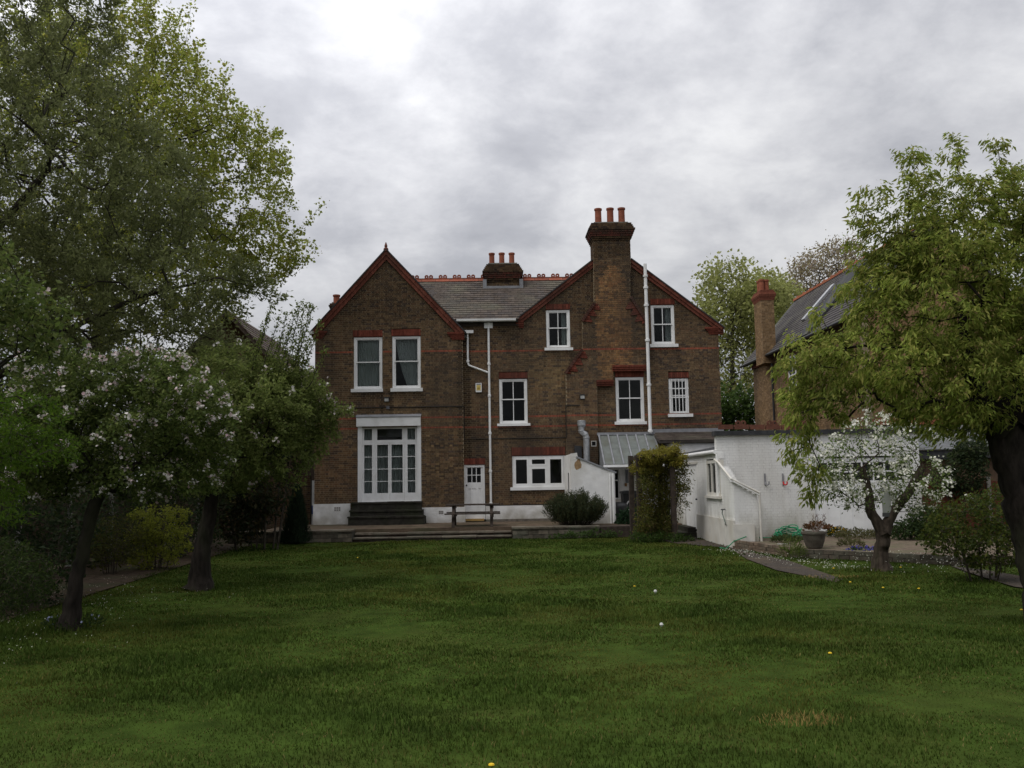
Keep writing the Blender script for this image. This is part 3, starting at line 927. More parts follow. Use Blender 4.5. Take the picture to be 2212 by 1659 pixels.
for key, side in (('w3', 'in the window under the left slope of the right gable'), ('w4', 'in the window under the right slope of the right gable')):
    R = OPEN[key]['R']; curtain(R[2] - .32, R[2] - .1, YW + .26, R[1] + .08, R[3] - .05, 'narrow pale curtain ' + side, folds=3)

# hull: back and side walls, floors, so that rooms are dim and no light leaks
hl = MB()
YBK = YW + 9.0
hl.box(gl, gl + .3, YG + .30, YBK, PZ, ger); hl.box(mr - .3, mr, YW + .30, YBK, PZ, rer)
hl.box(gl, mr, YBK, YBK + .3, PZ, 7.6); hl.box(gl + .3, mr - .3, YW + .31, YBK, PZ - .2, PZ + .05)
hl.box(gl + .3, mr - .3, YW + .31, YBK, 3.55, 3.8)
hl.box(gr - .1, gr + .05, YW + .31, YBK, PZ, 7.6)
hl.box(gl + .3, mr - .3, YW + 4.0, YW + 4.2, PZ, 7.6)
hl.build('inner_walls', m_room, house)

# ------------------------------------------------------------------ roofs
def slates(mbx, o, u, v, nu, nv, lu, lv, th, colf, skip=None, lap=1.25, singles=None):
    """rows of slates: o eave corner, u along the eave (unit), v up the slope (unit), nu x nv pieces of size lu x lv"""
    o, u, v = Vector(o), Vector(u), Vector(v)
    n = u.cross(v).normalized()
    if n.z < 0: n = -n
    for j in range(nv):
        for i in range(nu + 1):
            a = (i - (.5 if j % 2 else 0)) * lu; b = a + lu
            a, b = max(a, 0), min(b, nu * lu)
            if b - a < .04: continue
            cu, cv = (a + b) / 2, (j + .5) * lv
            c = o + u * cu + v * cv
            if skip and skip(c): continue
            p0 = o + u * (a + .004) + v * (j * lv); p1 = o + u * (b - .004) + v * (j * lv)
            up = v * (lv * lap)
            dz = random.uniform(0, .006)
            t0 = n * (th + dz + .012); t1 = n * .004
            q = [p0 + t0, p1 + t0, p1 + up + t1, p0 + up + t1, p0 + t0 - n * th, p1 + t0 - n * th]
            f = [(0, 1, 2, 3), (4, 5, 1, 0), (4, 0, 3), (5, 2, 1)]
            if singles is not None and len(singles) < 300:
                singles.append((c, q, f, colf(cu, cv))); continue
            mbx.add(q, f, colf(cu, cv))
def slate_colour(cu, cv):
    b = random.choice([(0.088, 0.072, 0.063), (0.075, 0.064, 0.058), (0.097, 0.079, 0.065), (0.082, 0.066, 0.055)])
    f = random.uniform(.88, 1.12)
    return [q * f for q in b]
ye = YW - .22
zev = P(1050, 690, Y=ye).z
pit = math.radians(35.0)
V2 = Vector((0, math.cos(pit), math.sin(pit)))
ex0, ex1 = P(938, 690, Y=ye).x - 1.6, P(1118, 690, Y=ye).x + 2.2
# length up to the ridge so that it lies on the photograph's ridge line
Lr = 0.5
while True:
    q = Vector((1.0, ye, zev)) + V2 * Lr
    pr = P(1072, 605, Y=q.y)
    if q.z >= pr.z or Lr > 8: break
    Lr += .02
RY, RZ = ye + V2.y * Lr, zev + V2.z * Lr
rs = MB()
nvv = int(Lr / .2); lv = Lr / nvv; nuu = int((ex1 - ex0) / .26); lu = (ex1 - ex0) / nuu
roof = MB()
xq = rl + .02; tq = (YW + .36 - ye) / V2.y
roof.slab([(ex0, ye, zev), (xq, ye, zev), (xq, RY, RZ), (ex0, RY, RZ)], .12, (0.06, 0.06, 0.06))
roof.slab([(xq, YW + .36, zev + V2.z * tq), (ex1, YW + .36, zev + V2.z * tq), (ex1, RY, RZ), (xq, RY, RZ)], .12, (0.06, 0.06, 0.06))
roof.slab([(ex1, RY + .001, RZ), (ex1, RY + 6.2, RZ - 2.6), (ex0, RY + 6.2, RZ - 2.6), (ex0, RY + .001, RZ)][::-1], .12, (0.06, 0.06, 0.06))
roof_o = roof.build('roof', m_slate, house)
sing = []
def hid(c):        # slates under the gable roofs are not laid
    gz = gap[1] - (gap[1] - ger) * (c.x - gap[0]) / (gr - gap[0])
    rz_ = rel + (rap[1] - rel) * (c.x - rl) / (rap[0] - rl)
    return (c.x < gr and c.z < gz - .1) or (c.x > rl and c.z < rz_ - .1)
slates(rs, (ex0, ye, zev), (1, 0, 0), V2, nuu, nvv, lu, lv, .012, slate_colour, hid, singles=sing)
rs.build('slates', m_slate, roof_o, kind='stuff') if rs.v else None
for c, q, f, col in sing:
    me = raw_mesh('slate', [p - c for p in q], f, [col] * len(q), m_slate)
    link_obj('slate', me, roof_o, c)
# gable roofs running back
for (e0, ze0), (ap, zap), (e1, ze1), Y0 in (((gl - .15, gel - .16), gap, (gr + .15, ger - .16), YG + .01), ((rl - .1, rel - .1), rap, (mr + .15, rer - .12), YW + .01)):
    q = MB()
    q.slab([(e0, YBK + .4, ze0), (e0, Y0, ze0), (ap, Y0, zap + .02), (ap, YBK + .4, zap + .02)], .1, (0.07, 0.068, 0.066))
    q.slab([(e1, Y0, ze1), (e1, YBK + .4, ze1), (ap + .001, YBK + .4, zap + .021), (ap + .001, Y0, zap + .021)], .1, (0.07, 0.068, 0.066))
    q.prism([(e0 + .2, ze0), (e1 - .2, ze1), (ap, zap - .15)], YBK, YBK + .2, (0.2, 0.13, 0.08))
    q.build('gable_roof', m_slate, house)
# crested ridge tiles
def ring(mbx, c, r0, r1, th, col, n=12):
    vs, fs = [], []
    for y in (-th / 2, th / 2):
        for r in (r0, r1):
            for k in range(n):
                a = 2 * math.pi * (k + .5) / n
                vs.append((c[0] + r * math.cos(a), c[1] + y, c[2] + r * math.sin(a)))
    for k in range(n):
        k2 = (k + 1) % n
        fs += [(n + k, n + k2, k2, k), (2 * n + k, 2 * n + k2, 3 * n + k2, 3 * n + k), (n + k, 3 * n + k, 3 * n + k2, n + k2), (k, k2, 2 * n + k2, 2 * n + k)]
    mbx.add(vs, fs, col)
for px in [896 + 30.35 * i for i in range(12)]:
    xc = P(px, 605, Y=RY).x
    m = MB(); c = jit((0.24, 0.075, 0.045), .8, 1.15)
    hw = .283
    m.prism([(-hw + xc, RZ - .02), (hw + xc, RZ - .02), (hw + xc, RZ + .075), (-hw + xc, RZ + .075)], RY - .04, RY + .04, c)
    m.slab([(xc - hw, RY - .17, RZ - .07), (xc + hw, RY - .17, RZ - .07), (xc + hw, RY - .02, RZ + .05), (xc - hw, RY - .02, RZ + .05)], .02, c)
    m.box(xc - .17, xc + .17, RY - .025, RY + .025, RZ + .07, RZ + .1, c)
    for s in (-.09, .09): ring(m, (xc + s, RY, RZ + .15), .026, .088, .055, c, 8)
    m.build('ridge_tile', m_terra, roof_o)
# white gutter and downpipes
g = MB(); gx0, gx1 = P(986, 691, Y=ye).x, P(1114, 689, Y=ye).x
vs = []
prof = [(-.075, .04), (-.07, -.03), (-.03, -.06), (.03, -.06), (.06, -.02), (.06, .04), (.05, .04), (.05, -.015), (.02, -.048), (-.02, -.048), (-.06, -.02), (-.065, .04)]
vs = [(gx0, ye + a - .06, zev + b - .03) for a, b in prof] + [(gx1, ye + a - .06, zev + b - .03) for a, b in prof]
n = len(prof)
g.add(vs, [(i, (i + 1) % n, n + (i + 1) % n, n + i) for i in range(n)])
g.build('gutter', m_white, house)
bd = MB(); bd.box(gr - .2, rl + .05, YW - .06, YW - .004, zev - .22, zev - .05); bd.build('eaves_board', m_wood, house)
def pipe(pts, r, name='downpipe', mat=None, collars=(), parent=None):
    m = MB(); m.tube(pts, r, 10)
    for c in collars: m.lathe([(r, -.05), (r * 1.45, -.04), (r * 1.45, .04), (r, .05)], c, 10)
    return m.build(name, mat or m_white, parent or house, smooth=False)
yp = YW - .09
ptop, pbot = P(1056, 702, Y=yp), P(1059.5, 1086, Y=yp)
xm_ = (ptop.x + pbot.x) / 2
pipe([(xm_, yp, zev - .08), (xm_, yp, pbot.z)], .042, collars=[(xm_, yp, z) for z in (6.2, 5.0, 3.6, 2.2, 1.0)])
m = MB(); z = P(1056, 703, Y=yp).z; m.box(xm_ - .16, xm_ + .16, yp - .02, yp + .08, z - .1, z + .1); m.build('hopper_bracket', m_white, house)
a_, b_, c_ = P(1010, 719, Y=yp), P(1010, 787, Y=yp), P(1056, 804.5, Y=yp)
pipe([(a_.x, yp, a_.z), (a_.x, yp, b_.z + .05), (a_.x + .04, yp, b_.z - .04), (xm_ - .05, yp, c_.z)], .036, collars=[(a_.x, yp, b_.z + .12)])
m = MB(); m.box(gr - .06, a_.x + .22, yp - .09, yp + .06, a_.z - .02, a_.z + .09); m.build('gutter_end', m_white, house)
m = MB(); p = P(675, 717, Y=YG - .05); m.box(p.x - .12, p.x + .05, YG - .14, YG + .2, p.z - .08, p.z + .02); m.build('gutter_end', m_white, house)
ys = YB - .12
t_, b_ = P(1395.5, 570, Y=ys), P(1402.5, 936, Y=ys)
ts = [0, .13, .22, 1]
zs_ = [b_.z, t_.z]
xs_ = .5 * (P(1399, 735, Y=ys).x + P(1399, 760, Y=ys).x)
col = [(xs_, ys, P(1398, q, Y=ys).z) for q in (596, 621, 659, 735, 831, 931)]
pipe([(xs_, ys, b_.z), (xs_, ys, P(1396, 640, Y=ys).z), (xs_ - .0, ys, P(1396, 600, Y=ys).z), (xs_, ys, t_.z)], .062, 'soil_pipe', m_white, col)

# chimneys
def chimney(px0, px1, ytop, ybase, Y, depth, corb, cap, pots, potr, colf, name='chimney', ground_z=None):
    x0, x1 = P(px0, (ytop + ybase) / 2, Y=Y).x, P(px1, (ytop + ybase) / 2, Y=Y).x
    zt, zb_ = P((px0 + px1) / 2, ytop, Y=Y).z, P((px0 + px1) / 2, ybase, Y=Y).z
    if ground_z: zb_ = ground_z
    wm, bm = MB(), MB()
    zc = zt - corb * COURSE * 1.0
    brick_wall(((0, Y), (1, 0), (0, -1)), [(x0, zb_), (x1, zb_), (x1, zc), (x0, zc)], [], colf, thick=depth, wallmb=wm, brickmb=bm)
    for sx, xx in ((-1, x0), (1, x1)):
        brick_wall(((xx, Y), (0, 1), (sx, 0)), [(0.01, zb_), (depth, zb_), (depth, zc), (0.01, zc)], [], colf, thick=.1, wallmb=wm, brickmb=bm)
    for k in range(corb):
        g_ = min(k, corb - cap) * .03 if k < corb - cap else (corb - cap) * .03 - (k - corb + cap) * .04
        g_ = max(g_ + .03, 0)
        za = zc + k * COURSE
        xx = x0 - g_
        while xx < x1 + g_ - .02:
            xe = min(xx + random.choice((.225, .1125)), x1 + g_)
            c = jit(colf(xx, 99, -9), .7, 1.1)
            if k in (2, 3, 4): c = [.6 * RED[0] * random.uniform(.6, 1.1), .8 * RED[1], .9 * RED[2]]
            bm.box(xx + .004, xe - .004, Y - g_, Y + depth + g_, za + .004, za + COURSE - .004, c); xx = xe
    wm.box(x0 + .06, x1 - .06, Y + .06, Y + depth - .06, zt, zt + .06, (0.2, 0.19, 0.16))
    wm.box(x0, x1, Y, Y + depth, zc, zt - .01, (0.1, 0.08, 0.06))
    ch = wm.build(name, m_brick, house)
    bm.build('brickwork', m_brick, ch, kind='stuff')
    for (pc, ptop_) in pots:
        xc = P(pc, ytop, Y=Y + depth / 2).x; ht = P(pc, ptop_, Y=Y + depth / 2).z - zt
        m = MB(); c = jit((0.26, 0.086, 0.05), .85, 1.1)
        m.lathe([(potr * 1.02, 0), (potr * .93, ht * .3), (potr * .9, ht - .09), (potr * 1.08, ht - .075), (potr * 1.1, ht - .01), (potr * .95, ht), (potr * .75, ht), (potr * .7, ht - .2)], (xc, Y + depth / 2, zt + .02), 14, c)
        m.build('chimney_pot', m_terra, ch)
    return ch, x0, x1, zt
sooty = lambda x, z, k: [q * .52 for q in random.choice(STOCK)]
brown = lambda x, z, k: [q * (.8 if z < 50 else .5) for q in random.choice(STOCK)]
chimney(1281, 1361.5, 481.5, 560, YB + .003, .95, 9, 4, [(1292.5, 452), (1318.5, 451), (1343, 450.5)], .138, sooty, ground_z=P(1320, 590, Y=YB).z)
yst = RY - .62
_, cx0_, cx1_, _ = chimney(1051.5, 1121, 570, 622, yst, 1.0, 10, 5, [(1062.5, 548), (1084, 547.5), (1105.5, 547.5)], .118, brown, ground_z=8.6)
m = MB(); z = P(1086, 622, Y=yst).z
m.box(cx0_ - .16, cx1_ + .16, yst - .13, yst - .115, z - .06, z + .06); m.box(cx0_ - .16, cx0_ - .012, yst - .11, yst - .1, z + .03, z + .34); m.box(cx1_ + .012, cx1_ + .16, yst - .11, yst - .1, z + .03, z + .34)
m.build('lead_flashing', m_lead, house)
chimney(713, 723, 655, 690, YW + 5.0, .6, 3, 2, [(727, 638)], .15, sooty, ground_z=6.0)
# ------------------------------------------------------------------ fittings on the house wall
def ax(px, py, Y): return P(px, py, Y=Y)
x0, z0, x1, z1 = rect(1027.5, 828, 1040.5, 847.5, YW)
t = thing('alarm_box', ((x0 + x1) / 2, YW - .08, z0), 'small white burglar alarm box with yellow panel between drainpipe and gable', 'alarm box')
m = MB(); m.box(x0, x1, YW - .09, YW - .002, z0, z1); m.build('case', m_white, t)
m = MB(); m.box(x0 + .035, x1 - .035, YW - .094, YW - .0905, z0 + .07, z1 - .075, (0.62, 0.47, 0.13)); m.build('yellow_panel', m_tint, t)
m = MB()
for zz_ in (.105, .135, .155): m.box(x0 + .065, x1 - .065, YW - .0975, YW - .0945, z0 + zz_, z0 + zz_ + .011, (0.2, 0.12, 0.05))
m.box(x0 + .03, x1 - .03, YW - .0945, YW - .0905, z1 - .06, z1 - .025, (0.16, 0.17, 0.22))
m.build('printed_marks', m_tint, t)
def floodlight(px, py, Y, label):
    p = ax(px, py, Y)
    t = thing('floodlight', (p.x, Y - .1, p.z), label, 'floodlight', 'floodlights on the garden wall')
    m = MB(); m.box(p.x - .03, p.x + .03, Y - .1, Y - .003, p.z + .03, p.z + .07, (0.03, 0.03, 0.03)); m.build('bracket', m_black, t)
    m = MB(); m.add([(p.x - .1, Y - .12, p.z + .10), (p.x + .1, Y - .12, p.z + .10), (p.x + .09, Y - .24, p.z + .05), (p.x - .09, Y - .24, p.z + .05),
                     (p.x - .1, Y - .08, p.z - .03), (p.x + .1, Y - .08, p.z - .03), (p.x + .09, Y - .2, p.z - .09), (p.x - .09, Y - .2, p.z - .09)],
                    [(0, 3, 2, 1), (4, 5, 6, 7), (0, 1, 5, 4), (1, 2, 6, 5), (2, 3, 7, 6), (3, 0, 4, 7)]); m.build('housing', m_black, t)
    m = MB(); m.add([(p.x - .075, Y - .246, p.z + .035), (p.x + .075, Y - .246, p.z + .035), (p.x + .075, Y - .215, p.z - .07), (p.x - .075, Y - .215, p.z - .07)], [(0, 3, 2, 1)], (0.6, 0.6, 0.58)); m.build('lens', m_tint, t)
floodlight(836.5, 864, YG, 'dark floodlight above the boxed head of the french doors')
floodlight(1257, 858, YB, 'dark floodlight on the chimney breast beside the middle windows')
p = ax(838, 880, YG)
m = MB(); m.box(p.x - .06, p.x + .06, YG - .06, YG - .002, p.z - .06, p.z + .05, (0.16, 0.16, 0.17)); m.single('junction_box', m_tint, (p.x, YG - .05, p.z), 'small grey junction box under the floodlight above the french doors', 'junction box')
yc = YG - .02
zq1 = ax(900, 879, yc).z; zq2 = ax(1100, 947, YW - .02).z; xq2 = ax(1223.5, 945, YB - .02).x; zq3 = ax(1223, 876, YB - .02).z
m = MB(); cc = (0.03, 0.025, 0.02)
m.tube([(ax(758, 879, yc).x, yc, zq1), (gr + .02, yc, zq1), (gr + .02, YW - .02, zq1), (gr + .02, YW - .02, zq2), (xq2, YW - .02, zq2), (xq2, YB - .02, zq2), (xq2, YB - .02, zq3), (ax(1252, 877, YB).x, YB - .02, zq3)], .019, 6, cc)
m.single('cable_conduit', m_tint, (gr, YW, zq2), 'thin dark cable conduit running across the facade to the right floodlight', 'cable')
p = ax(1282.5, 958, YB)
t = thing('wall_vent', (p.x, YB, p.z), 'small square white framed vent on the brick above the glass lean-to end', 'vent')
m = MB(); frame(m, p.x - .1, p.x + .1, p.z - .11, p.z + .1, .03, YB - .03, YB - .002); m.build('frame', m_cream, t)
m = MB(); m.box(p.x - .07, p.x + .07, YB - .012, YB - .003, p.z - .08, p.z + .07, (0.01, 0.01, 0.01)); m.build('opening', m_tint, t)
x0, z0, x1, z1 = rect(1241, 963, 1256, 990, YB)
m = MB(); m.box(x0, x1, YB - .12, YB - .002, z0 - .2, z1, (0.035, 0.037, 0.04)); m.single('meter_box', m_tint, ((x0 + x1) / 2, YB, z0), 'dark grey meter cupboard behind the sloping white wall', 'cupboard')
# zigzag flue
yf_ = YB - .3
fx = lambda px, py: ax(px, py, yf_)
t = thing('flue_pipe', (fx(1266, 990).x, yf_, 2.0), 'bent galvanised boiler flue with round cowl rising behind the white wall', 'flue')
a, b, c, d = fx(1268, 1005), fx(1268, 945), fx(1256, 932), fx(1258.5, 922)
m = MB(); m.tube([(a.x, yf_, 1.6), (a.x, yf_, b.z), (a.x - .04, yf_, b.z + .12), (c.x, yf_, c.z), (c.x, yf_, d.z)], .118, 14); m.build('pipe', m_steel, t)
m = MB()
for z in (b.z - .02, b.z + .1, c.z + .02): m.lathe([(.122, -.02), (.132, -.01), (.132, .02), (.122, .03)], (a.x if z < b.z else (a.x - .04 if z < b.z + .15 else c.x), yf_, z), 14)
m.build('joint_ring', m_steel, t)
m = MB(); m.lathe([(.12, -.02), (.15, .03), (.16, .05), (.16, .22), (.14, .235), (.02, .25)], (c.x + .01, yf_, d.z), 16); m.build('cowl', m_steel, t)

# ------------------------------------------------------------------ white sloping-topped store against the house
YS = 31.5
xs0 = ax(1234, 1050, YS).x; xs1 = ax(1329, 1060, YS).x
zs0 = ax(1236, 978, YS).z; zs1 = ax(1322, 1021, YS).z; zs2 = ax(1250, 986, YS).z
t = thing('white_store', ((xs0 + xs1) / 2, YS, PZ), 'white rendered store with top sloping down to the right beside the kitchen window', 'outbuilding')
m = MB(); m.prism([(xs0, PZ - .2), (xs1, PZ - .2), (xs1, zs1), (xs0 + .24, zs2), (xs0 + .22, zs0), (xs0, zs0 - .03)], YS, YS + .22)
m.box(xs0, xs0 + .2, YS + .221, YW - .02, PZ - .2, zs0 - .04); m.box(xs1 - .2, xs1, YS + .221, YW - .02, PZ - .2, zs1 - .03)
m.build('wall', m_render, t)
m = MB(); m.slab([(xs0 + .2, YS - .04, zs2 + .01), (xs1 + .06, YS - .04, zs1 + .02), (xs1 + .06, YW - .17, zs1 + .02), (xs0 + .2, YW - .17, zs2 + .01)], .05, (0.1, 0.1, 0.1)); m.build('roof_edge', m_lead, t)
p = ax(1248, 1004, YS)
m = MB(); vs = [(p.x + .12 * math.cos(a) * r, YS - .004, p.z + .2 * math.sin(a) * r) for a, r in [(i * .524, random.uniform(.7, 1.15)) for i in range(12)]]
m.add(vs, [tuple(range(11, -1, -1))], (0.30, 0.20, 0.11)); m.build('bare_patch', m_brick, t)
xp = ax(1323, 1060, YS - .06).x
m = MB(); m.tube([(xp + .03, YS - .07, PZ), (xp + .03, YS - .07, zs1 - .03)], .045, 10); m.tube([(xp - .07, YS - .05, PZ), (xp - .07, YS - .05, zs1 - .04)], .03, 8); m.build('downpipe', m_white, t)
m = MB(); q = ax(1228, 1040, 32.4); m.box(xs0 - .03, xs0 - .002, 32.38, 32.42, q.z - .4, q.z + .3, (0.1, 0.1, 0.1)); m.build('cable', m_tint, t)

# ------------------------------------------------------------------ glass lean-to over the side passage
t = thing('glass_lean_to', (4.6, 33.2, PZ), 'lean-to roof of dirty glass panes with pale bars above the back passage', 'lean-to')
YT, YE = YB - .02, 32.75
xa = ax(1293, 937, YT).x; xb = ax(1412, 937, YT).x
zt = ax(1350, 938, YT).z; ze = ax(1330, 1003, YE).z
n = 6; sl = Vector((0, YT - YE, zt - ze)); L = sl.length; sl.normalize(); up_ = Vector((0, -sl.z, sl.y))
for i in range(n):
    a, b = xa + (xb - xa) * i / n, xa + (xb - xa) * (i + 1) / n
    for k in range(2):
        p0 = Vector((0, YE, ze)) + sl * (L * k / 2); p1 = Vector((0, YE, ze)) + sl * (L * (k + 1) / 2 + (.03 if k == 0 else 0))
        m = MB(); m.slab([(a + .01, p0.y, p0.z + .006), (b - .01, p0.y, p0.z + .006), (b - .01, p1.y, p1.z), (a + .01, p1.y, p1.z)], .006); m.build('pane', m_wiredglass, t)
for i in range(n + 1):
    a = xa + (xb - xa) * i / n
    m = MB(); m.beam((a, YE - .04, ze + .0), (a, YT, zt + .015), .05, .06, (0, 0, 1)); m.build('glazing_bar', m_lead, t)
m = MB(); m.box(xa - .06, xb + .04, YT - .08, YT + .012, zt - .03, zt + .07); m.build('lead_flashing', m_lead, t)
m = MB(); m.box(xa - .04, xb + .04, YE - .13, YE - .02, ze - .10, ze - .015); m.build('gutter', m_white, t)
for i in range(4):
    y = YE + .05 + i * .34; zt_ = ze + (y - YE) * (zt - ze) / (YT - YE)
    m = MB(); m.box(xa - .02, xa + .015, y, y + .035, 2.0, zt_ - .03); m.build('side_mullion', m_lead, t)
m = MB(); m.add([(xa, YE + .05, 2.05), (xa, YT, 2.05), (xa, YT, zt - .03), (xa, YE + .05, ze - .03)], [(0, 1, 2, 3)]); m.build('side_pane', m_wiredglass, t)
# white passage wall under it, with a window
YP = 33.9
t = thing('passage_wall', (4.6, YP, PZ), 'white wall with a narrow window in the shade under the glass lean-to', 'wall')
wx0, wz0, wx1, wz1 = rect(1318, 1013, 1338, 1078, YP)
pxa, pxb = xs1 + .02, 6.2
q = MB(); holes_frame(q, pxa, pxb, PZ - .2, ze + .15, [(wx0, wz0, wx1, wz1)], YP, YP + .2); q.build('wall', m_render, t)
w_ = MB(); frame(w_, wx0, wx1, wz0, wz1, .04, YP + .05, YP + .1); w_.box((wx0 + wx1) / 2 - .012, (wx0 + wx1) / 2 + .012, YP + .051, YP + .09, wz0 + .04, wz1 - .04)
zc = wz0 + (wz1 - wz0) * .62; w_.box(wx0 + .04, wx1 - .04, YP + .049, YP + .092, zc - .02, zc + .02)
wo = w_.build('window', m_white, t); pane(wo, wx0 + .04, wx1 - .04, YP + .07, wz0 + .04, wz1 - .04)
q = MB(); q.box(wx0 - .06, wx1 + .12, YP - .06, YP + .04, wz0 - .12, wz0 - .002); q.build('sill', m_cream, wo)
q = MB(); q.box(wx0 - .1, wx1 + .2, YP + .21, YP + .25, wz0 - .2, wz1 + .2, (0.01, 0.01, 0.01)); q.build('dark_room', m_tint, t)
# wheeled bin with a painted mark, black sack
bx, by = ax(1362, 1110, 32.4).x, 32.4
t = thing('wheeled_bin', (bx, by, PZ), 'dark wheeled bin with a white painted letter C in the back passage', 'bin')
m = MB(); m.add([(bx - .24, by - .25, PZ + .05), (bx + .24, by - .25, PZ + .05), (bx + .22, by + .25, PZ + .05), (bx - .22, by + .25, PZ + .05), (bx - .29, by - .33, PZ + .98), (bx + .29, by - .33, PZ + .98), (bx + .29, by + .33, PZ + .98), (bx - .29, by + .33, PZ + .98)],
                [(3, 2, 1, 0), (4, 5, 6, 7), (0, 1, 5, 4), (1, 2, 6, 5), (2, 3, 7, 6), (3, 0, 4, 7)]); m.build('body', m_black, t)
m = MB(); m.prism([(bx - .33, PZ + .985), (bx + .33, PZ + .985), (bx + .31, PZ + 1.05), (bx + .15, PZ + 1.08), (bx - .15, PZ + 1.08), (bx - .31, PZ + 1.05)], by - .37, by + .33); m.build('lid', m_black, t)
for s in (-.25, .25):
    m = MB(); m.tube([(bx + s - .03, by + .27, PZ + .1), (bx + s + .03, by + .27, PZ + .1)], .1, 12); m.build('wheel', m_black, t)
m = MB()
arc = [(bx - .02 + .15 * math.cos(a), PZ + .56 + .17 * math.sin(a)) for a in np.linspace(.25 * math.pi, 1.72 * math.pi, 15)]
for (xa_, za_), (xb_, zb_) in zip(arc, arc[1:]):
    ya_ = by - .255 - .08 * (za_ - PZ - .05) / .93; m.beam((xa_, ya_, za_), (xb_, by - .255 - .08 * (zb_ - PZ - .05) / .93, zb_), .006, .05, (0, 1, 0) if False else (0, 0, 1), (0.45, 0.45, 0.44))
m.build('painted_letter', m_tint, t)
sx, sy = ax(1338, 1120, 31.9).x, 31.9
m = MB(); m.lathe([(.05, 0), (.26, .02), (.30, .2), (.29, .42), (.33, .55), (.25, .66), (.08, .70)], (sx, sy, PZ), 14, (0.03, 0.03, 0.03), 1.0, .9); m.single('rubbish_sack', m_black, (sx, sy, PZ), 'slumped black rubbish sack in front of the wheeled bin', 'sack', smooth=True)
# thermometer board on the passage wall
p = ax(1411, 1030, YP); p = ax(1372 + 20, 1022, YP)
p = ax((1700 + 1100 * .2712) / 1.4756, (1370 + 560 * .2712) / 1.4756, YP)
m = MB(); m.box(p.x - .05, p.x + .05, YP - .05, YP - .002, p.z - .2, p.z + .28, (0.16, 0.17, 0.18)); m.box(p.x - .09, p.x - .01, YP - .06, YP - .003, p.z - .32, p.z - .205, (0.28, 0.16, 0.07)); m.single('hanging_tool', m_tint, (p.x, YP, p.z), 'grey tool with orange handle hanging on the passage wall', 'tool')

# ------------------------------------------------------------------ lean-to slate roof at the back of the house, low side block, tall white garage
XS = 6.3
t = thing('rear_extension', (8.4, 33, PZ), 'single-storey rear extension with dark slate roof between house and garage', 'extension')
xa, xb = ax(1409, 932, YW - .03).x, mr + .1
zt, ze = ax(1480, 930, YW).z, ax(1480, 951, 33.1).z
re_ = MB(); re_.slab([(xa, 33.05, ze), (xb + .6, 33.05, ze), (xb + .6, YW - .01, zt - .06), (xa, YW - .01, zt - .06)], .1, (0.07, 0.06, 0.055)); rr_ = re_.build('roof', m_slate, t)
mm = MB(); vv_ = Vector((0, YW - 33.05, zt - .06 - ze)); Lr_ = vv_.length; vv_.normalize()
slates(mm, (xa, 33.05, ze), (1, 0, 0), vv_, int((xb + .6 - xa) / .25), max(3, int(Lr_ / .2)), .25, Lr_ / max(3, int(Lr_ / .2)), .01, lambda a, b: jit((0.085, 0.068, 0.058), .7, 1.1))
mm.build('slates', m_slate, rr_, kind='stuff')
m = MB(); m.box(xa - .02, mr + .05, YW - .035, YW - .012, zt - .06, zt + .07); m.build('lead_flashing', m_lead, t)
m = MB(); m.box(XS + .05, xb + .5, 33.2, YW - .03, PZ - .2, ze - .11); m.build('wall', m_render, t)

YN, YFt = 24.4, 26.05                         # near buttress face, front of the tall block
t = thing('white_garage', (9.2, YFt, 0), 'long white painted brick garage with low window wing beside the path', 'garage')
gw, gb = MB(), MB()
WH = (0.78, 0.775, 0.755)
wcol = lambda x, z, k: WH
SIDE = ((XS, 0), (0, 1), (-1, 0))
ze_ = ax(1563, 979, 26.2).z
dy0 = XS * 2000 / (1506.5 - 1084) ; dy1 = XS * 2000 / (1479 - 1084)
wy0 = ax(1556, 1040, X=XS, Y=None).y if False else P(1556.5, 1030, X=XS).y
wy1 = P(1527, 1030, X=XS).y
dy0, dy1 = P(1506.5, 1080, X=XS).y, P(1479, 1080, X=XS).y
wz0_, wz1_ = P(1542, 1071, X=XS).z, P(1542, 994, X=XS).z
zsk = P(1507, 1110.5, X=XS).z
dz1 = P(1495, 1003, X=XS).z
kw = dict(wallmb=gw, brickmb=gb, mort=(0.73, 0.725, 0.71), joint=.005, spread=.01, proud=.002)
brick_wall(SIDE, [(YN, 0), (33.1, 0), (33.1, ze_), (YFt - .02, ze_), (YFt - .02, 2.25), (25.35, 2.03), (YN, 1.62)], [(wy0, wz0_, wy1, wz1_), (dy0, .1, dy1, dz1)], wcol, thick=.2, **kw)
FRT = ((0, YFt), (1, 0), (0, -1))
xg1 = ax(1992, 1080, YFt).x
ztg = ax(1700, 939, YFt).z
gdx, gdz = ax(1759, 1060, YFt).x, ax(1830, 988, YFt).z
brick_wall(FRT, [(XS - .02, 0), (xg1, 0), (xg1, ztg), (XS - .02, ztg)], [(gdx, 0, xg1 - .25, gdz)], wcol, thick=.22, **kw)
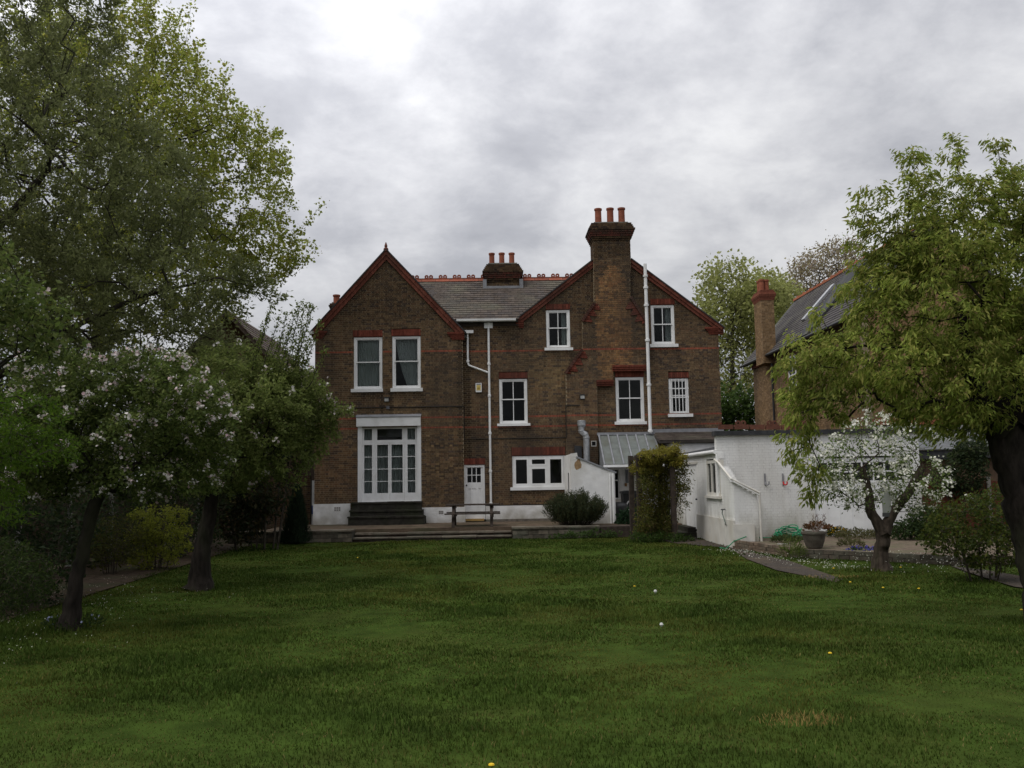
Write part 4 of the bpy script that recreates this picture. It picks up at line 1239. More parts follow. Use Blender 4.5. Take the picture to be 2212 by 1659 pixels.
# low buttress in front of the tall block: front face with sloping top
brick_wall(((0, YN), (1, 0), (0, -1)), [(XS + .0, 0), (XS + .62, 0), (XS + .62, 1.35), (XS, 1.72)], [], wcol, thick=.12, **kw)
brick_wall(((XS + .62, 0), (0, 1), (1, 0)), [(YN + .01, 0), (YFt - .2, 0), (YFt - .2, 1.35), (YN + .01, 1.33)], [], wcol, thick=.1, **kw)
wg = gw.build('wall', m_wbrick, t)
gb.build('brickwork', m_wbrick, wg, kind='stuff')
m = MB(); m.beam((XS - .03, YN - .03, 1.74), (XS + .66, YN - .03, 1.37), .10, .03); m.beam((XS - .02, YN, 1.72), (XS - .02, YFt - .03, 2.30), .08, .03); m.t = [WH] * len(m.v); m.build('coping', m_wbrick, t)
m = MB(); m.tube([(XS - .06, YFt + .1, 2.35), (XS - .06, YFt - .35, 2.25), (XS - .07, YN - .05, 1.80), (XS + .66, YN - .05, 1.43), (XS + .66, YN - .06, 0.0)], .032, 10); m.build('drainpipe', m_cream, t)
m = MB(); m.tube([(XS - .04, YFt - .12, ze_ - .02), (XS - .04, YFt - .12, 2.3)], .04, 8); m.build('drainpipe', m_white, t)
m = MB(); m.box(XS - .05, XS - .012, YN - .012, dy0 - .02, -.03, zsk); m.box(XS - .05, XS + .5, YN - .05, YN - .013, -.03, zsk - .1); m.build('plinth', m_cream, t)
m = MB(); m.tube([(XS - .06, YFt - .0, ze_ + .04), (XS - .06, 32.9, ze_ + .02)], .06, 10); m.build('gutter', m_white, t)
m = MB(); m.slab([(XS - .06, YFt + .23, ze_ + .1), (XS - .06, 33.0, ze_ + .1), (XS + 2.5, 33.0, ze_ + .55), (XS + 2.5, YFt + .23, ze_ + .55)][::-1], .09); m.build('felt_roof', m_felt, t)
m = MB(); m.box(XS - .08, xg1 + .1, YFt - .10, YFt + .25, ztg, ztg + .13, (0.05, 0.05, 0.05)); m.build('fascia', m_felt, t)
m = MB(); m.box(XS + 2.55, xg1, YFt + .26, YFt + 1.6, 0, ztg - .02); m.build('roof', m_felt, t)
for i, px in enumerate(range(1566, 1740, 34)):           # terracotta ridge crest behind the parapet
    yy = YFt + 1.9; p = ax(px, 919, yy); m = MB(); c = jit((0.15, 0.062, 0.04), .7, 1.05)
    m.box(p.x - .2, p.x + .235, yy - .06, yy + .06, p.z - .12, p.z + .02, c)
    if i % 2 == 1:
        for s in (-.08, .08): ring(m, (p.x + s, yy, p.z + .07), .03, .085, .05, c)
    m.build('ridge_tile', m_terra, t)
# garage doors with a strip of panes
m = MB(); dx0, dx1 = gdx + .02, xg1 - .27
yy = YFt + .06
pz0, pz1 = ax(1830, 1040, yy).z, ax(1830, 998, yy).z
xw0 = ax(1765, 1020, yy).x
cols_n = 8; hsg = []
cw = (dx1 - .08 - xw0) / cols_n
for i in range(cols_n):
    for j in range(2):
        hsg.append((xw0 + cw * i + .02, pz0 + (pz1 - pz0) * j / 2 + .018, xw0 + cw * (i + 1) - .02, pz0 + (pz1 - pz0) * (j + 1) / 2 - .018))
holes_frame(m, dx0, dx1, .15, gdz - .02, hsg, yy, yy + .05)
gd = m.build('garage_door', m_white, t)
for h in hsg: pane(gd, h[0], h[2], yy + .02, h[1], h[3])
for i in range(1, 8):
    c = dx0 + (dx1 - dx0) * i / 8; q = MB(); q.box(c - .008, c + .008, yy - .008, yy - .001, .15, pz0 - .1, (0.6, 0.6, 0.58)); q.build('cover_strip', m_white, gd)
# side window, door and steps of the wing
w_ = MB()
def yframe(mbx, a, b, c, d, w, x0, x1):
    mbx.box(x0, x1, a, a + w, c, d); mbx.box(x0, x1, b - w, b, c, d); mbx.box(x0, x1, a + w, b - w, c, c + w); mbx.box(x0, x1, a + w, b - w, d - w, d)
yframe(w_, wy0, wy1, wz0_, wz1_, .09, XS - .005, XS + .1)
for i in (1, 2):
    c = wy0 + (wy1 - wy0) * i / 3; w_.box(XS + .001, XS + .08, c - .045, c + .045, wz0_ + .09, wz1_ - .09)
wo = w_.build('window', m_cream, t)
m = MB(); m.box(XS + .04, XS + .045, wy0 + .09, wy1 - .09, wz0_ + .09, wz1_ - .09); m.build('pane', m_glass, wo)
m = MB(); m.box(XS - .08, XS + .05, wy0 - .08, wy1 + .08, wz0_ - .07, wz0_ - .002); m.build('sill', m_cream, wo)
m = MB(); m.box(XS + 1.6, XS + 1.7, YFt + .35, wy1 + 1.5, .2, 2.4); m.build('inner_wall', m_room, t)
m = MB(); m.box(XS + .03, XS + .08, dy0 + .05, dy1 - .05, .24, dz1 - .05)
for i in range(1, 6):
    c = dy0 + (dy1 - dy0) * i / 6; m.box(XS + .022, XS + .029, c - .012, c + .012, .26, dz1 - .06)
dd = m.build('door', m_white, t)
m = MB(); m.lathe([(.03, 0), (.035, .02), (.02, .05)], (XS + .0, dy0 + .14, 1.15), 8, (0.03, 0.03, 0.03)); m.build('handle', m_tint, dd)
m = MB(); m.box(XS - .02, XS + .1, dy0 - .2, dy1 + .2, dz1 + .002, dz1 + .07); m.build('lintel', m_cream, t)
st_ = thing('door_step', (XS - .3, (dy0 + dy1) / 2, 0), 'two dark stone steps below the white side door of the garage', 'steps')
m = MB(); m.box(XS - .62, XS - .052, dy0 + .02, dy1 + .15, -.02, .16); m.build('tread', m_stone, st_)
m = MB(); m.box(XS - .30, XS - .054, dy0 + .1, dy1 - .05, .16, .31); m.build('tread', m_stone, st_)

# hooks, hose, pot, terrace
for px, colr, lab, pre in ((1652, (0.22, 0.22, 0.23), 'grey metal wall hook on the white garage wall', 'grey'), (1691, (0.5, 0.02, 0.02), 'red-tipped wall hook on the white garage wall', 'red')):
    p = ax(px, 1036, YFt)
    t = thing('wall_hook', (p.x, YFt, p.z), lab, 'hook', 'hooks on the garage wall')
    m = MB(); m.box(p.x - .018, p.x + .018, YFt - .035, YFt - .005, p.z - .16, p.z + .17, (0.2, 0.2, 0.21)); m.build('plate', m_tint, t)
    m = MB(); m.tube([(p.x, YFt - .03, p.z - .06), (p.x, YFt - .06, p.z - .13), (p.x + .05, YFt - .09, p.z - .15), (p.x + .085, YFt - .1, p.z - .12), (p.x + .085, YFt - .1, p.z - .05)], .02, 8, colr); m.build('hook', m_tint, t)
A_, B_, C_ = (XS + .0, YN - .06), gp(1712, 1203), gp(2085, 1222)
TER = [A_, B_, C_, (13.5, C_[1] + .6), (13.5, YFt - .02), (XS + .7, YFt - .02), (XS + .7, YN - .06)]
TZ = 0.17
me = raw_mesh('terrace', [(x, y, z) for z in (0, TZ) for x, y in TER], [tuple(range(7, 14))] + [(i, (i + 1) % 7, 7 + (i + 1) % 7, 7 + i) for i in range(7)], None, m_bedsoil)
o = link_obj('terrace', me); o['kind'] = 'structure'
def edging(p, q, n, rows, label, col, h=.075, name='brick_edging'):
    t = thing(name, ((p[0] + q[0]) / 2, (p[1] + q[1]) / 2, 0), label, 'edging')
    d = Vector((q[0] - p[0], q[1] - p[1], 0)); L = d.length; d.normalize(); nrm = Vector((d.y, -d.x, 0))
    for r in range(rows):
        for i in range(n):
            a = Vector((*p, 0)) + d * (L * (i + (.5 if r % 2 else 0)) / n); b = a + d * (L / n - .012)
            if (b - Vector((*p, 0))).length > L + .05: continue
            z = h * (r + .5)
            m = MB(); off = nrm * (.06 - .012 * r + random.uniform(-.012, .012))
            m.beam(a + off + Vector((0, 0, z)), b + off + Vector((0, 0, z + random.uniform(-.006, .006))), .11, h - .01, (0, 0, 1), jit(col, .7, 1.2)); m.build('brick', m_rub, t)
edging(A_, B_, 15, 3, 'old brick edging of the terrace climbing beside the tarmac path', (0.15, 0.11, 0.08))
edging(B_, C_, 16, 2, 'dark low brick edging along the front of the terrace', (0.07, 0.058, 0.045), .1)

hc = P(1708, 1150, Y=25.2); hr = .38
m = MB(); pts = []
for i in range(11 * 24):
    a = i / 24 * 2 * math.pi; k = i / (11 * 24)
    r = hr * (1 - .32 * k) + .035 * math.sin(3.1 * a + k * 20)
    pts.append((hc.x + r * math.cos(a) * 1.05 + .06 * math.sin(k * 14), hc.y + .2 + r * .8 * math.sin(a), TZ + .02 + .30 * k * (0.55 + .45 * math.sin(a + .6)) + .05 * abs(math.sin(1.7 * a))))
m.tube(pts, .0135, 5)
e_ = [(hc.x - .3, hc.y, TZ + .03), (hc.x - .8, hc.y + .1, TZ + .03), (XS + .55, hc.y + .0, TZ + .08), (XS + .2, YN - .25, TZ + .14), (XS - .12, YN - .28, .2), (XS - .34, YN - .3, .02), (XS - .45, YN - .1, .03)]
m.tube(e_, .0135, 6)
m.single('garden_hose', m_hose, (hc.x, hc.y + .2, TZ), 'coiled green garden hose heaped against the white garage wall', 'hose')
p = P(1588, 1176, z=0); q1 = P(1567, 1130, X=XS - .1); q2 = P(1560, 1108, X=XS - .1)
m = MB(); m.tube([(p.x - .1, p.y + .1, .02), (p.x - .16, p.y + .5, .4), (q1.x, q1.y, q1.z), (q2.x, q2.y, q2.z + .0), (XS - .08, q2.y, q2.z + .08)], .012, 6, (0.03, 0.06, 0.045)); m.tube([(XS - .012, q2.y, q2.z + .1), (XS - .13, q2.y, q2.z + .09)], .02, 6, (0.1, 0.1, 0.1))
m.single('tap_hose', m_tint, (q1.x, q1.y, 0), 'dark thin hose hanging from the tap on the low white wing', 'hose')
pc = P(1766, 1186, z=TZ); pr_ = .285
t = thing('plant_pot', (pc.x, pc.y + .2, TZ), 'squat weathered stone pot with dead brown plant at the terrace edge', 'plant pot')
m = MB(); m.lathe([(.15, 0), (.185, .03), (.235, .18), (.265, .32), (.29, .34), (.29, .39), (.25, .395), (.24, .34), (.02, .33)], (pc.x, pc.y + .2, TZ), 22, (0.085, 0.075, 0.06)); m.build('pot', m_rub, t, smooth=False)
m = MB()
for i in range(5):
    a = random.uniform(-1, 1); b0 = Vector((pc.x + .05 * a, pc.y + .2, TZ + .35)); pts = [b0]
    for k in range(5): pts.append(pts[-1] + Vector((random.uniform(-.07, .07) + .03 * a, random.uniform(-.04, .04), .09)))
    m.tube(pts, [.014, .012, .010, .008, .006, .004], 5, (0.16, 0.12, 0.10))
    for k in (2, 3, 4): m.tube([pts[k], pts[k] + Vector((random.uniform(-.12, .12), random.uniform(-.05, .05), .08))], [.006, .003], 4, (0.16, 0.12, 0.10))
m.build('dead_stems', m_tint, t)

# ------------------------------------------------------------------ picnic table on the patio
TY = 31.35
tx0, tx1 = ax(968, 1100, TY - .7).x, ax(1072, 1100, TY - .7).x
t = thing('picnic_table', ((tx0 + tx1) / 2, TY, PZ), 'dark wooden picnic table with attached benches on the patio', 'picnic table')
zt = PZ + .735
for i in range(5):
    y = TY - .33 + i * .165
    m = MB(); m.box(tx0 - .1, tx1 + .1, y - .074, y + .074, zt - .038, zt); m.build('table_plank', m_wood, t)
for s in (-1, 1):
    for k in range(2):
        y = TY + s * (.62 + .15 * k)
        m = MB(); m.box(tx0 - .12, tx1 + .13, y - .066, y + .066, PZ + .415, PZ + .452); m.build('bench_plank', m_wood, t)
for x in (tx0 + .16, tx1 - .16):
    for s in (-1, 1):
        m = MB(); m.beam((x, TY + s * .72, PZ + .0), (x, TY + s * .24, zt - .04), .045, .1, (1, 0, 0)); m.build('leg', m_wood, t)
    m = MB(); m.box(x + .03, x + .075, TY - .78, TY + .78, PZ + .32, PZ + .413); m.build('bench_bearer', m_wood, t)
    m = MB(); m.box(x + .03, x + .075, TY - .36, TY + .36, zt - .13, zt - .04); m.build('table_bearer', m_wood, t)

# ------------------------------------------------------------------ climber-covered arbour posts (foliage follows with the plants)
ARY = 27.6
t = thing('garden_arbour', (ax(1454, 1168, ARY).x, ARY, 0), 'rough timber arbour posts buried in a yellow green climber', 'arbour')
for px, y in ((1456, ARY), (1385, ARY + .2), (1440, ARY + .9), (1378, ARY + 1.1)):
    x = ax(px, 1120, ARY).x; m = MB(); m.box(x - .075, x + .075, y - .075, y + .075, 0, 2.55); m.build('post', m_wood, t)
xl_, xr_ = ax(1385, 1000, ARY).x, ax(1460, 1000, ARY).x
for y in (ARY, ARY + .95):
    m = MB(); m.box(xl_ - .2, xr_ + .2, y - .04, y + .04, 2.4, 2.5); m.build('beam', m_wood, t)
for i in range(4):
    m = MB(); x = xl_ + (xr_ - xl_) * i / 3; m.box(x - .03, x + .03, ARY - .25, ARY + 1.2, 2.5, 2.56); m.build('rafter', m_wood, t)

# ------------------------------------------------------------------ boundary on the left: fence, wall, gate strip, far house
FX = -10.2
t = thing('board_fence', (FX, 20, 0), 'dark brown close board fence behind the left border', 'fence')
m = MB()
y = 8.0
while y < 33.5:
    m.box(FX - .012 + random.uniform(-.006, .006), FX + .006, y, y + .092, .08, 1.68 + random.uniform(-.012, .012), jit((0.075, 0.05, 0.034), .7, 1.25)); y += .1
m.build('boards', m_redwood, t, kind='stuff')
y = P(310, 1080, X=FX).y
for k in range(-7, 4):
    m = MB(); yy = y + k * 2.4
    if 7 < yy < 33.6: m.box(FX + .012, FX + .10, yy - .05, yy + .05, 0, 1.74, (0.3, 0.29, 0.27)); m.build('post', m_tint, t)
for z in (.4, 1.4):
    m = MB(); m.box(FX + .008, FX + .05, 8, 33.5, z, z + .08, (0.06, 0.045, 0.03)); m.build('rail', m_tint, t)
YL = 35.2
t = thing('side_wall', (ax(600, 1100, YL).x, YL, 0), 'tall brick garden wall with stepped top left of the house', 'wall')
bw_, bb_ = MB(), MB()
zt = ax(600, 1016, YL).z
x0, x1, x2 = ax(420, 1060, YL).x, ax(652, 1060, YL).x, ax(671, 1060, YL).x
z2 = ax(664, 1031, YL).z
brick_wall(((0, YL), (1, 0), (0, -1)), [(x0, 0), (x2, 0), (x2, z2), (x1, z2 + .2), (x1 - .1, zt), (x0, zt)], [], lambda x, z, k: [q * .62 for q in random.choice(STOCK)], thick=.25, wallmb=bw_, brickmb=bb_, mort=(.12, .1, .075))
w_ = bw_.build('core', m_brick, t); bb_.build('brickwork', m_brick, w_, kind='stuff')
m = MB(); m.box(x0, x1 - .08, YL - .05, YL + .3, zt, zt + .07, (0.05, 0.04, 0.035)); m.build('coping', m_rub, t)
p = ax(675, 1085, 38.5)
m = MB(); m.box(p.x - .3, p.x + .25, 38.5, 38.6, 0, ax(675, 1038, 38.5).z, (0.5, 0.5, 0.5)); m.box(p.x - .3, p.x + .25, 38.48, 38.498, .6, .95, (0.04, 0.07, 0.2)); m.single('side_gate', m_tint, (p.x, 38.5, 0), 'pale side gate with blue band in the gap left of the house', 'gate')

# neighbour on the left: brown tiled gable end
YH = 39.0
t = thing('neighbour_house', (ax(560, 900, YH).x, YH, 0), 'neighbouring house with brown tiled roof half hidden by the left trees', 'house')
(ra, za), (rb, zb2) = xz(487, 668, YH), xz(668, 858, YH)
(rc, zc2) = (2 * ra - rb, zb2)
m = MB(); m.prism([(rc, 0), (rb - .4, 0), (rb - .4, zb2 + .25), (ra, za - .15), (rc + .4, zb2 + .25)], YH + .5, YH + 9, (0.13, 0.085, 0.055)); m.build('wall', m_brick, t)
roofL = MB()
roofL.slab([(rb, YH, zb2), (rb, YH + 9, zb2), (ra, YH + 9, za), (ra, YH, za)], .14, (0.075, 0.055, 0.045)); roofL.slab([(rc, YH + 9, zc2), (rc, YH, zc2), (ra - .001, YH, za), (ra - .001, YH + 9, za)], .14, (0.075, 0.055, 0.045))
r_ = roofL.build('roof', m_slate, t)
d = Vector((rb - ra, 0, zb2 - za)); L = d.length; d.normalize(); nn_ = Vector((-d.z, 0, d.x))
m = MB()
for j in range(int(L / .3)):
    a = Vector((ra, YH - .02, za)) + d * (j * .3); b = a + d * .36
    m.prism([(a.x, a.z), (b.x, b.z), (b.x + nn_.x * .045, b.z + nn_.z * .045), (a.x + nn_.x * .02, a.z + nn_.z * .02)], YH - .03, YH + 8.9, jit((0.085, 0.06, 0.048), .8, 1.2))
m.build('tile_courses', m_slate, r_, kind='stuff')
# ------------------------------------------------------------------ neighbour on the right
t = thing('brick_villa', (10, 30, 0), 'yellow brick villa with slate roof and tall chimney beyond the white garage', 'house')
NX = 13.2
RX = 16.2
ynf, ynn = P(1629, 850, X=NX).y, 32.6
p0, p1 = P(1602, 796, X=NX - .3), P(1722, 731, X=NX - .3)
zE = .5 * (p0.z + p1.z)
vw, vb = MB(), MB()
YEL = [(0.24, 0.155, 0.08), (0.21, 0.135, 0.072), (0.27, 0.18, 0.10), (0.185, 0.118, 0.066)]
brick_wall(((NX, 0), (0, 1), (-1, 0)), [(ynn, 0.3), (ynf, .3), (ynf, zE + .2), (ynn, zE + .2)], [], lambda s, z, k: random.choice(YEL), thick=.3, wallmb=vw, brickmb=vb)
vw.box(NX + .01, NX + 6, ynf - .3, ynf, 0, zE, (0.2, 0.13, 0.075)); vw.box(NX + .02, 2 * RX - NX, ynn + .02, ynn + .3, 0, zE, (0.24, 0.15, 0.08)); vw.prism([(NX, zE), (2 * RX - NX, zE), (RX, zE + (RX - NX) * .93)], ynn + .03, ynn + .25, (0.24, 0.15, 0.08))
w_ = vw.build('wall', m_brick, t); vb.build('brickwork', m_brick, w_, kind='stuff')
ya, yb = ynn - .1, p0.y
pA = P(1838, 591, X=RX); pB = P(1716, 640, X=RX); zR = .5 * (pA.z + pB.z)
rv = MB(); E0 = NX - .3
rv.slab([(E0, yb, zE), (E0, ya, zE), (RX, ya, zR), (RX, pB.y, zR)], .12, (0.06, 0.058, 0.06))
rv.slab([(RX + .001, pB.y, zR), (RX + .001, ya, zR), (2 * RX - E0, ya, zE), (2 * RX - E0, yb, zE)], .12, (0.06, 0.058, 0.06))
rvo = rv.build('roof', m_slate, t)
m = MB(); vv_ = Vector((RX - E0, 0, zR - zE)); Lv = vv_.length; vv_.normalize()
nv_ = int(Lv / .2); npc = int((yb - ya) / .26)
slates(m, (E0, yb, zE), (0, -1, 0), vv_, npc, nv_, .26, Lv / nv_, .012, lambda a, b: jit((0.075, 0.068, 0.068), .8, 1.15))
m.build('slates', m_slate, rvo, kind='stuff')
m = MB()
a_ = P(1838, 594, X=RX + .0); b_ = P(1724, 733, X=E0)
# darker lead-covered valley and second roof facing the garden
off = Vector((-.05, 0, .05))
m.slab([b_ + off, Vector((E0 - .05, b_.y - 1.2, zE + .1)), Vector((RX - .2, a_.y - 3.2, zR + .02)), Vector((RX - .05, a_.y, zR + .05))], .08, (0.045, 0.046, 0.05)); m.build('valley_lead', m_slate, rvo)
n_ = 16
for i in range(n_):
    y = pB.y + (ya - pB.y) * (i + .5) / n_; hw = abs(ya - pB.y) / n_ / 2
    m = MB(); c = jit((0.33, 0.115, 0.06), .85, 1.15)
    m.box(RX - .09, RX + .09, y - hw + .004, y + hw - .004, zR - .02, zR + .09, c); m.box(RX - .03, RX + .03, y - .08, y + .08, zR + .09, zR + .17, c); m.build('ridge_tile', m_terra, rvo)
a_, b_ = P(1757, 672, X=None, Y=29.0), P(1785, 634, Y=31)
s0 = Vector((E0, 0, zE)) + vv_ * (Lv * .34); s1 = Vector((E0, 0, zE)) + vv_ * (Lv * .78)
ysk = P(1770, 652, X=s0.x * .5 + s1.x * .5).y
nrm = Vector((-vv_.z, 0, vv_.x))
m = MB(); m.slab([Vector((s0.x, ysk + .22, s0.z)) + nrm * .12, Vector((s0.x, ysk - .22, s0.z)) + nrm * .12, Vector((s1.x, ysk - .22, s1.z)) + nrm * .12, Vector((s1.x, ysk + .22, s1.z)) + nrm * .12], .1, (0.45, 0.46, 0.47)); m.build('skylight', m_steel, rvo)
m = MB(); m.tube([(E0 - .06, yb, zE - .03), (E0 - .06, ya, zE - .03)], .07, 8); m.build('gutter', m_black, t)
pdp = P(1671, 850, X=NX - .08)
m = MB(); m.tube([(NX - .1, pdp.y, zE - .1), (NX - .1, pdp.y, .5)], .055, 8); m.build('downpipe', m_black, t)
m = MB(); m.box(NX - .08, NX - .01, pdp.y + .25, ynf + .0, zE - .3, zE - .1, RED); m.build('red_course', m_brick, t)
# window of the villa
wyc = P(1713, 810, X=NX).y; wzc = P(1713, 810, X=NX).z
w_ = MB(); yframe(w_, wyc - .5, wyc + .5, wzc - .85, wzc + .85, .09, NX - .03, NX + .08); w_.box(NX - .02, NX + .06, wyc - .41, wyc + .41, wzc - .025, wzc + .025); w_.box(NX - .019, NX + .055, wyc - .02, wyc + .02, wzc - .76, wzc + .76)
wo = w_.build('window', m_white, t); m = MB(); m.box(NX - .018, NX - .012, wyc - .42, wyc + .42, wzc - .77, wzc + .77, (0.02, 0.022, 0.025)); m.build('pane', m_tint, wo)
# its chimney
cy_ = P(1652, 720, X=NX - .25).y
c0 = P(1646, 700, Y=cy_ - .45).x; c1 = P(1674, 700, Y=cy_ - .45).x
zc0, zc1, zc2_ = zE - .4, P(1660, 652, Y=cy_).z, P(1660, 634, Y=cy_).z
cw_, cb_ = MB(), MB()
for fr_, L0, L1 in ((((0, cy_ - .45), (1, 0), (0, -1)), c0, c1), (((c0, 0), (0, 1), (-1, 0)), cy_ - .44, cy_ + .75)):
    brick_wall(fr_, [(L0, zc0), (L1, zc0), (L1, zc1), (L0, zc1)], [], lambda s, z, k: random.choice(YEL), thick=.12, wallmb=cw_, brickmb=cb_)
cw_.box(c0 + .1, c1, cy_ - .35, cy_ + .7, zc0, zc1, (0.2, 0.13, 0.07))
for k in range(8):
    g_ = (.02 + .022 * k) if k < 4 else (.10 - .03 * (k - 4)); z = zc1 + (zc2_ + .1 - zc1) * k / 8
    cw_.box(c0 - g_, c1 + g_, cy_ - .45 - g_, cy_ + .75 + g_, z + .006, z + (zc2_ + .1 - zc1) / 8 - .006, jit((0.21, 0.078, 0.05), .8, 1.1))
ch = cw_.build('chimney', m_brick, t); cb_.build('brickwork', m_brick, ch, kind='stuff')
for dx, dy in ((-.12, 0), (.14, .1), (-.1, .4)):
    m = MB(); m.lathe([(.13, 0), (.12, .1), (.115, .50), (.14, .52), (.14, .60), (.1, .61)], ((c0 + c1) / 2 + dx, cy_ + dy, zc2_ + .08), 12, (0.26, 0.09, 0.052)); m.build('chimney_pot', m_terra, ch)

# shed and red fence at the right edge
YR = 25.2
xq0 = ax(1995, 1080, YR).x
t = thing('red_fence', (xq0 + 1.2, YR, 0), 'red brown board fence and gate right of the garage', 'fence')
ztp = ax(2050, 1040, YR).z
nb_ = 26
for i in range(nb_):
    x = xq0 + i * .125; m = MB(); m.box(x, x + .118, YR + random.uniform(-.01, .01), YR + .03, .02, ztp + random.uniform(-.01, .01), jit((0.115, 0.038, 0.022), .75, 1.2)); m.build('board', m_redwood, t)
xp_ = ax(2136, 1080, YR).x; m = MB(); m.box(xp_ - .05, xp_ + .05, YR - .07, YR - .012, 0, ax(2136, 1030, YR).z, (0.28, 0.26, 0.23)); m.build('post', m_tint, t)
t = thing('garden_shed', (xq0 + 2.0, 28, 0), 'dark flat roofed shed with brown wall behind the red fence', 'shed')
ys_ = 27.6; xa = ax(1985, 990, ys_).x
z0_, z1_ = ax(2060, 990, ys_).z, ax(2060, 972, ys_).z
m = MB(); m.box(xa, xa + 4, ys_ + .25, ys_ + 3, 0, z0_ - .02, (0.15, 0.095, 0.06)); m.build('wall', m_brick, t)
m = MB(); m.box(xa - .2, xa + 4.2, ys_, ys_ + 3.2, z0_, z1_, (0.03, 0.03, 0.03)); m.build('fascia', m_felt, t)
for i in range(12):
    m = MB(); x = xa - .2 + i * .37; m.slab([(x + .006, ys_ - .05, z1_ + .03), (x + .364, ys_ - .05, z1_ + .03), (x + .364, ys_ + 3.2, z1_ + .95), (x + .006, ys_ + 3.2, z1_ + .95)], .03, (0.12, 0.125, 0.13)); m.build('roof_sheet', m_slate, t)
for i in range(9):
    m = MB(); x = xa + i * .46; m.box(x, x + .45, ys_ + 3.0, ys_ + 3.25, z1_ + .94, z1_ + 1.16, jit((0.26, 0.09, 0.05), .8, 1.15)); m.build('ridge_tile', m_terra, t)

# little things left on the grass and terrace
p = P(2300 / 1.4756 + 445 * .4358 / 1.4756, 1400 / 1.4756 + 768 * .4358 / 1.4756, z=TZ)
m = MB(); m.box(p.x - .12, p.x + .12, p.y - .03, p.y + .03, TZ, TZ + .012, (0.5, 0.5, 0.48)); m.box(p.x + .12, p.x + .2, p.y - .02, p.y + .02, TZ, TZ + .02, (0.05, 0.05, 0.05)); m.single('trowel', m_tint, (p.x, p.y, TZ), 'small pale hand trowel lying by the terrace edging', 'trowel')
for i, (px, py) in enumerate(((1163, 1154), (1178, 1153))):
    p = P(px, py, z=.05); m = MB(); m.lathe([(.07, 0), (.11, .16), (.12, .2), (.1, .21), (.03, .12)], (p.x, p.y, 0), 12, (0.22, 0.08, 0.045)); m.single('flower_pot', m_terra, (p.x, p.y, 0), ('left' if i == 0 else 'right') + ' one of two small terracotta pots at the foot of the retaining wall', 'flower pot', 'terracotta pots by the retaining wall')
p = ax(1913, 1050, 18.25)
m = MB(); m.box(p.x - .085, p.x + .085, 18.24, 18.262, p.z - .52, p.z + .05, (0.42, 0.43, 0.40)); m.box(p.x - .09, p.x + .09, 18.235, 18.267, p.z - .6, p.z - .521, (0.1, 0.1, 0.1)); m.single('hanging_strip', m_tint, (p.x, 18.25, p.z - .6), 'pale plastic strip hanging among the branches of the blossoming tree', 'strip')
# ------------------------------------------------------------------ plants
def unit(v):
    return v / np.maximum(np.linalg.norm(v, axis=-1, keepdims=True), 1e-9)
def rand_dirs(n):
    return unit(rng.normal(size=(n, 3)))
def kites(c, d, nrm, L, Wd, fold=0.25, at=0.45):
    """leaf blades: base point c, pointing along d, blade normal near nrm. Two triangles each, folded along the midrib."""
    n = len(c)
    s = unit(np.cross(d, nrm)); up = np.cross(s, d)
    L = np.broadcast_to(L, (n,))[:, None]; Wd = np.broadcast_to(Wd, (n,))[:, None]
    v0 = c; v2 = c + d * L - up * L * .12
    v1 = c + d * L * at + s * Wd * .5 + up * Wd * fold * .5
    v3 = c + d * L * at - s * Wd * .5 + up * Wd * fold * .5
    V = np.stack([v0, v1, v2, v3], 1).reshape(-1, 3)
    b = np.arange(n)[:, None] * 4
    F = np.concatenate([b + [0, 1, 2], b + [0, 2, 3]], 0)
    return V, F
def lerp_cols(n, cols, spread=.18):
    cols = np.array(cols)
    i = rng.integers(0, len(cols), n); j = rng.integers(0, len(cols), n); t = rng.random((n, 1))
    c = cols[i] * (1 - t) + cols[j] * t
    return c * rng.uniform(1 - spread, 1 + spread, (n, 1))
def grow(start, attract, step=.28, up=.25, wander=.10, reach=.0):
    """start: trunk polylines [(points, ...)]; attract: (n,3). Returns node positions and parents."""
    cap = 60000
    pos = np.zeros((cap, 3)); par = np.full(cap, -1); hop = np.zeros(cap); n = 0
    for line, at in start:
        prev = -1 if at is None else int(np.argmin(((pos[:n] - np.array(at)) ** 2).sum(1)))
        line = [np.array(p, float) for p in line]
        for k in range(len(line) - 1):
            a, b = line[k], line[k + 1]
            m = max(1, int(np.linalg.norm(b - a) / step))
            for i in range(m + (1 if k == len(line) - 2 else 0)):
                if prev >= 0 and k == 0 and i == 0 and at is not None: continue
                pos[n] = a + (b - a) * i / m; par[n] = prev; hop[n] = 0; prev = n; n += 1
    ntr = n
    tips = pos[max(0, int(ntr * .3)):ntr]
    d0 = np.min(np.linalg.norm(attract[:, None] - tips[None], axis=2), 1) if len(tips) else np.zeros(len(attract))
    for a in attract[np.argsort(d0)]:
        dv = a - pos[:n]; d = np.linalg.norm(dv, axis=1)
        cost = d + reach * hop[:n] + np.where(dv[:, 2] < -.05, -dv[:, 2] * .5, 0) + np.where(np.arange(n) < ntr * .3, 2.0 + d * .5, 0)
        i = int(np.argmin(cost)); L = d[i]
        if L < step * .5: continue
        m = max(1, int(L / step))
        p0 = pos[i]; g = par[i]
        t0 = (p0 - pos[g]) if g >= 0 else np.array([0, 0, 1.0])
        t0 = t0 / (np.linalg.norm(t0) + 1e-9)
        c = p0 + (t0 * .5 + np.array([0, 0, up])) * L * .4
        prev = i
        for k in range(1, m + 1):
            t = k / m
            q = p0 * (1 - t) ** 2 + c * 2 * t * (1 - t) + a * t * t
            if k < m: q = q + rng.normal(size=3) * wander * step
            pos[n] = q; par[n] = prev; hop[n] = hop[prev] + step; prev = n; n += 1
            if n >= cap - 2: return pos[:n], par[:n], ntr
    return pos[:n], par[:n], ntr
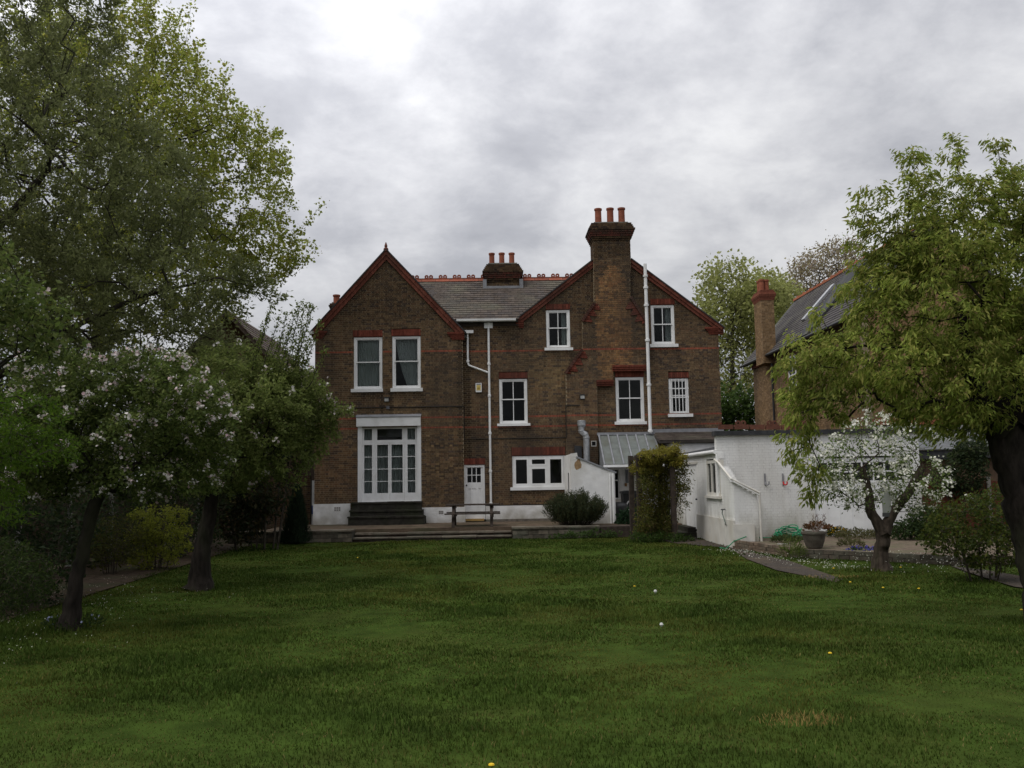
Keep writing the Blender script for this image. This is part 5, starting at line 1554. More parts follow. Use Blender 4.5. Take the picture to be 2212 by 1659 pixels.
def radii(pos, par, tip, expo=2.4, trunk=None, ntr=0):
    n = len(pos); acc = np.zeros(n); kids = np.zeros(n, int)
    for i in range(n - 1, -1, -1):
        if kids[i] == 0: acc[i] = tip ** expo
        if par[i] >= 0: acc[par[i]] += acc[i]; kids[par[i]] += 1
    r = acc ** (1 / expo)
    if trunk and r[0] > trunk:
        q = math.log(trunk / tip) / math.log(max(r[0] / tip, 1.01)); r = tip * (r / tip) ** q
    if False:
        r = r * 1.0
        s = trunk / r[0]
        if s < 1: r = np.where(r > tip * 2, tip * 2 + (r - tip * 2) * max(0.02, (trunk - tip * 2) / (r[0] - tip * 2)), r)
        else: r[:] = np.maximum(r, tip); r = tip + (r - tip) * (trunk - tip) / max(r[0] - tip, 1e-6)
    return r, kids
def limbs(pos, par, r, sides_thick=7, col=(.1, .08, .06), flare=None, knob=.0, minr=0):
    Vs, Fs, b = [], [], 0
    idx = np.where((par >= 0) & (r >= minr))[0]
    for sides, sel in ((sides_thick, idx[r[idx] > .035]), (5, idx[(r[idx] <= .035) & (r[idx] > .012)]), (3, idx[r[idx] <= .012])):
        if len(sel) == 0: continue
        a, c = pos[par[sel]], pos[sel]
        ra = np.minimum(r[par[sel]], r[sel] * 1.35); rc = r[sel]
        d = unit(c - a)
        ref = np.where(np.abs(d[:, 2:3]) < .9, np.array([[0, 0, 1.0]]), np.array([[0, 1.0, 0]]))
        s = unit(np.cross(d, ref)); t = np.cross(d, s)
        a = a - d * ra[:, None] * .25; c = c + d * rc[:, None] * .25
        ring = []
        for (p, rr) in ((a, ra), (c, rc)):
            for k in range(sides):
                an = 2 * math.pi * k / sides
                kn = 1 + knob * rng.uniform(-1, 1, (len(sel), 1)) * (rr[:, None] > .05)
                ring.append(p + (s * math.cos(an) + t * math.sin(an)) * rr[:, None] * kn)
        V = np.stack(ring, 1).reshape(-1, 3)
        base = np.arange(len(sel))[:, None] * (2 * sides) + b
        for k in range(sides):
            k2 = (k + 1) % sides
            Fs.append(np.concatenate([base + k, base + k2, base + sides + k2, base + sides + k], 1))
        Vs.append(V); b += len(V)
    V = np.concatenate(Vs); F = np.concatenate(Fs)
    T = np.array(col)[None] * rng.uniform(.8, 1.2, (len(V), 1))
    return V, F, T
def trunk_mesh(path, rad, sides=14, col=(.1, .08, .06), knob=.11, flare=1.55):
    """one continuous knobbly trunk along a path"""
    P_ = np.array(path, float); R_ = np.array(rad, float)
    t = np.linspace(0, len(P_) - 1, (len(P_) - 1) * 6 + 1)
    C = np.stack([np.interp(t, np.arange(len(P_)), P_[:, k]) for k in range(3)], 1); rr = np.interp(t, np.arange(len(P_)), R_)
    if flare: rr = rr * (1 + (flare - 1) * np.exp(-np.arange(len(t)) / 1.6))
    C[1:-1] += rng.normal(size=(len(C) - 2, 3)) * rr[1:-1, None] * .06
    V = []
    ph = rng.uniform(0, 6, 3)
    for i, (c, r) in enumerate(zip(C, rr)):
        d = C[min(i + 1, len(C) - 1)] - C[max(i - 1, 0)]; d = d / np.linalg.norm(d)
        s = np.cross(d, [0, 1, 0.01]); s /= np.linalg.norm(s); u = np.cross(d, s)
        for k in range(sides):
            a = 2 * math.pi * k / sides
            q = 1 + knob * (math.sin(3 * a + ph[0] + i * .35) * .6 + math.sin(5 * a + ph[1] - i * .5) * .4) + rng.normal() * knob * .3
            V.append(c + (s * math.cos(a) + u * math.sin(a)) * r * q)
    n = len(C)
    F = [(i * sides + k, i * sides + (k + 1) % sides, (i + 1) * sides + (k + 1) % sides, (i + 1) * sides + k) for i in range(n - 1) for k in range(sides)]
    V = np.array(V)
    return V, np.array(F), np.array(col)[None] * rng.uniform(.85, 1.15, (len(V), 1))
def merge(parts):
    Vs, Fs, Ts, b = [], [], [], 0
    for V, F, T in parts:
        Vs.append(V); Ts.append(T)
        F = np.asarray(F)
        if F.shape[1] == 4: F = np.concatenate([F[:, [0, 1, 2]], F[:, [0, 2, 3]]])
        Fs.append(F + b); b += len(V)
    return np.concatenate(Vs), np.concatenate(Fs), np.concatenate(Ts)
def add_part(name, V, F, T, mat, parent, smooth=False, kind=None):
    org = np.array(WORLD_AT[parent.name][:])
    o = link_obj(name, raw_mesh(name, V - org, F, T, mat, smooth), parent, WORLD_AT[parent.name])
    if kind: o['kind'] = kind
    return o
def blob_points(blobs, n, shell=.0, fill=1.0):
    """points in a union of ellipsoids (centre, radii); shell pushes the points towards the outside"""
    w = np.array([b[1][0] * b[1][1] * b[1][2] for b in blobs]) ** .75; w = w / w.sum()
    k = rng.choice(len(blobs), n, p=w)
    c = np.array([b[0] for b in blobs])[k]; r = np.array([b[1] for b in blobs])[k]
    u = rng.random(n) ** (1 / 3)
    u = shell + (1 - shell) * u
    return c + rand_dirs(n) * r * u[:, None]
def pb(px, py, Y, rx, ry, dep=None):
    """an ellipsoid of foliage seen at a pixel, at distance Y; radii in photograph pixels become metres there"""
    p = P(px, py, Y=Y); k = Y / FPX
    return ((p.x, p.y, p.z), (rx * k, (dep if dep else (rx + ry) / 2 * k), ry * k))
def leaves_at(pts, per, spread, L, Wd, cols, droop=.2, dirs=None, fold=.3, out=None, flat=.0, cspread=.2):
    n = len(pts) * per
    c = np.repeat(pts, per, 0) + rng.normal(size=(n, 3)) * spread
    d = rand_dirs(n)
    if dirs is not None: d = unit(d * .8 + np.repeat(dirs, per, 0) * .8)
    d = unit(d + np.array([0, 0, -droop]))
    nrm = unit(rand_dirs(n) * (1 - flat) + np.array([0, 0, 1.0]) * (.5 + flat))
    s = rng.uniform(.4, 1.35, n)
    V, F = kites(c, d, nrm, L * s, Wd * s, fold)
    T = np.repeat(lerp_cols(n, cols, cspread), 4, 0)
    return V, F, T
def flowers_at(pts, size, cols, petals=5):
    n = len(pts)
    f = unit(rand_dirs(n) + np.array([0, -.5, .5]))
    ref = rand_dirs(n); s = unit(np.cross(f, ref)); t = np.cross(f, s)
    out_ = []
    sz = size * rng.uniform(.7, 1.2, n)
    col = lerp_cols(n, cols, .08)
    for k in range(petals):
        a = 2 * math.pi * k / petals
        d = s * math.cos(a) + t * math.sin(a)
        V, F = kites(pts, unit(d + f * .3), f, sz, sz * .9, .2, .6)
        out_.append((V, F, np.repeat(col, 4, 0)))
    return merge(out_)
def tree(name, base, label, cat, start, attract, leaf, tip=.006, trunk=.15, bark=(.075, .062, .05), group=None, step=.3, up=.25, wander=.1,
         trunk_paths=None, blossom=None, lmin=3.0, skip=0.0, limb_min=0, reach=0.0, extra=None):
    t = thing(name, base, label, cat, group)
    pos, par, ntr = grow(start, attract, step, up, wander, reach)
    r, kids = radii(pos, par, tip, 2.0, trunk, ntr)
    V, F, T = limbs(pos, par, r, 7, bark, minr=limb_min)
    parts_ = [(V, F, T)]
    for (path, rad) in (trunk_paths or []):
        parts_.append(trunk_mesh(path, rad, col=bark))
    xp = []
    for p0, p1 in (extra or []):
        p0, p1 = np.array(p0), np.array(p1); k = 9
        mid = (p0 + p1) / 2 + np.array([(p1 - p0)[0] * .12, 0, -.06])
        q = [p0 * (1 - u_) ** 2 + mid * 2 * u_ * (1 - u_) + p1 * u_ * u_ for u_ in np.linspace(0, 1, k)]
        for i in range(1, k - 1): q[i] = q[i] + rng.normal(size=3) * .012
        mq = MB(); mq.tube([Vector(v) for v in q], list(np.linspace(.012, .0045, k)), 4, bark, caps=False)
        parts_.append((np.array([tuple(v) for v in mq.v]), np.array(mq.f), np.array(mq.t)))
        Lq = np.linalg.norm(p1 - p0); m_ = int(Lq / .045)
        for u_ in np.linspace(.12, 1, m_): xp.append(p0 * (1 - u_) ** 2 + mid * 2 * u_ * (1 - u_) + p1 * u_ * u_)
        xp += [p1 + rng.normal(size=3) * .04 for _ in range(4)]
    V, F, T = merge(parts_)
    add_part('trunk', V, F, T, m_bark, t)
    thin = np.where((r < tip * lmin) & (par >= 0) & (np.arange(len(pos)) >= ntr))[0]
    if skip: thin = thin[rng.random(len(thin)) > skip]
    pts = pos[thin]; dirs = unit(pos[thin] - pos[par[thin]])
    leaf = dict(leaf); tot = leaf.pop('total')
    leaf['per'] = max(1, round(tot / len(pts)))
    if leaf['per'] == 1 and len(pts) > tot * 1.3:
        k_ = rng.random(len(pts)) < tot / len(pts); pts2, dirs = pts[k_], dirs[k_]
    else: pts2 = pts
    newg = (kids == 0); newg[par[np.where(newg)[0]]] = True; newg[par[np.where(newg)[0]]] = True
    g_ = newg[thin] if pts2 is pts else newg[thin][k_]
    clump = 1 + .16 * np.sin(pts2[:, 0] * 3.1 + 2 * np.sin(pts2[:, 2] * 2.3)) * np.cos(pts2[:, 2] * 2.9 + pts2[:, 1] * 1.7)
    V, F, T = leaves_at(pts2, dirs=dirs, **leaf)
    T = T * np.repeat(np.where(g_, 1.18, .82) * clump, leaf['per'] * 4)[:, None]      # young growth at the tips is paler
    if xp:
        V, F, T = merge([(V, F, T), leaves_at(np.array(xp), 6, .028, .055, .03, leaf['cols'], -.3, None, .3)])
    add_part('crown', V, F, T, m_leaf, t)
    if blossom:
        n, spread, size, cols, clus = blossom
        tips_ = np.where((kids == 0) & (np.arange(len(pos)) >= ntr))[0]
        ends = pos[tips_] if len(tips_) > 10 else pts
        ctr = ends.mean(0); ow = unit(ends - ctr)
        cand = ends + ow * .05 + np.array([0, 0, .02])
        c = cand[rng.permutation(len(cand))[:min(n, len(cand))]]; n = len(c)
        c = np.repeat(c, clus, 0) + rng.normal(size=(n * clus, 3)) * spread
        V, F, T = flowers_at(c, size, cols)
        add_part('blossom', V, F, T, m_petal, t)
    return t
def b3(p): return (p.x, p.y, p.z)
G_LIME = [(.245, .285, .05), (.275, .305, .06), (.19, .235, .04), (.30, .285, .075)]
G_GREY = [(.145, .165, .062), (.118, .138, .050), (.175, .19, .084), (.098, .114, .040)]
G_APPLE = [(.078, .112, .026), (.102, .138, .034), (.058, .085, .021), (.13, .155, .045)]
G_PEAR = [(.21, .26, .046), (.255, .30, .06), (.16, .21, .04), (.30, .29, .078)]
G_DARK = [(0.027, 0.045, 0.018), (0.037, 0.056, 0.022), (0.022, 0.035, 0.015), (0.050, 0.062, 0.022)]
WHITE_P = [(.74, .73, .64), (.77, .76, .70), (.70, .70, .58)]
PINK_P = [(.68, .65, .60), (.66, .58, .57), (.62, .44, .46), (.70, .68, .64), (.68, .66, .60)]

# --- big lime tree behind the left boundary
YL_ = 31.0
lime = [pb(150, 420, YL_, 330, 380, 5.0), pb(400, 300, YL_ - 1, 170, 150, 3.0), pb(490, 420, YL_, 140, 190, 3.2), pb(545, 540, YL_ + 1, 95, 90, 2.2), pb(300, 190, YL_, 160, 140, 3.5), pb(330, 560, YL_, 220, 170, 4), pb(560, 330, YL_ + .5, 60, 80, 1.6)]
bl = P(190, 1085, Y=YL_)
lb = (bl.x, YL_, 0)
att = blob_points(lime, 3600, .4)
att = att[(att[:, 0] > -24)]
def shoots_from(att, n, up_, out_, L, steps=4):
    c = att.mean(0); v = att - c; rr = np.linalg.norm(v / v.std(0), axis=1)
    o = np.argsort(-rr)[:n * 2]; o = o[rng.permutation(len(o))[:n]]
    p = att[o]; d = unit(unit(p - c) * out_ + np.array([0, 0, up_]) + rng.normal(size=p.shape) * .12)
    ln = L * rng.uniform(.4, 1.1, (len(p), 1))
    return np.concatenate([p + d * ln * (k + 1) / steps for k in range(steps)])
att = np.concatenate([att, shoots_from(att, 420, .8, .55, 1.7)])
tree('lime_tree', lb, 'tall fresh-leaved lime tree whose rounded crown meets the sky at left', 'tree',
     [([lb, (bl.x, YL_, 4.0), (bl.x + .3, YL_, 9.0), (bl.x + .6, YL_, 13)], None)], att,
     dict(total=112000, spread=.11, L=.11, Wd=.095, cols=G_LIME, droop=.5), tip=.006, trunk=.35, bark=(.05, .044, .036), step=.42, up=.7, wander=.10, lmin=2.6, reach=.12)

# --- grey-green tree in front of it, reaching out of the frame at upper left
YWb = 19.0
wb = [pb(-60, 330, YWb, 330, 330, 3.5), pb(180, 420, YWb, 230, 250, 3.0), pb(270, 625, YWb - .5, 220, 115, 2.2), pb(60, 650, YWb, 230, 170, 3.0), pb(420, 590, YWb, 130, 60, 1.2), pb(30, 60, YWb, 240, 130, 3.0), pb(330, 430, YWb, 130, 130, 2.0), pb(370, 735, YWb + 1, 110, 60, 1.4), pb(200, 760, YWb + 1, 150, 70, 1.6), pb(440, 770, YWb + 2, 60, 45, 1.0)]
wb += [((-13.5, 14.5, 6.5), (3.6, 3.5, 2.6)), ((-11.8, 11.5, 5.6), (2.4, 3.0, 1.8)), ((-13.0, 17.0, 9.0), (3.5, 3.0, 2.5))]  # unseen crown lobes added outside the view to shade the left border and lawn
bw = P(-160, 1085, Y=YWb)
wb0 = (bw.x, YWb, 0)
att = blob_points(wb, 3700, .25)
sh_ = shoots_from(att, 200, .25, .9, .8); sh_ = sh_[sh_[:, 0] < P(600, 600, Y=YWb).x]; att = np.concatenate([att, sh_])
lo = P(-60, 560, Y=YWb); hi = P(100, 370, Y=YWb)
tree('whitebeam_tree', wb0, 'large dark grey-green tree filling the upper left corner', 'tree',
     [([wb0, (bw.x, YWb, 3.2), (lo.x, YWb, lo.z), (hi.x, YWb, hi.z)], None),
      ([(bw.x, YWb, 3.2), b3(P(130, 720, Y=YWb)), b3(P(300, 640, Y=YWb)), b3(P(470, 600, Y=YWb)), b3(P(590, 630, Y=YWb))], (bw.x, YWb, 3.2))], att,
     dict(total=178000, spread=.085, L=.10, Wd=.040, cols=G_GREY, droop=-.1), tip=.0042, trunk=.26, bark=(.04, .034, .028), step=.3, up=.1, wander=.12, lmin=2.8, reach=.12)

# --- apple tree nearer the house (trunk at 430) with tall water shoots
def apple(px, py, Y, pts, blobs, n, shoots, label, name='apple_tree', blossom=None, total=30000, L=.062, Wd=.036, cols=G_APPLE, trunk=.17, rad=None, bark=(.022, .018, .015), step=.2, extra=None):
    g = P(px, py, Y=Y)
    line = [b3(P(a, b, Y=Y)) for a, b in pts]; line[0] = (line[0][0], Y, -.03)
    att = blob_points(blobs, n, .2)
    att = att[att[:, 2] > .75]
    st_ = [(line, None)]
    if shoots is not None and len(shoots):
        att = np.concatenate([att, shoots])
    rr_ = rad or list(np.linspace(trunk, trunk * .7, len(line)))
    return tree(name, (line[0][0], Y, 0), label, 'tree', st_, att, dict(total=total, spread=.06, L=L, Wd=Wd, cols=cols, droop=.15), tip=.0032, trunk=trunk * .9, bark=bark, step=step, up=.3, wander=.12,
                trunk_paths=[(line, rr_)], blossom=blossom, lmin=2.8, extra=extra)
Y1 = 17.3
sh = []
EX = []
for i, (px, py) in enumerate(((587, 658), (618, 679), (626, 711), (600, 695), (648, 657), (657, 660), (668, 660), (675, 662), (577, 687), (636, 676), (606, 730), (560, 735), (640, 735), (690, 700), (662, 745), (545, 760), (590, 745), (620, 760), (672, 735), (700, 760))):
    y = Y1 + rng.uniform(-.5, .5); b_ = P(px - rng.uniform(45, 95), 880 + rng.uniform(-40, 30), Y=y); e_ = P(px, py, Y=y)
    EX.append((b3(b_), b3(e_)))
    q = np.array(b3(b_)); sh += [q, q + rng.normal(size=3) * .12]
apple(430, 1264, Y1, [(430, 1266), (434, 1190), (452, 1120), (462, 1040), (490, 960)], [pb(560, 900, Y1, 165, 100, 1.5), pb(460, 890, Y1, 120, 80, 1.4), pb(610, 880, Y1, 85, 55, .9), pb(600, 990, Y1, 90, 60, .8), pb(395, 850, Y1, 90, 80, 1.2), pb(725, 880, Y1, 40, 18, .3), pb(665, 950, Y1, 45, 40, .5), pb(720, 935, Y1, 40, 10, .2), pb(480, 1015, Y1, 90, 55, .9), pb(505, 800, Y1, 80, 60, .9), pb(600, 815, Y1, 90, 42, .8), pb(665, 835, Y1, 40, 35, .5)], 980, np.array(sh),
      'apple tree with a thick dark trunk and tall upright water shoots left of the house', total=52000, extra=EX, cols=[(.115, .15, .036), (.145, .18, .05), (.085, .115, .028), (.17, .19, .06)], blossom=(60, .035, .028, PINK_P, 10), trunk=.165, rad=[.185, .15, .125, .11, .09])
# --- apple tree in blossom, nearer, at the left
Y2 = 12.8
apple(150, 1343, Y2, [(152, 1346), (165, 1250), (186, 1160), (205, 1090), (240, 1020)], [pb(230, 930, Y2, 190, 110, 1.1), pb(390, 900, Y2, 110, 100, .9), pb(100, 930, Y2, 130, 130, 1.0), pb(330, 810, Y2, 90, 55, .7), pb(455, 960, Y2, 60, 60, .5), pb(140, 820, Y2, 110, 60, .8), pb(330, 1035, Y2, 140, 45, .8), pb(90, 1030, Y2, 110, 55, .8)], 1050, None,
      'blossoming apple tree with slim dark trunk on the lawn at far left', blossom=(270, .034, .023, PINK_P, 18), trunk=.115, L=.055, Wd=.034, total=48000, rad=[.12, .088, .08, .08, .06])
# --- young branch of a nearer apple reaching in from the left edge
Y3 = 8.0
b0_ = P(-130, 1500, Y=Y3)
apple(-130, 1500, Y3, [(-130, 1500), (-120, 1100), (-90, 800)], [pb(10, 720, Y3, 120, 110, .5), pb(70, 650, Y3, 70, 50, .35), pb(-60, 600, Y3, 110, 120, .5), pb(120, 740, Y3, 60, 35, .3)], 170, None,
      'apple tree standing outside the left edge with branches reaching in', blossom=(14, .02, .02, PINK_P, 6), trunk=.07, L=.055, Wd=.034, total=3200, step=.14)

# --- pear tree at the right
Y4 = 11.7
pear = [pb(2020, 640, Y4, 170, 165, .9), pb(2180, 560, Y4, 130, 210, .9), pb(1905, 775, Y4, 155, 85, .8), pb(2060, 820, Y4, 200, 110, .9), pb(2280, 740, Y4, 150, 220, 1.0), pb(1800, 865, Y4, 95, 48, .5), pb(1995, 520, Y4, 70, 90, .45), pb(2190, 470, Y4, 60, 80, .45), pb(1930, 580, Y4, 70, 80, .45), pb(2060, 900, Y4, 130, 55, .6), pb(1745, 790, Y4, 60, 50, .4)]
att = blob_points(pear, 1500, .15)
sh = []
for px, py in ((1873, 405), (1960, 335), (1985, 345), (2050, 303), (2070, 345), (2010, 365), (2150, 318), (2185, 380), (2110, 390), (2205, 420), (1905, 430), (1925, 470), (1850, 480), (2250, 400), (1720, 740), (1765, 690), (1700, 800), (1745, 870), (1830, 640)):
    y = Y4 + rng.uniform(-.4, .4); e_ = P(px, py, Y=y); q = np.array(b3(e_))
    for t in (0, .25, .5, .75, 1.0):
        for _ in range(5): sh.append(q + np.array([rng.normal() * .06, rng.normal() * .06, -t * 1.15 + rng.normal() * .05]))
att = np.concatenate([att, np.array(sh)])
tl = [b3(P(2268, 1345, Y=Y4)), b3(P(2248, 1230, Y=Y4)), b3(P(2206, 1090, Y=Y4)), b3(P(2178, 985, Y=Y4)), b3(P(2168, 920, Y=Y4))]
tl[0] = (tl[0][0], Y4, -.05)
t2 = [tl[-1], b3(P(2205, 850, Y=Y4)), b3(P(2230, 740, Y=Y4))]
t1 = [tl[-1], b3(P(2130, 880, Y=Y4)), b3(P(2090, 780, Y=Y4)), b3(P(2080, 690, Y=Y4))]
tree('pear_tree', (tl[0][0], Y4, 0), 'large leafy pear tree with leaning dark trunk at the right edge', 'tree',
     [(tl, None), (t2, tl[-1]), (t1, tl[-1])], att, dict(total=64000, spread=.05, L=.082, Wd=.026, cols=G_PEAR, droop=1.0, fold=.5), tip=.0035, trunk=.18, bark=(.022, .018, .015), step=.2, up=.5, wander=.10, reach=.1,
     trunk_paths=[(tl, [.24, .215, .20, .20, .22]), ([tl[-1]] + t2[1:], [.20, .14, .10]), ([tl[-1]] + t1[1:], [.18, .13, .10, .06])], lmin=3)

# --- small white-blossomed tree on the right
Y5 = 18.3
base = P(1905, 1230, Y=Y5)
tb = [(base.x, Y5, -.03), b3(P(1903, 1185, Y=Y5)), b3(P(1908, 1150, Y=Y5))]
tL = [tb[-1], b3(P(1880, 1105, Y=Y5)), b3(P(1876, 1060, Y=Y5)), b3(P(1862, 1010, Y=Y5))]
tR = [tb[-1], b3(P(1930, 1105, Y=Y5)), b3(P(1965, 1060, Y=Y5)), b3(P(1992, 1010, Y=Y5))]
bls = [pb(1865, 1015, Y5, 120, 75, .8), pb(1950, 1020, Y5, 95, 80, .8), pb(1880, 935, Y5, 90, 45, .7), pb(1780, 1000, Y5, 70, 50, .5), pb(1870, 1060, Y5, 100, 45, .7), pb(2015, 1040, Y5, 45, 50, .5), pb(1960, 950, Y5, 70, 40, .6), pb(1820, 1040, Y5, 60, 40, .5), pb(1990, 1080, Y5, 60, 30, .5)]
att = blob_points(bls, 560, .2)
att = np.concatenate([att, [b3(P(x, y, Y=Y5)) for x, y in ((1760, 1030), (1735, 1015), (1715, 1000), (1705, 988), (1697, 985), (2075, 1090), (2090, 1075), (2060, 1105))]])
tree('blossom_tree', (base.x, Y5, 0), 'small forked fruit tree covered in white blossom beside the terrace', 'tree',
     [(tb, None), (tL, tb[-1]), (tR, tb[-1])], att, dict(total=5200, spread=.06, L=.06, Wd=.034, cols=[(.11, .16, .042), (.14, .185, .055), (.08, .12, .03)], droop=.2), tip=.0035, trunk=.12, bark=(.06, .047, .036), step=.2, up=.15, wander=.14,
     trunk_paths=[(tb, [.155, .135, .13]), (tL, [.105, .09, .08, .06]), (tR, [.105, .095, .085, .07])], blossom=(150, .045, .027, WHITE_P, 15), lmin=2.6)

# --- trees far behind, between the houses
def far_tree(px, pyb, Y, blobs, n, label, cols, total, L, name='plane_tree', tops=None, trunk=.3, skip=0, barkc=(.07, .062, .05)):
    g = P(px, 1040, Y=Y)
    att = blob_points(blobs, n, .3)
    q = [b3(P(px, y, Y=Y)) for y in (pyb, (pyb + tops) / 2, tops)]
    line = [(g.x, Y, 0)] + q
    return tree(name, (g.x, Y, 0), label, 'tree', [(line, None)], att, dict(total=total, spread=.34, L=L, Wd=L * .8, cols=cols, droop=.2), tip=.014, trunk=trunk, bark=barkc, step=.7, up=.4, wander=.14, lmin=1.8, skip=skip)
YF = 62.0
far_tree(1582, 900, YF, [pb(1575, 640, YF, 70, 85, 3), pb(1625, 680, YF, 65, 90, 3), pb(1545, 700, YF, 50, 80, 2.5), pb(1590, 780, YF, 60, 80, 2.5), pb(1660, 640, YF, 40, 45, 2), pb(1600, 850, YF, 40, 50, 2)], 650,
         'tall pale green tree seen in the gap between the two houses', [(.27, .29, .10), (.31, .32, .12), (.22, .245, .075)], 11500, .24, tops=640, trunk=.42)
far_tree(1652, 900, YF + 4, [pb(1650, 650, YF + 4, 60, 60, 3), pb(1690, 660, YF + 4, 40, 50, 2.5)], 260,
         'second pale green tree behind the villa chimney', [(.25, .27, .09), (.29, .30, .11)], 5000, .24, tops=670, trunk=.34)
far_tree(1790, 800, 75, [pb(1785, 590, 75, 75, 62, 4), pb(1830, 560, 75, 50, 45, 3), pb(1740, 600, 75, 35, 40, 3)], 620,
         'brownish budding tree behind the villa roof ridge', [(.26, .22, .14), (.23, .21, .10), (.27, .22, .17)], 5000, .2, name='budding_tree', tops=620, trunk=.4, skip=0, barkc=(.09, .075, .062))
YQ = 48
MORE = 2.6
def bush(name, label, cat, blobs, n, per, L, Wd, cols, spread, droop=.1, stems=12, tip=.004, group=None, mat=None, step=.16, stem_col=(.06, .05, .04), up=.3, kindc=None, fold=.3, base=None, stem_at=None, shoots=None):
    c = np.array([b[0] for b in blobs]); lo_z = 0.0 if base is None else base
    cx, cy = float(c[:, 0].mean()), float(c[:, 1].mean())
    t = thing(name, (cx, cy, lo_z), label, cat, group)
    att = blob_points(blobs, n, .45); att = att[att[:, 2] > lo_z + .04]
    if shoots: att = np.concatenate([att, shoots_from(att, *shoots)])
    st_ = []
    for i in range(stems):
        b_ = blobs[i % len(blobs)]
        if stem_at is not None:
            st_.append(([(stem_at[0], stem_at[1], -.1), (stem_at[0] + .1, stem_at[1], b_[0][2] * .7), (b_[0][0] * .6 + stem_at[0] * .4, b_[0][1], b_[0][2])], None)); continue
        x, y = b_[0][0] + rng.uniform(-.5, .5) * b_[1][0] * .6, b_[0][1] + rng.uniform(-.4, .4) * b_[1][1]
        st_.append(([(x * .6 + cx * .4, y * .6 + cy * .4, lo_z - .03), (x, y, max(lo_z + .15, b_[0][2] - b_[1][2] * .2))], None))
    pos, par, ntr = grow(st_, att, step, up, .12)
    r, kids = radii(pos, par, tip, 2.4)
    V, F, T = limbs(pos, par, np.minimum(r, tip * 6), 6, stem_col)
    add_part('stems', V, F, T, m_bark, t)
    sel = np.where((par >= 0) & (np.arange(len(pos)) >= ntr))[0]
    V, F, T = leaves_at(pos[sel], int(round(per * MORE)), spread, L, Wd, cols, droop, unit(pos[sel] - pos[par[sel]]), fold)
    add_part('foliage', V, F, T, mat or m_leaf, t)
    return t
bush('green_hedge', 'bright green hedge low in the gap between the two houses', 'hedge', [pb(1585, 875, YQ, 40, 45, 1.2), pb(1545, 890, YQ, 40, 40, 1.2), pb(1620, 885, YQ, 35, 45, 1.2), pb(1590, 940, YQ, 80, 60, 1.2)], 330, 8, .22, .15, [(.06, .105, .022), (.075, .12, .03), (.045, .08, .018)], .2, step=.4, tip=.012)
bush('garden_tree', 'yellow green tree in the gap at the left of the house', 'tree', [pb(662, 985, 56, 40, 45, 1.6), pb(640, 1000, 56, 40, 45, 1.6), pb(675, 955, 56, 22, 26, 1), pb(655, 1040, 56, 50, 40, 1.4)], 320, 8, .24, .16, [(.11, .115, .02), (.13, .12, .025), (.08, .10, .02)], .22, step=.4, tip=.012)
# laurel and dark shrubs in the left border
bush('laurel_shrub', 'big dark glossy evergreen shrub beside the path before the house', 'shrub', [pb(560, 1000, 27, 75, 130, 1.2), pb(600, 920, 27, 65, 80, 1.0), pb(520, 1090, 27, 60, 85, 1.0), pb(630, 970, 27, 32, 60, .7), pb(480, 1010, 27, 60, 150, 1.2)], 900, 6, .15, .06, [(.024, .036, .014), (.034, .046, .018), (.02, .03, .014), (.06, .045, .016)], .1, droop=.5, step=.22, tip=.006)
bush('dark_shrub', 'dark leafy shrub under the apple trees beside the left fence', 'shrub', [pb(330, 1140, 24, 110, 90, 1.2), pb(220, 1120, 22, 90, 110, 1.0), pb(430, 1110, 25, 60, 90, 1.0), pb(360, 1010, 24.5, 130, 80, 1.0)], 700, 5, .10, .05, G_DARK, .1, step=.22, tip=.005)
bush('border_shrub', 'dark trailing shrub in the border left of the blossoming apple trunk', 'shrub', [pb(60, 1200, 15, 110, 120, .9), pb(120, 1130, 16, 100, 90, .9), pb(-40, 1100, 15, 110, 200, .9)], 620, 5, .09, .045, G_DARK, .09, step=.2, tip=.005)
bush('yellow_shrub', 'low olive green shrub between the small maple and the apple trunk', 'shrub', [pb(255, 1165, 20.5, 55, 50, .6), pb(225, 1180, 20.5, 40, 45, .6)], 260, 5, .06, .035, [(.07, .08, .018), (.055, .065, .016), (.09, .085, .02)], .06, step=.15)
bush('small_maple', 'small yellow green maple with layered foliage beside the left fence', 'shrub', [pb(345, 1112, 21.5, 62, 17, .55), pb(345, 1148, 21.5, 65, 17, .6), pb(360, 1180, 21.5, 50, 16, .5), pb(315, 1160, 21.4, 40, 14, .4), pb(335, 1205, 21.5, 55, 22, .5)], 380, 6, .065, .04, [(.22, .24, .03), (.25, .26, .042), (.17, .20, .028)], .045, droop=.3, step=.12, up=.05)
bush('japanese_maple', 'bright green cut-leaf maple overhanging the left edge', 'shrub', [pb(40, 905, 8.6, 105, 55, .35), pb(80, 970, 8.6, 85, 40, .35), pb(-20, 960, 8.6, 110, 70, .4), pb(20, 1110, 8.6, 40, 16, .2), pb(-40, 1060, 8.6, 80, 60, .4)], 420, 7, .05, .014, [(.085, .155, .014), (.11, .18, .02), (.06, .12, .012)], .03, droop=.35, step=.09, tip=.003, up=.05, stem_at=(P(-260, 1000, Y=8.6).x, 8.6), stems=2)
bush('weeping_maple', 'low dark feathery shrub in front of the left border at the frame edge', 'shrub', [pb(40, 1250, 10.5, 75, 50, .4), pb(-10, 1215, 10.5, 80, 55, .4), pb(30, 1290, 10.5, 60, 40, .4)], 420, 6, .05, .013, [(.035, .06, .014), (.05, .075, .016), (.028, .045, .012)], .03, droop=.6, step=.1, tip=.003, stem_at=(P(-60, 1300, Y=10.5).x, 10.5), stems=3)
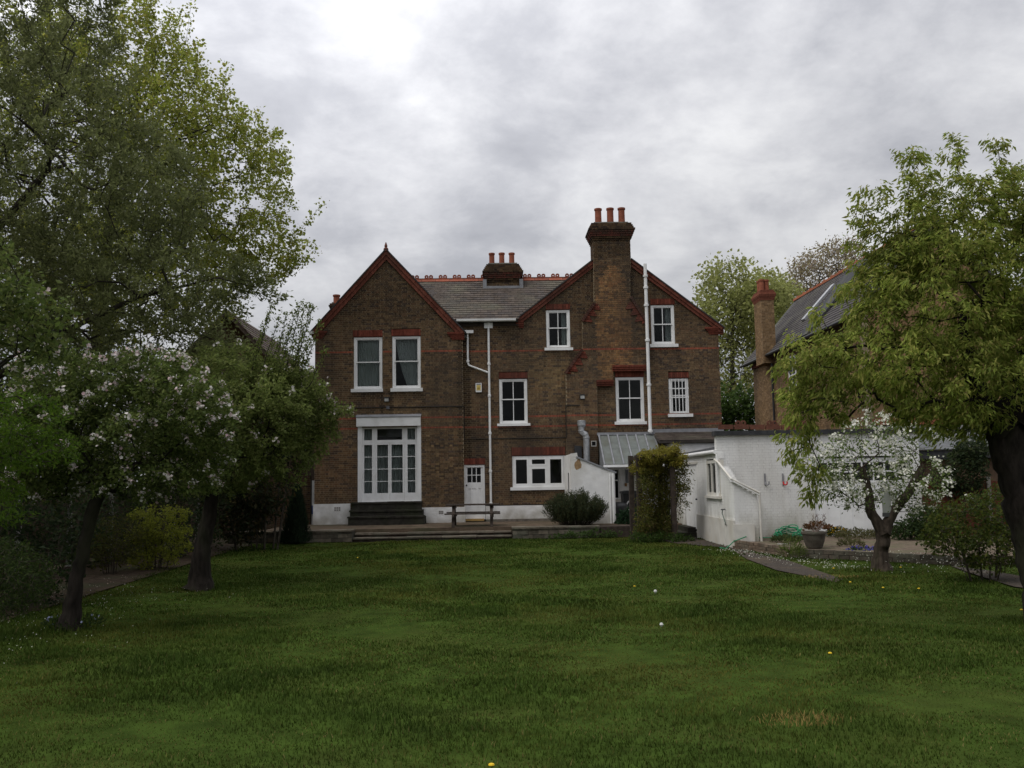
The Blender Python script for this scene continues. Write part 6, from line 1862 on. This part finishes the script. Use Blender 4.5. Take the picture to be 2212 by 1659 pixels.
bush('dark_hedge', 'tall dark evergreen hedge rising behind the board fence on the left', 'hedge', [pb(60, 930, 26, 190, 150, 1.6), pb(250, 900, 27, 170, 150, 1.6), pb(400, 930, 28, 130, 140, 1.5), pb(500, 980, 29, 80, 90, 1.2), pb(-120, 900, 25, 190, 190, 1.6), pb(80, 1030, 25, 160, 70, 1.4), pb(260, 1020, 27, 130, 70, 1.4)], 1500, 6, .16, .09, [(.03, .042, .016), (.042, .052, .02), (.022, .032, .013), (.05, .052, .02)], .17, step=.34, tip=.008)
# columnar cypress by the steps
YC = 29.4
cb = P(652, 1170, z=0)
t = thing('cypress', (cb.x, YC, 0), 'narrow dark cone-shaped cypress at the left end of the patio', 'conifer')
nC = 5200
hgt = rng.random(nC) ** 1.25; an = rng.uniform(0, 2 * math.pi, nC)
rad_ = (.40 * (1 - hgt) ** .75 + .02) * (1 + .12 * np.sin(5 * an + 9 * hgt)) * rng.uniform(.6, 1.18, nC)
pts = np.stack([cb.x + rad_ * np.cos(an) - .02 + .06 * hgt, YC + rad_ * np.sin(an), .03 + hgt * 1.72], 1)
d = unit(np.stack([np.cos(an) * .45, np.sin(an) * .45, np.full(nC, 1.0)], 1) + rng.normal(size=(nC, 3)) * .2)
V, F = kites(pts, d, unit(np.stack([np.cos(an), np.sin(an), np.zeros(nC)], 1)), rng.uniform(.08, .16, nC), .035, .2)
add_part('foliage', V, F, np.repeat(lerp_cols(nC, [(.022, .040, .022), (.034, .054, .027), (.018, .03, .017)]), 4, 0), m_leaf, t)
m = MB(); m.lathe([(.05, -.03), (.22, .15), (.17, .8), (.02, 1.6)], (cb.x, YC, 0), 8, (.015, .02, .012)); m.build('trunk', m_bark, t)

# rosemary-like bush on the retaining wall
YB_ = 30.75
def spiky(name, label, cat, c, rx, ry, h, n, L, Wd, cols, lean=.5, z0=PZ):
    t = thing(name, (c[0], c[1], z0), label, cat)
    V_, F_, T_ = [], [], []
    m = 230
    a = rng.uniform(0, 2 * math.pi, m); q = np.sqrt(rng.random(m))
    bx, by_ = c[0] + rx * .45 * q * np.cos(a), c[1] + ry * .45 * q * np.sin(a)
    top = h * rng.uniform(.72, 1.04, m) * (1 - .42 * q ** 2.2)
    ex, ey = c[0] + rx * q * np.cos(a) * 1.0, c[1] + ry * q * np.sin(a)
    mb_ = MB()
    P0, D0, S0 = [], [], []
    for i in range(m):
        b0, e0 = np.array([bx[i], by_[i], z0]), np.array([ex[i], ey[i], z0 + top[i]])
        cmid = (b0 + e0) / 2 + np.array([(ex[i] - bx[i]) * .25, (ey[i] - by_[i]) * .25, -.05])
        pts_ = [b0 * (1 - t) ** 2 + cmid * 2 * t * (1 - t) + e0 * t * t for t in (0, .35, .7, 1)]
        mb_.tube([Vector(p) for p in pts_], [.008, .006, .004, .002], 3, (.05, .04, .03), caps=False)
        k = n
        t_ = rng.uniform(.22, 1, k)[:, None]
        pp = b0 * (1 - t_) ** 2 + cmid * 2 * t_ * (1 - t_) + e0 * t_ * t_ + rng.normal(size=(k, 3)) * .035
        dd = unit((e0 - cmid)[None] / np.linalg.norm(e0 - cmid) * .9 + rand_dirs(k) * .7)
        P0.append(pp); D0.append(dd)
    mb_.build('stems', m_bark, t)
    P0, D0 = np.concatenate(P0), np.concatenate(D0); k = len(P0)
    V, F = kites(P0, D0, rand_dirs(k), L * rng.uniform(.6, 1.3, k), Wd, .2)
    add_part('foliage', V, F, np.repeat(lerp_cols(k, cols), 4, 0), m_leaf, t)
    return t
c0_ = P(1243, 1100, Y=YB_)
spiky('rosemary_bush', 'dense rounded dark green bush in front of the white store', 'bush', (c0_.x, YB_), 1.08, .62, 1.16, 95, .10, .017, [(.060, .080, .038), (.078, .10, .050), (.042, .058, .028), (.09, .085, .035)])
bush('wall_weeds', 'leafy green weeds at the foot of the wall below the bush', 'weeds', [((3.1, 29.55, .1), (1.0, .15, .12)), ((2.2, 29.55, .06), (.5, .12, .08))], 120, 5, .07, .04, [(.05, .09, .02), (.065, .11, .028)], .04, step=.09, tip=.003)
# yellow green climber over the arbour
cl = [pb(1402, 988, ARY + .3, 24, 14, .6), pb(1438, 982, ARY + .3, 24, 13, .6), pb(1456, 994, ARY + .1, 14, 13, .4), pb(1386, 1008, ARY + .4, 9, 24, .4), pb(1410, 1015, ARY + .5, 22, 14, .5), pb(1425, 974, ARY + .4, 12, 7, .3)]
bush('arbour_climber', 'bright yellow green climber heaped over the top of the arbour', 'climber', cl, 620, 8, .075, .032, [(.25, .235, .035), (.30, .26, .045), (.19, .19, .03), (.21, .165, .04)], .045, droop=.5, step=.09, tip=.003, base=2.0, stems=8, shoots=(40, .3, .8, .26))
cl2 = [pb(1396, 1055, ARY + .2, 16, 46, .45), pb(1420, 1070, ARY + .4, 18, 64, .4), pb(1393, 1120, ARY, 15, 32, .4), pb(1432, 1130, ARY + .3, 22, 36, .4), pb(1447, 1050, ARY + .4, 12, 50, .3), pb(1466, 1035, ARY, 8, 36, .15), pb(1468, 1080, ARY, 4, 40, .1)]
bush('arbour_creeper', 'darker tangled creeper hanging down the arbour posts to the grass', 'climber', cl2, 760, 8, .068, .032, [(.11, .125, .025), (.14, .14, .03), (.08, .095, .022), (.14, .105, .035)], .07, droop=.6, step=.1, tip=.003, shoots=(50, -.5, .8, .24))
bush('arbour_weeds', 'tufts of green weeds round the foot of the arbour', 'weeds', [pb(1440, 1170, 27.2, 60, 14, .4), pb(1400, 1165, 27.3, 40, 14, .4)], 170, 6, .09, .03, [(.04, .075, .016), (.055, .095, .02)], .05, droop=-.2, step=.08, tip=.003)
bush('passage_shrub', 'dark green shrub in the passage beside the wheeled bin', 'shrub', [pb(1362, 1122, 30.9, 24, 22, .3), pb(1350, 1132, 30.9, 20, 16, .3)], 160, 6, .09, .05, [(.02, .05, .022), (.03, .065, .028)], .06, step=.1, tip=.003, base=PZ)
# shrubs on the right
bush('right_shrub', 'rounded green shrub behind the pear trunk at the right', 'shrub', [pb(2110, 1130, 16.5, 95, 55, .8), pb(2060, 1160, 16.3, 60, 40, .6), pb(2170, 1110, 16.6, 60, 60, .7), pb(2140, 1190, 16.2, 80, 40, .6)], 560, 6, .07, .042, [(.05, .075, .014), (.07, .095, .018), (.035, .052, .012), (.10, .105, .02)], .06, step=.14, tip=.004)
bush('ivy_clump', 'dark ivy hanging over the top of the red fence', 'climber', [pb(2085, 1020, 24.9, 42, 50, .5), pb(2100, 975, 24.9, 40, 25, .5), pb(2040, 1040, 25, 25, 25, .4)], 380, 6, .09, .06, G_DARK, .08, droop=.6, step=.14, tip=.004, base=.8)
bush('fence_shrub', 'low leafy plants at the foot of the red fence', 'shrub', [pb(2000, 1130, 24, 40, 35, .5), pb(1970, 1150, 24, 50, 20, .4)], 240, 6, .09, .05, [(.03, .055, .018), (.045, .07, .02)], .07, step=.13, tip=.004, base=TZ)
def clump(name, label, cat, px, py, r, h, cols, n=500, L=.09, Wd=.03, z=TZ, flower=None):
    p = P(px, py, z=z)
    t = thing(name, (p.x, p.y, z), label, cat)
    a = rng.uniform(0, 2 * math.pi, n); q = np.sqrt(rng.random(n)); hh = rng.random(n) ** .8 * h * (1 - .5 * q * q)
    pts = np.stack([p.x + r * q * np.cos(a), p.y + r * .7 * q * np.sin(a), z + hh], 1)
    d = unit(np.stack([np.cos(a) * q, np.sin(a) * q, np.full(n, .8)], 1) + rand_dirs(n) * .7)
    V, F = kites(pts, d, rand_dirs(n), L * rng.uniform(.6, 1.3, n), Wd, .25)
    add_part('foliage', V, F, np.repeat(lerp_cols(n, cols), 4, 0), m_leaf, t)
    if flower:
        k, col_, fs = flower
        i = rng.integers(0, n, k); V, F, T = flowers_at(pts[i] + np.array([0, 0, .06]), fs, [col_])
        add_part('flowers', V, F, T, m_petal, t)
DRY = [(.12, .12, .05), (.10, .09, .045), (.09, .10, .035), (.15, .13, .07)]
clump('terrace_weeds', 'pale dry weeds beside the wall left of the hose', 'weeds', 1668, 1152, .35, .26, DRY)
clump('terrace_weeds', 'tuft of weeds in front of the coiled hose', 'weeds', 1700, 1171, .4, .16, [(.06, .08, .03), (.08, .10, .035)])
clump('potted_leaves', 'withered brown leaves round the rim of the stone pot', 'plant', 1766, 1146, .30, .20, [(.16, .075, .035), (.12, .06, .03), (.10, .07, .035)], 260, .09, .05, TZ + .38)
clump('yellow_flowers', 'clump of yellow flowers on the terrace right of the stone pot', 'flowers', 1811, 1160, .30, .26, [(.05, .07, .022), (.07, .085, .025)], 420, flower=(90, (.55, .33, .02), .025))
clump('terrace_weeds', 'low grey green weeds between the yellow flowers and the blossom tree', 'weeds', 1855, 1163, .6, .24, DRY, 700)
clump('terrace_weeds', 'rough dry grass on the terrace right of the blossom tree', 'weeds', 1945, 1158, .8, .24, DRY, 700)
clump('terrace_weeds', 'small tuft of weeds at the front corner of the terrace', 'weeds', 1838, 1180, .3, .16, DRY, 260)
clump('bluebells', 'patch of blue-violet bluebells at the foot of the blossom tree', 'flowers', 1868, 1204, .45, .22, [(.04, .07, .02), (.05, .085, .025)], 420, flower=(170, (.075, .068, .27), .03), z=0)
clump('edge_tuft', 'light green tuft of long grass at the corner of the brick edging', 'weeds', 1712, 1208, .25, .42, [(.10, .14, .03), (.12, .15, .04)], 260, .16, .018, 0)
clump('step_weeds', 'green weeds growing on the lowest step to the french doors', 'weeds', 805, 1131, .5, .22, [(.03, .055, .014), (.04, .07, .018)], 260, .12, .03, PZ)
clump('tree_foot_flowers', 'pale blue flowers round the foot of the slim apple trunk', 'flowers', 160, 1356, .4, .14, [(.03, .05, .014), (.04, .065, .018)], 300, .07, .02, 0, flower=(26, (.28, .31, .45), .016))

# ------------------------------------------------------------------ grass
def meadow(n, y0, y1, blade, width, h0):
    u = rng.random(n)
    y = y0 + (y1 - y0) * u
    xl = np.interp(y, [p[1] for p in LAWN_L], [p[0] for p in LAWN_L]) - .12 - np.abs(rng.normal(size=n)) * .12
    xr_ = np.minimum(13.5, .60 * y + 2.2); xl = np.maximum(xl, -.62 * y - 1.5)
    x = xl + (xr_ - xl) * rng.random(n)
    jx, jy = x + rng.normal(size=n) * .10 + .08 * np.sin(y * 5), y + rng.normal(size=n) * .10
    ok = ~inpoly(PATH_R, jx, jy) & ~inpoly(PATH_F, jx, jy) & ~inpoly(TER, x, y)
    ok |= (rng.random(n) < .035) & ~inpoly(TER, x, y)
    ok &= ~((x > XS - .02) & (y > YN - .1))
    x, y = x[ok], y[ok]; n = len(x)
    # patches of rank and of thin grass
    p = np.sin(x * 1.9 + 1.3 * np.sin(y * 1.7)) * np.cos(y * 2.1 + .8 * np.sin(x * 1.1)) + .6 * np.sin(x * .7 + y * .9 + 1) + .5 * np.sin(x * 4.3 + 2 * np.sin(y * 3.7)) * np.cos(y * 4.9 + x)
    p2 = np.sin(x * .9 + 2 * np.sin(y * .55) + 1.7) * np.cos(y * .75 - .6 * np.sin(x * 1.4)) + .5 * np.sin(x * 7.3 + 3 * np.sin(y * 5.1)) * np.sin(y * 6.7)
    h = h0 * np.clip(1 + .5 * p + .15 * p2, .35, 2.4) * rng.uniform(.6, 1.3, n)
    for (tx, ty) in ((-5.6, 17.3), (-5.98, 12.8), (7.2, 18.3), (6.9, 11.7)):
        near = np.exp(-((x - tx) ** 2 + (y - ty) ** 2) / .12); h = h * (1 + 1.6 * near)
    z = bumps(x, y) - .014
    a = rng.uniform(0, 2 * math.pi, n); lean = rng.uniform(.1, .75, n)
    d = unit(np.stack([np.cos(a) * lean, np.sin(a) * lean, np.ones(n)], 1))
    s = np.stack([-np.sin(a), np.cos(a), np.zeros(n)], 1)
    b = np.stack([x, y, z - .005], 1)
    mid = b + d * (h * .55)[:, None]
    tip_ = b + d * h[:, None] + np.stack([np.cos(a), np.sin(a), np.zeros(n)], 1) * (h * lean * .5)[:, None]
    w = (width * rng.uniform(.7, 1.3, n))[:, None]
    V = np.stack([b - s * w * .5, b + s * w * .5, mid + s * w * .4, tip_, mid - s * w * .4], 1).reshape(-1, 3)
    k = np.arange(n)[:, None] * 5
    F = np.concatenate([k + [0, 1, 2], k + [0, 2, 4], k + [4, 2, 3]], 0)
    base = lerp_cols(n, [(.042, .071, .010), (.051, .080, .012), (.064, .086, .017), (.035, .060, .009)], .2)
    dry = (rng.random(n) < np.clip(.10 - .14 * p, .02, .45))
    base[dry] = lerp_cols(int(dry.sum()), [(.13, .12, .035), (.105, .115, .028), (.16, .13, .05)], .2)
    yel = np.clip(p2 * .6 - p * .25, 0, 1)[:, None] * rng.uniform(.4, 1, (n, 1))
    base = base * (1 - yel) + yel * np.array([.110, .105, .022])
    dk = np.clip(p - .5, 0, 1)[:, None]
    base = base * (1 - dk * np.array([.24, .17, .15]))
    for (px, py, rr_) in ((1735, 1553, .24), (1795, 1246, .35)):   # bleached patches
        g = P(px, py, z=0); dd = np.hypot((x - g.x) / 1.6, y - g.y)
        mk = (dd < rr_ * rng.uniform(.5, 1.1, n)) & (rng.random(n) < .75)
        base[mk] = lerp_cols(int(mk.sum()), [(.30, .22, .075), (.25, .18, .06)], .15)
    T = np.repeat(base, 5, 0)
    return V, F, T
V, F, T = merge([meadow(115000, 3.6, 8.5, 0, .0075, .034), meadow(120000, 8.5, 14, 0, .011, .035), meadow(95000, 14, 21, 0, .017, .037), meadow(75000, 21, 29.8, 0, .026, .04)])
o = link_obj('grass', raw_mesh('grass', V, F, T, m_grass)); tag(o, 'short uneven green grass of the lawn', 'grass', kind='stuff')
# rough grass on the left bed edge and between terrace and path is part of the same lawn; petals and daisies scattered on it
def scatter(n, poly_y, xf, size, cols, name, label, z=.03):
    y = rng.uniform(poly_y[0], poly_y[1], n); x = xf(y, n)
    pts = np.stack([x, y, bumps(x, y) + z + rng.random(n) * .02], 1)
    V, F, T = flowers_at(pts, size, cols, 3)
    o = link_obj(name, raw_mesh(name, V, F, T, m_petal)); tag(o, label, 'petals', kind='stuff')
scatter(300, (9, 18), lambda y, n: -6.2 + rng.normal(size=n) * .9, .008, WHITE_P, 'daisies', 'tiny white daisies and petals in the grass under the left apple trees')
scatter(420, (18.5, 24), lambda y, n: np.interp(y, [18.5, 24], [7.1, 5.9]) + rng.normal(size=n) * .35, .013, WHITE_P, 'fallen_petals', 'white petals fallen on the right path', .02)
scatter(260, (16, 20.5), lambda y, n: 8.6 + rng.normal(size=n) * 1.0, .012, WHITE_P, 'fallen_petals', 'white petals fallen on the terrace below the blossom tree', .17)
scatter(220, (9, 20), lambda y, n: -7.7 + rng.normal(size=n) * .4, .015, [(.5, .45, .42), (.4, .3, .25)], 'fallen_petals', 'pale petals fallen on the left path', .0)
# dandelions: heads on short stalks, one thing each
def dandelion(px, py, head, label, group, r=.022):
    p = P(px, py, z=.05)
    t = thing(name_, (p.x, p.y, 0), label, 'flower', group)
    m = MB(); m.tube([(p.x, p.y, -.02), (p.x + .005, p.y, .05)], .003, 4, (.06, .09, .03)); m.build('stalk', m_tint, t)
    m = MB(); m.lathe([(.3 * r, -.4 * r), (r, 0), (.8 * r, .35 * r), (.2 * r, .55 * r)] if head == 'y' else [(.4 * r, -.9 * r), (r, 0), (.5 * r, .85 * r)], (p.x + .005, p.y, .055), 9, (.62, .42, .02) if head == 'y' else (.55, .55, .53)); m.build('head', m_tint, t)
name_ = 'dandelion'
DL = {(1060, 1654): 'yellow dandelion nearest the camera at the bottom edge', (1792, 1412): 'lone yellow dandelion in the right foreground lawn', (1370, 1267): 'yellow dandelion just left of the white seed head',
      (2206, 1318): 'yellow dandelion at the foot of the pear trunk', (1836, 1258): 'yellow dandelion at the end of the tarmac path', (1945, 1226): 'yellow dandelion right beside the blossom tree trunk',
      (1907, 1270): 'leftmost of two dandelions below the blossom tree', (1984, 1272): 'rightmost of two dandelions below the blossom tree', (772, 1205): 'yellow dandelion on the left far lawn below the steps',
      (2112, 1186): 'yellow dandelion high in front of the right shrub', (2116, 1208): 'yellow dandelion low in front of the right shrub', (1800, 1228): 'yellow dandelion in the grass below the stone pot'}
for px, py in ((1060, 1654), (1792, 1412), (1370, 1267), (2206, 1318), (1836, 1258), (1945, 1226), (1907, 1270), (1984, 1272), (772, 1205), (2112, 1186), (2116, 1208), (1800, 1228)):
    dandelion(px, py, 'y', DL[(px, py)], 'yellow dandelions in the lawn')
name_ = 'dandelion_clock'
dandelion(1415, 1278, 'w', 'white dandelion seed head standing in the middle of the lawn', 'dandelion seed heads', .03)
dandelion(1428, 1350, 'w', 'greyish dandelion seed head below the white one on the lawn', 'dandelion seed heads', .026)
dandelion(1785, 1200, 'w', 'white dandelion seed head by the stone pot', 'dandelion seed heads', .03)
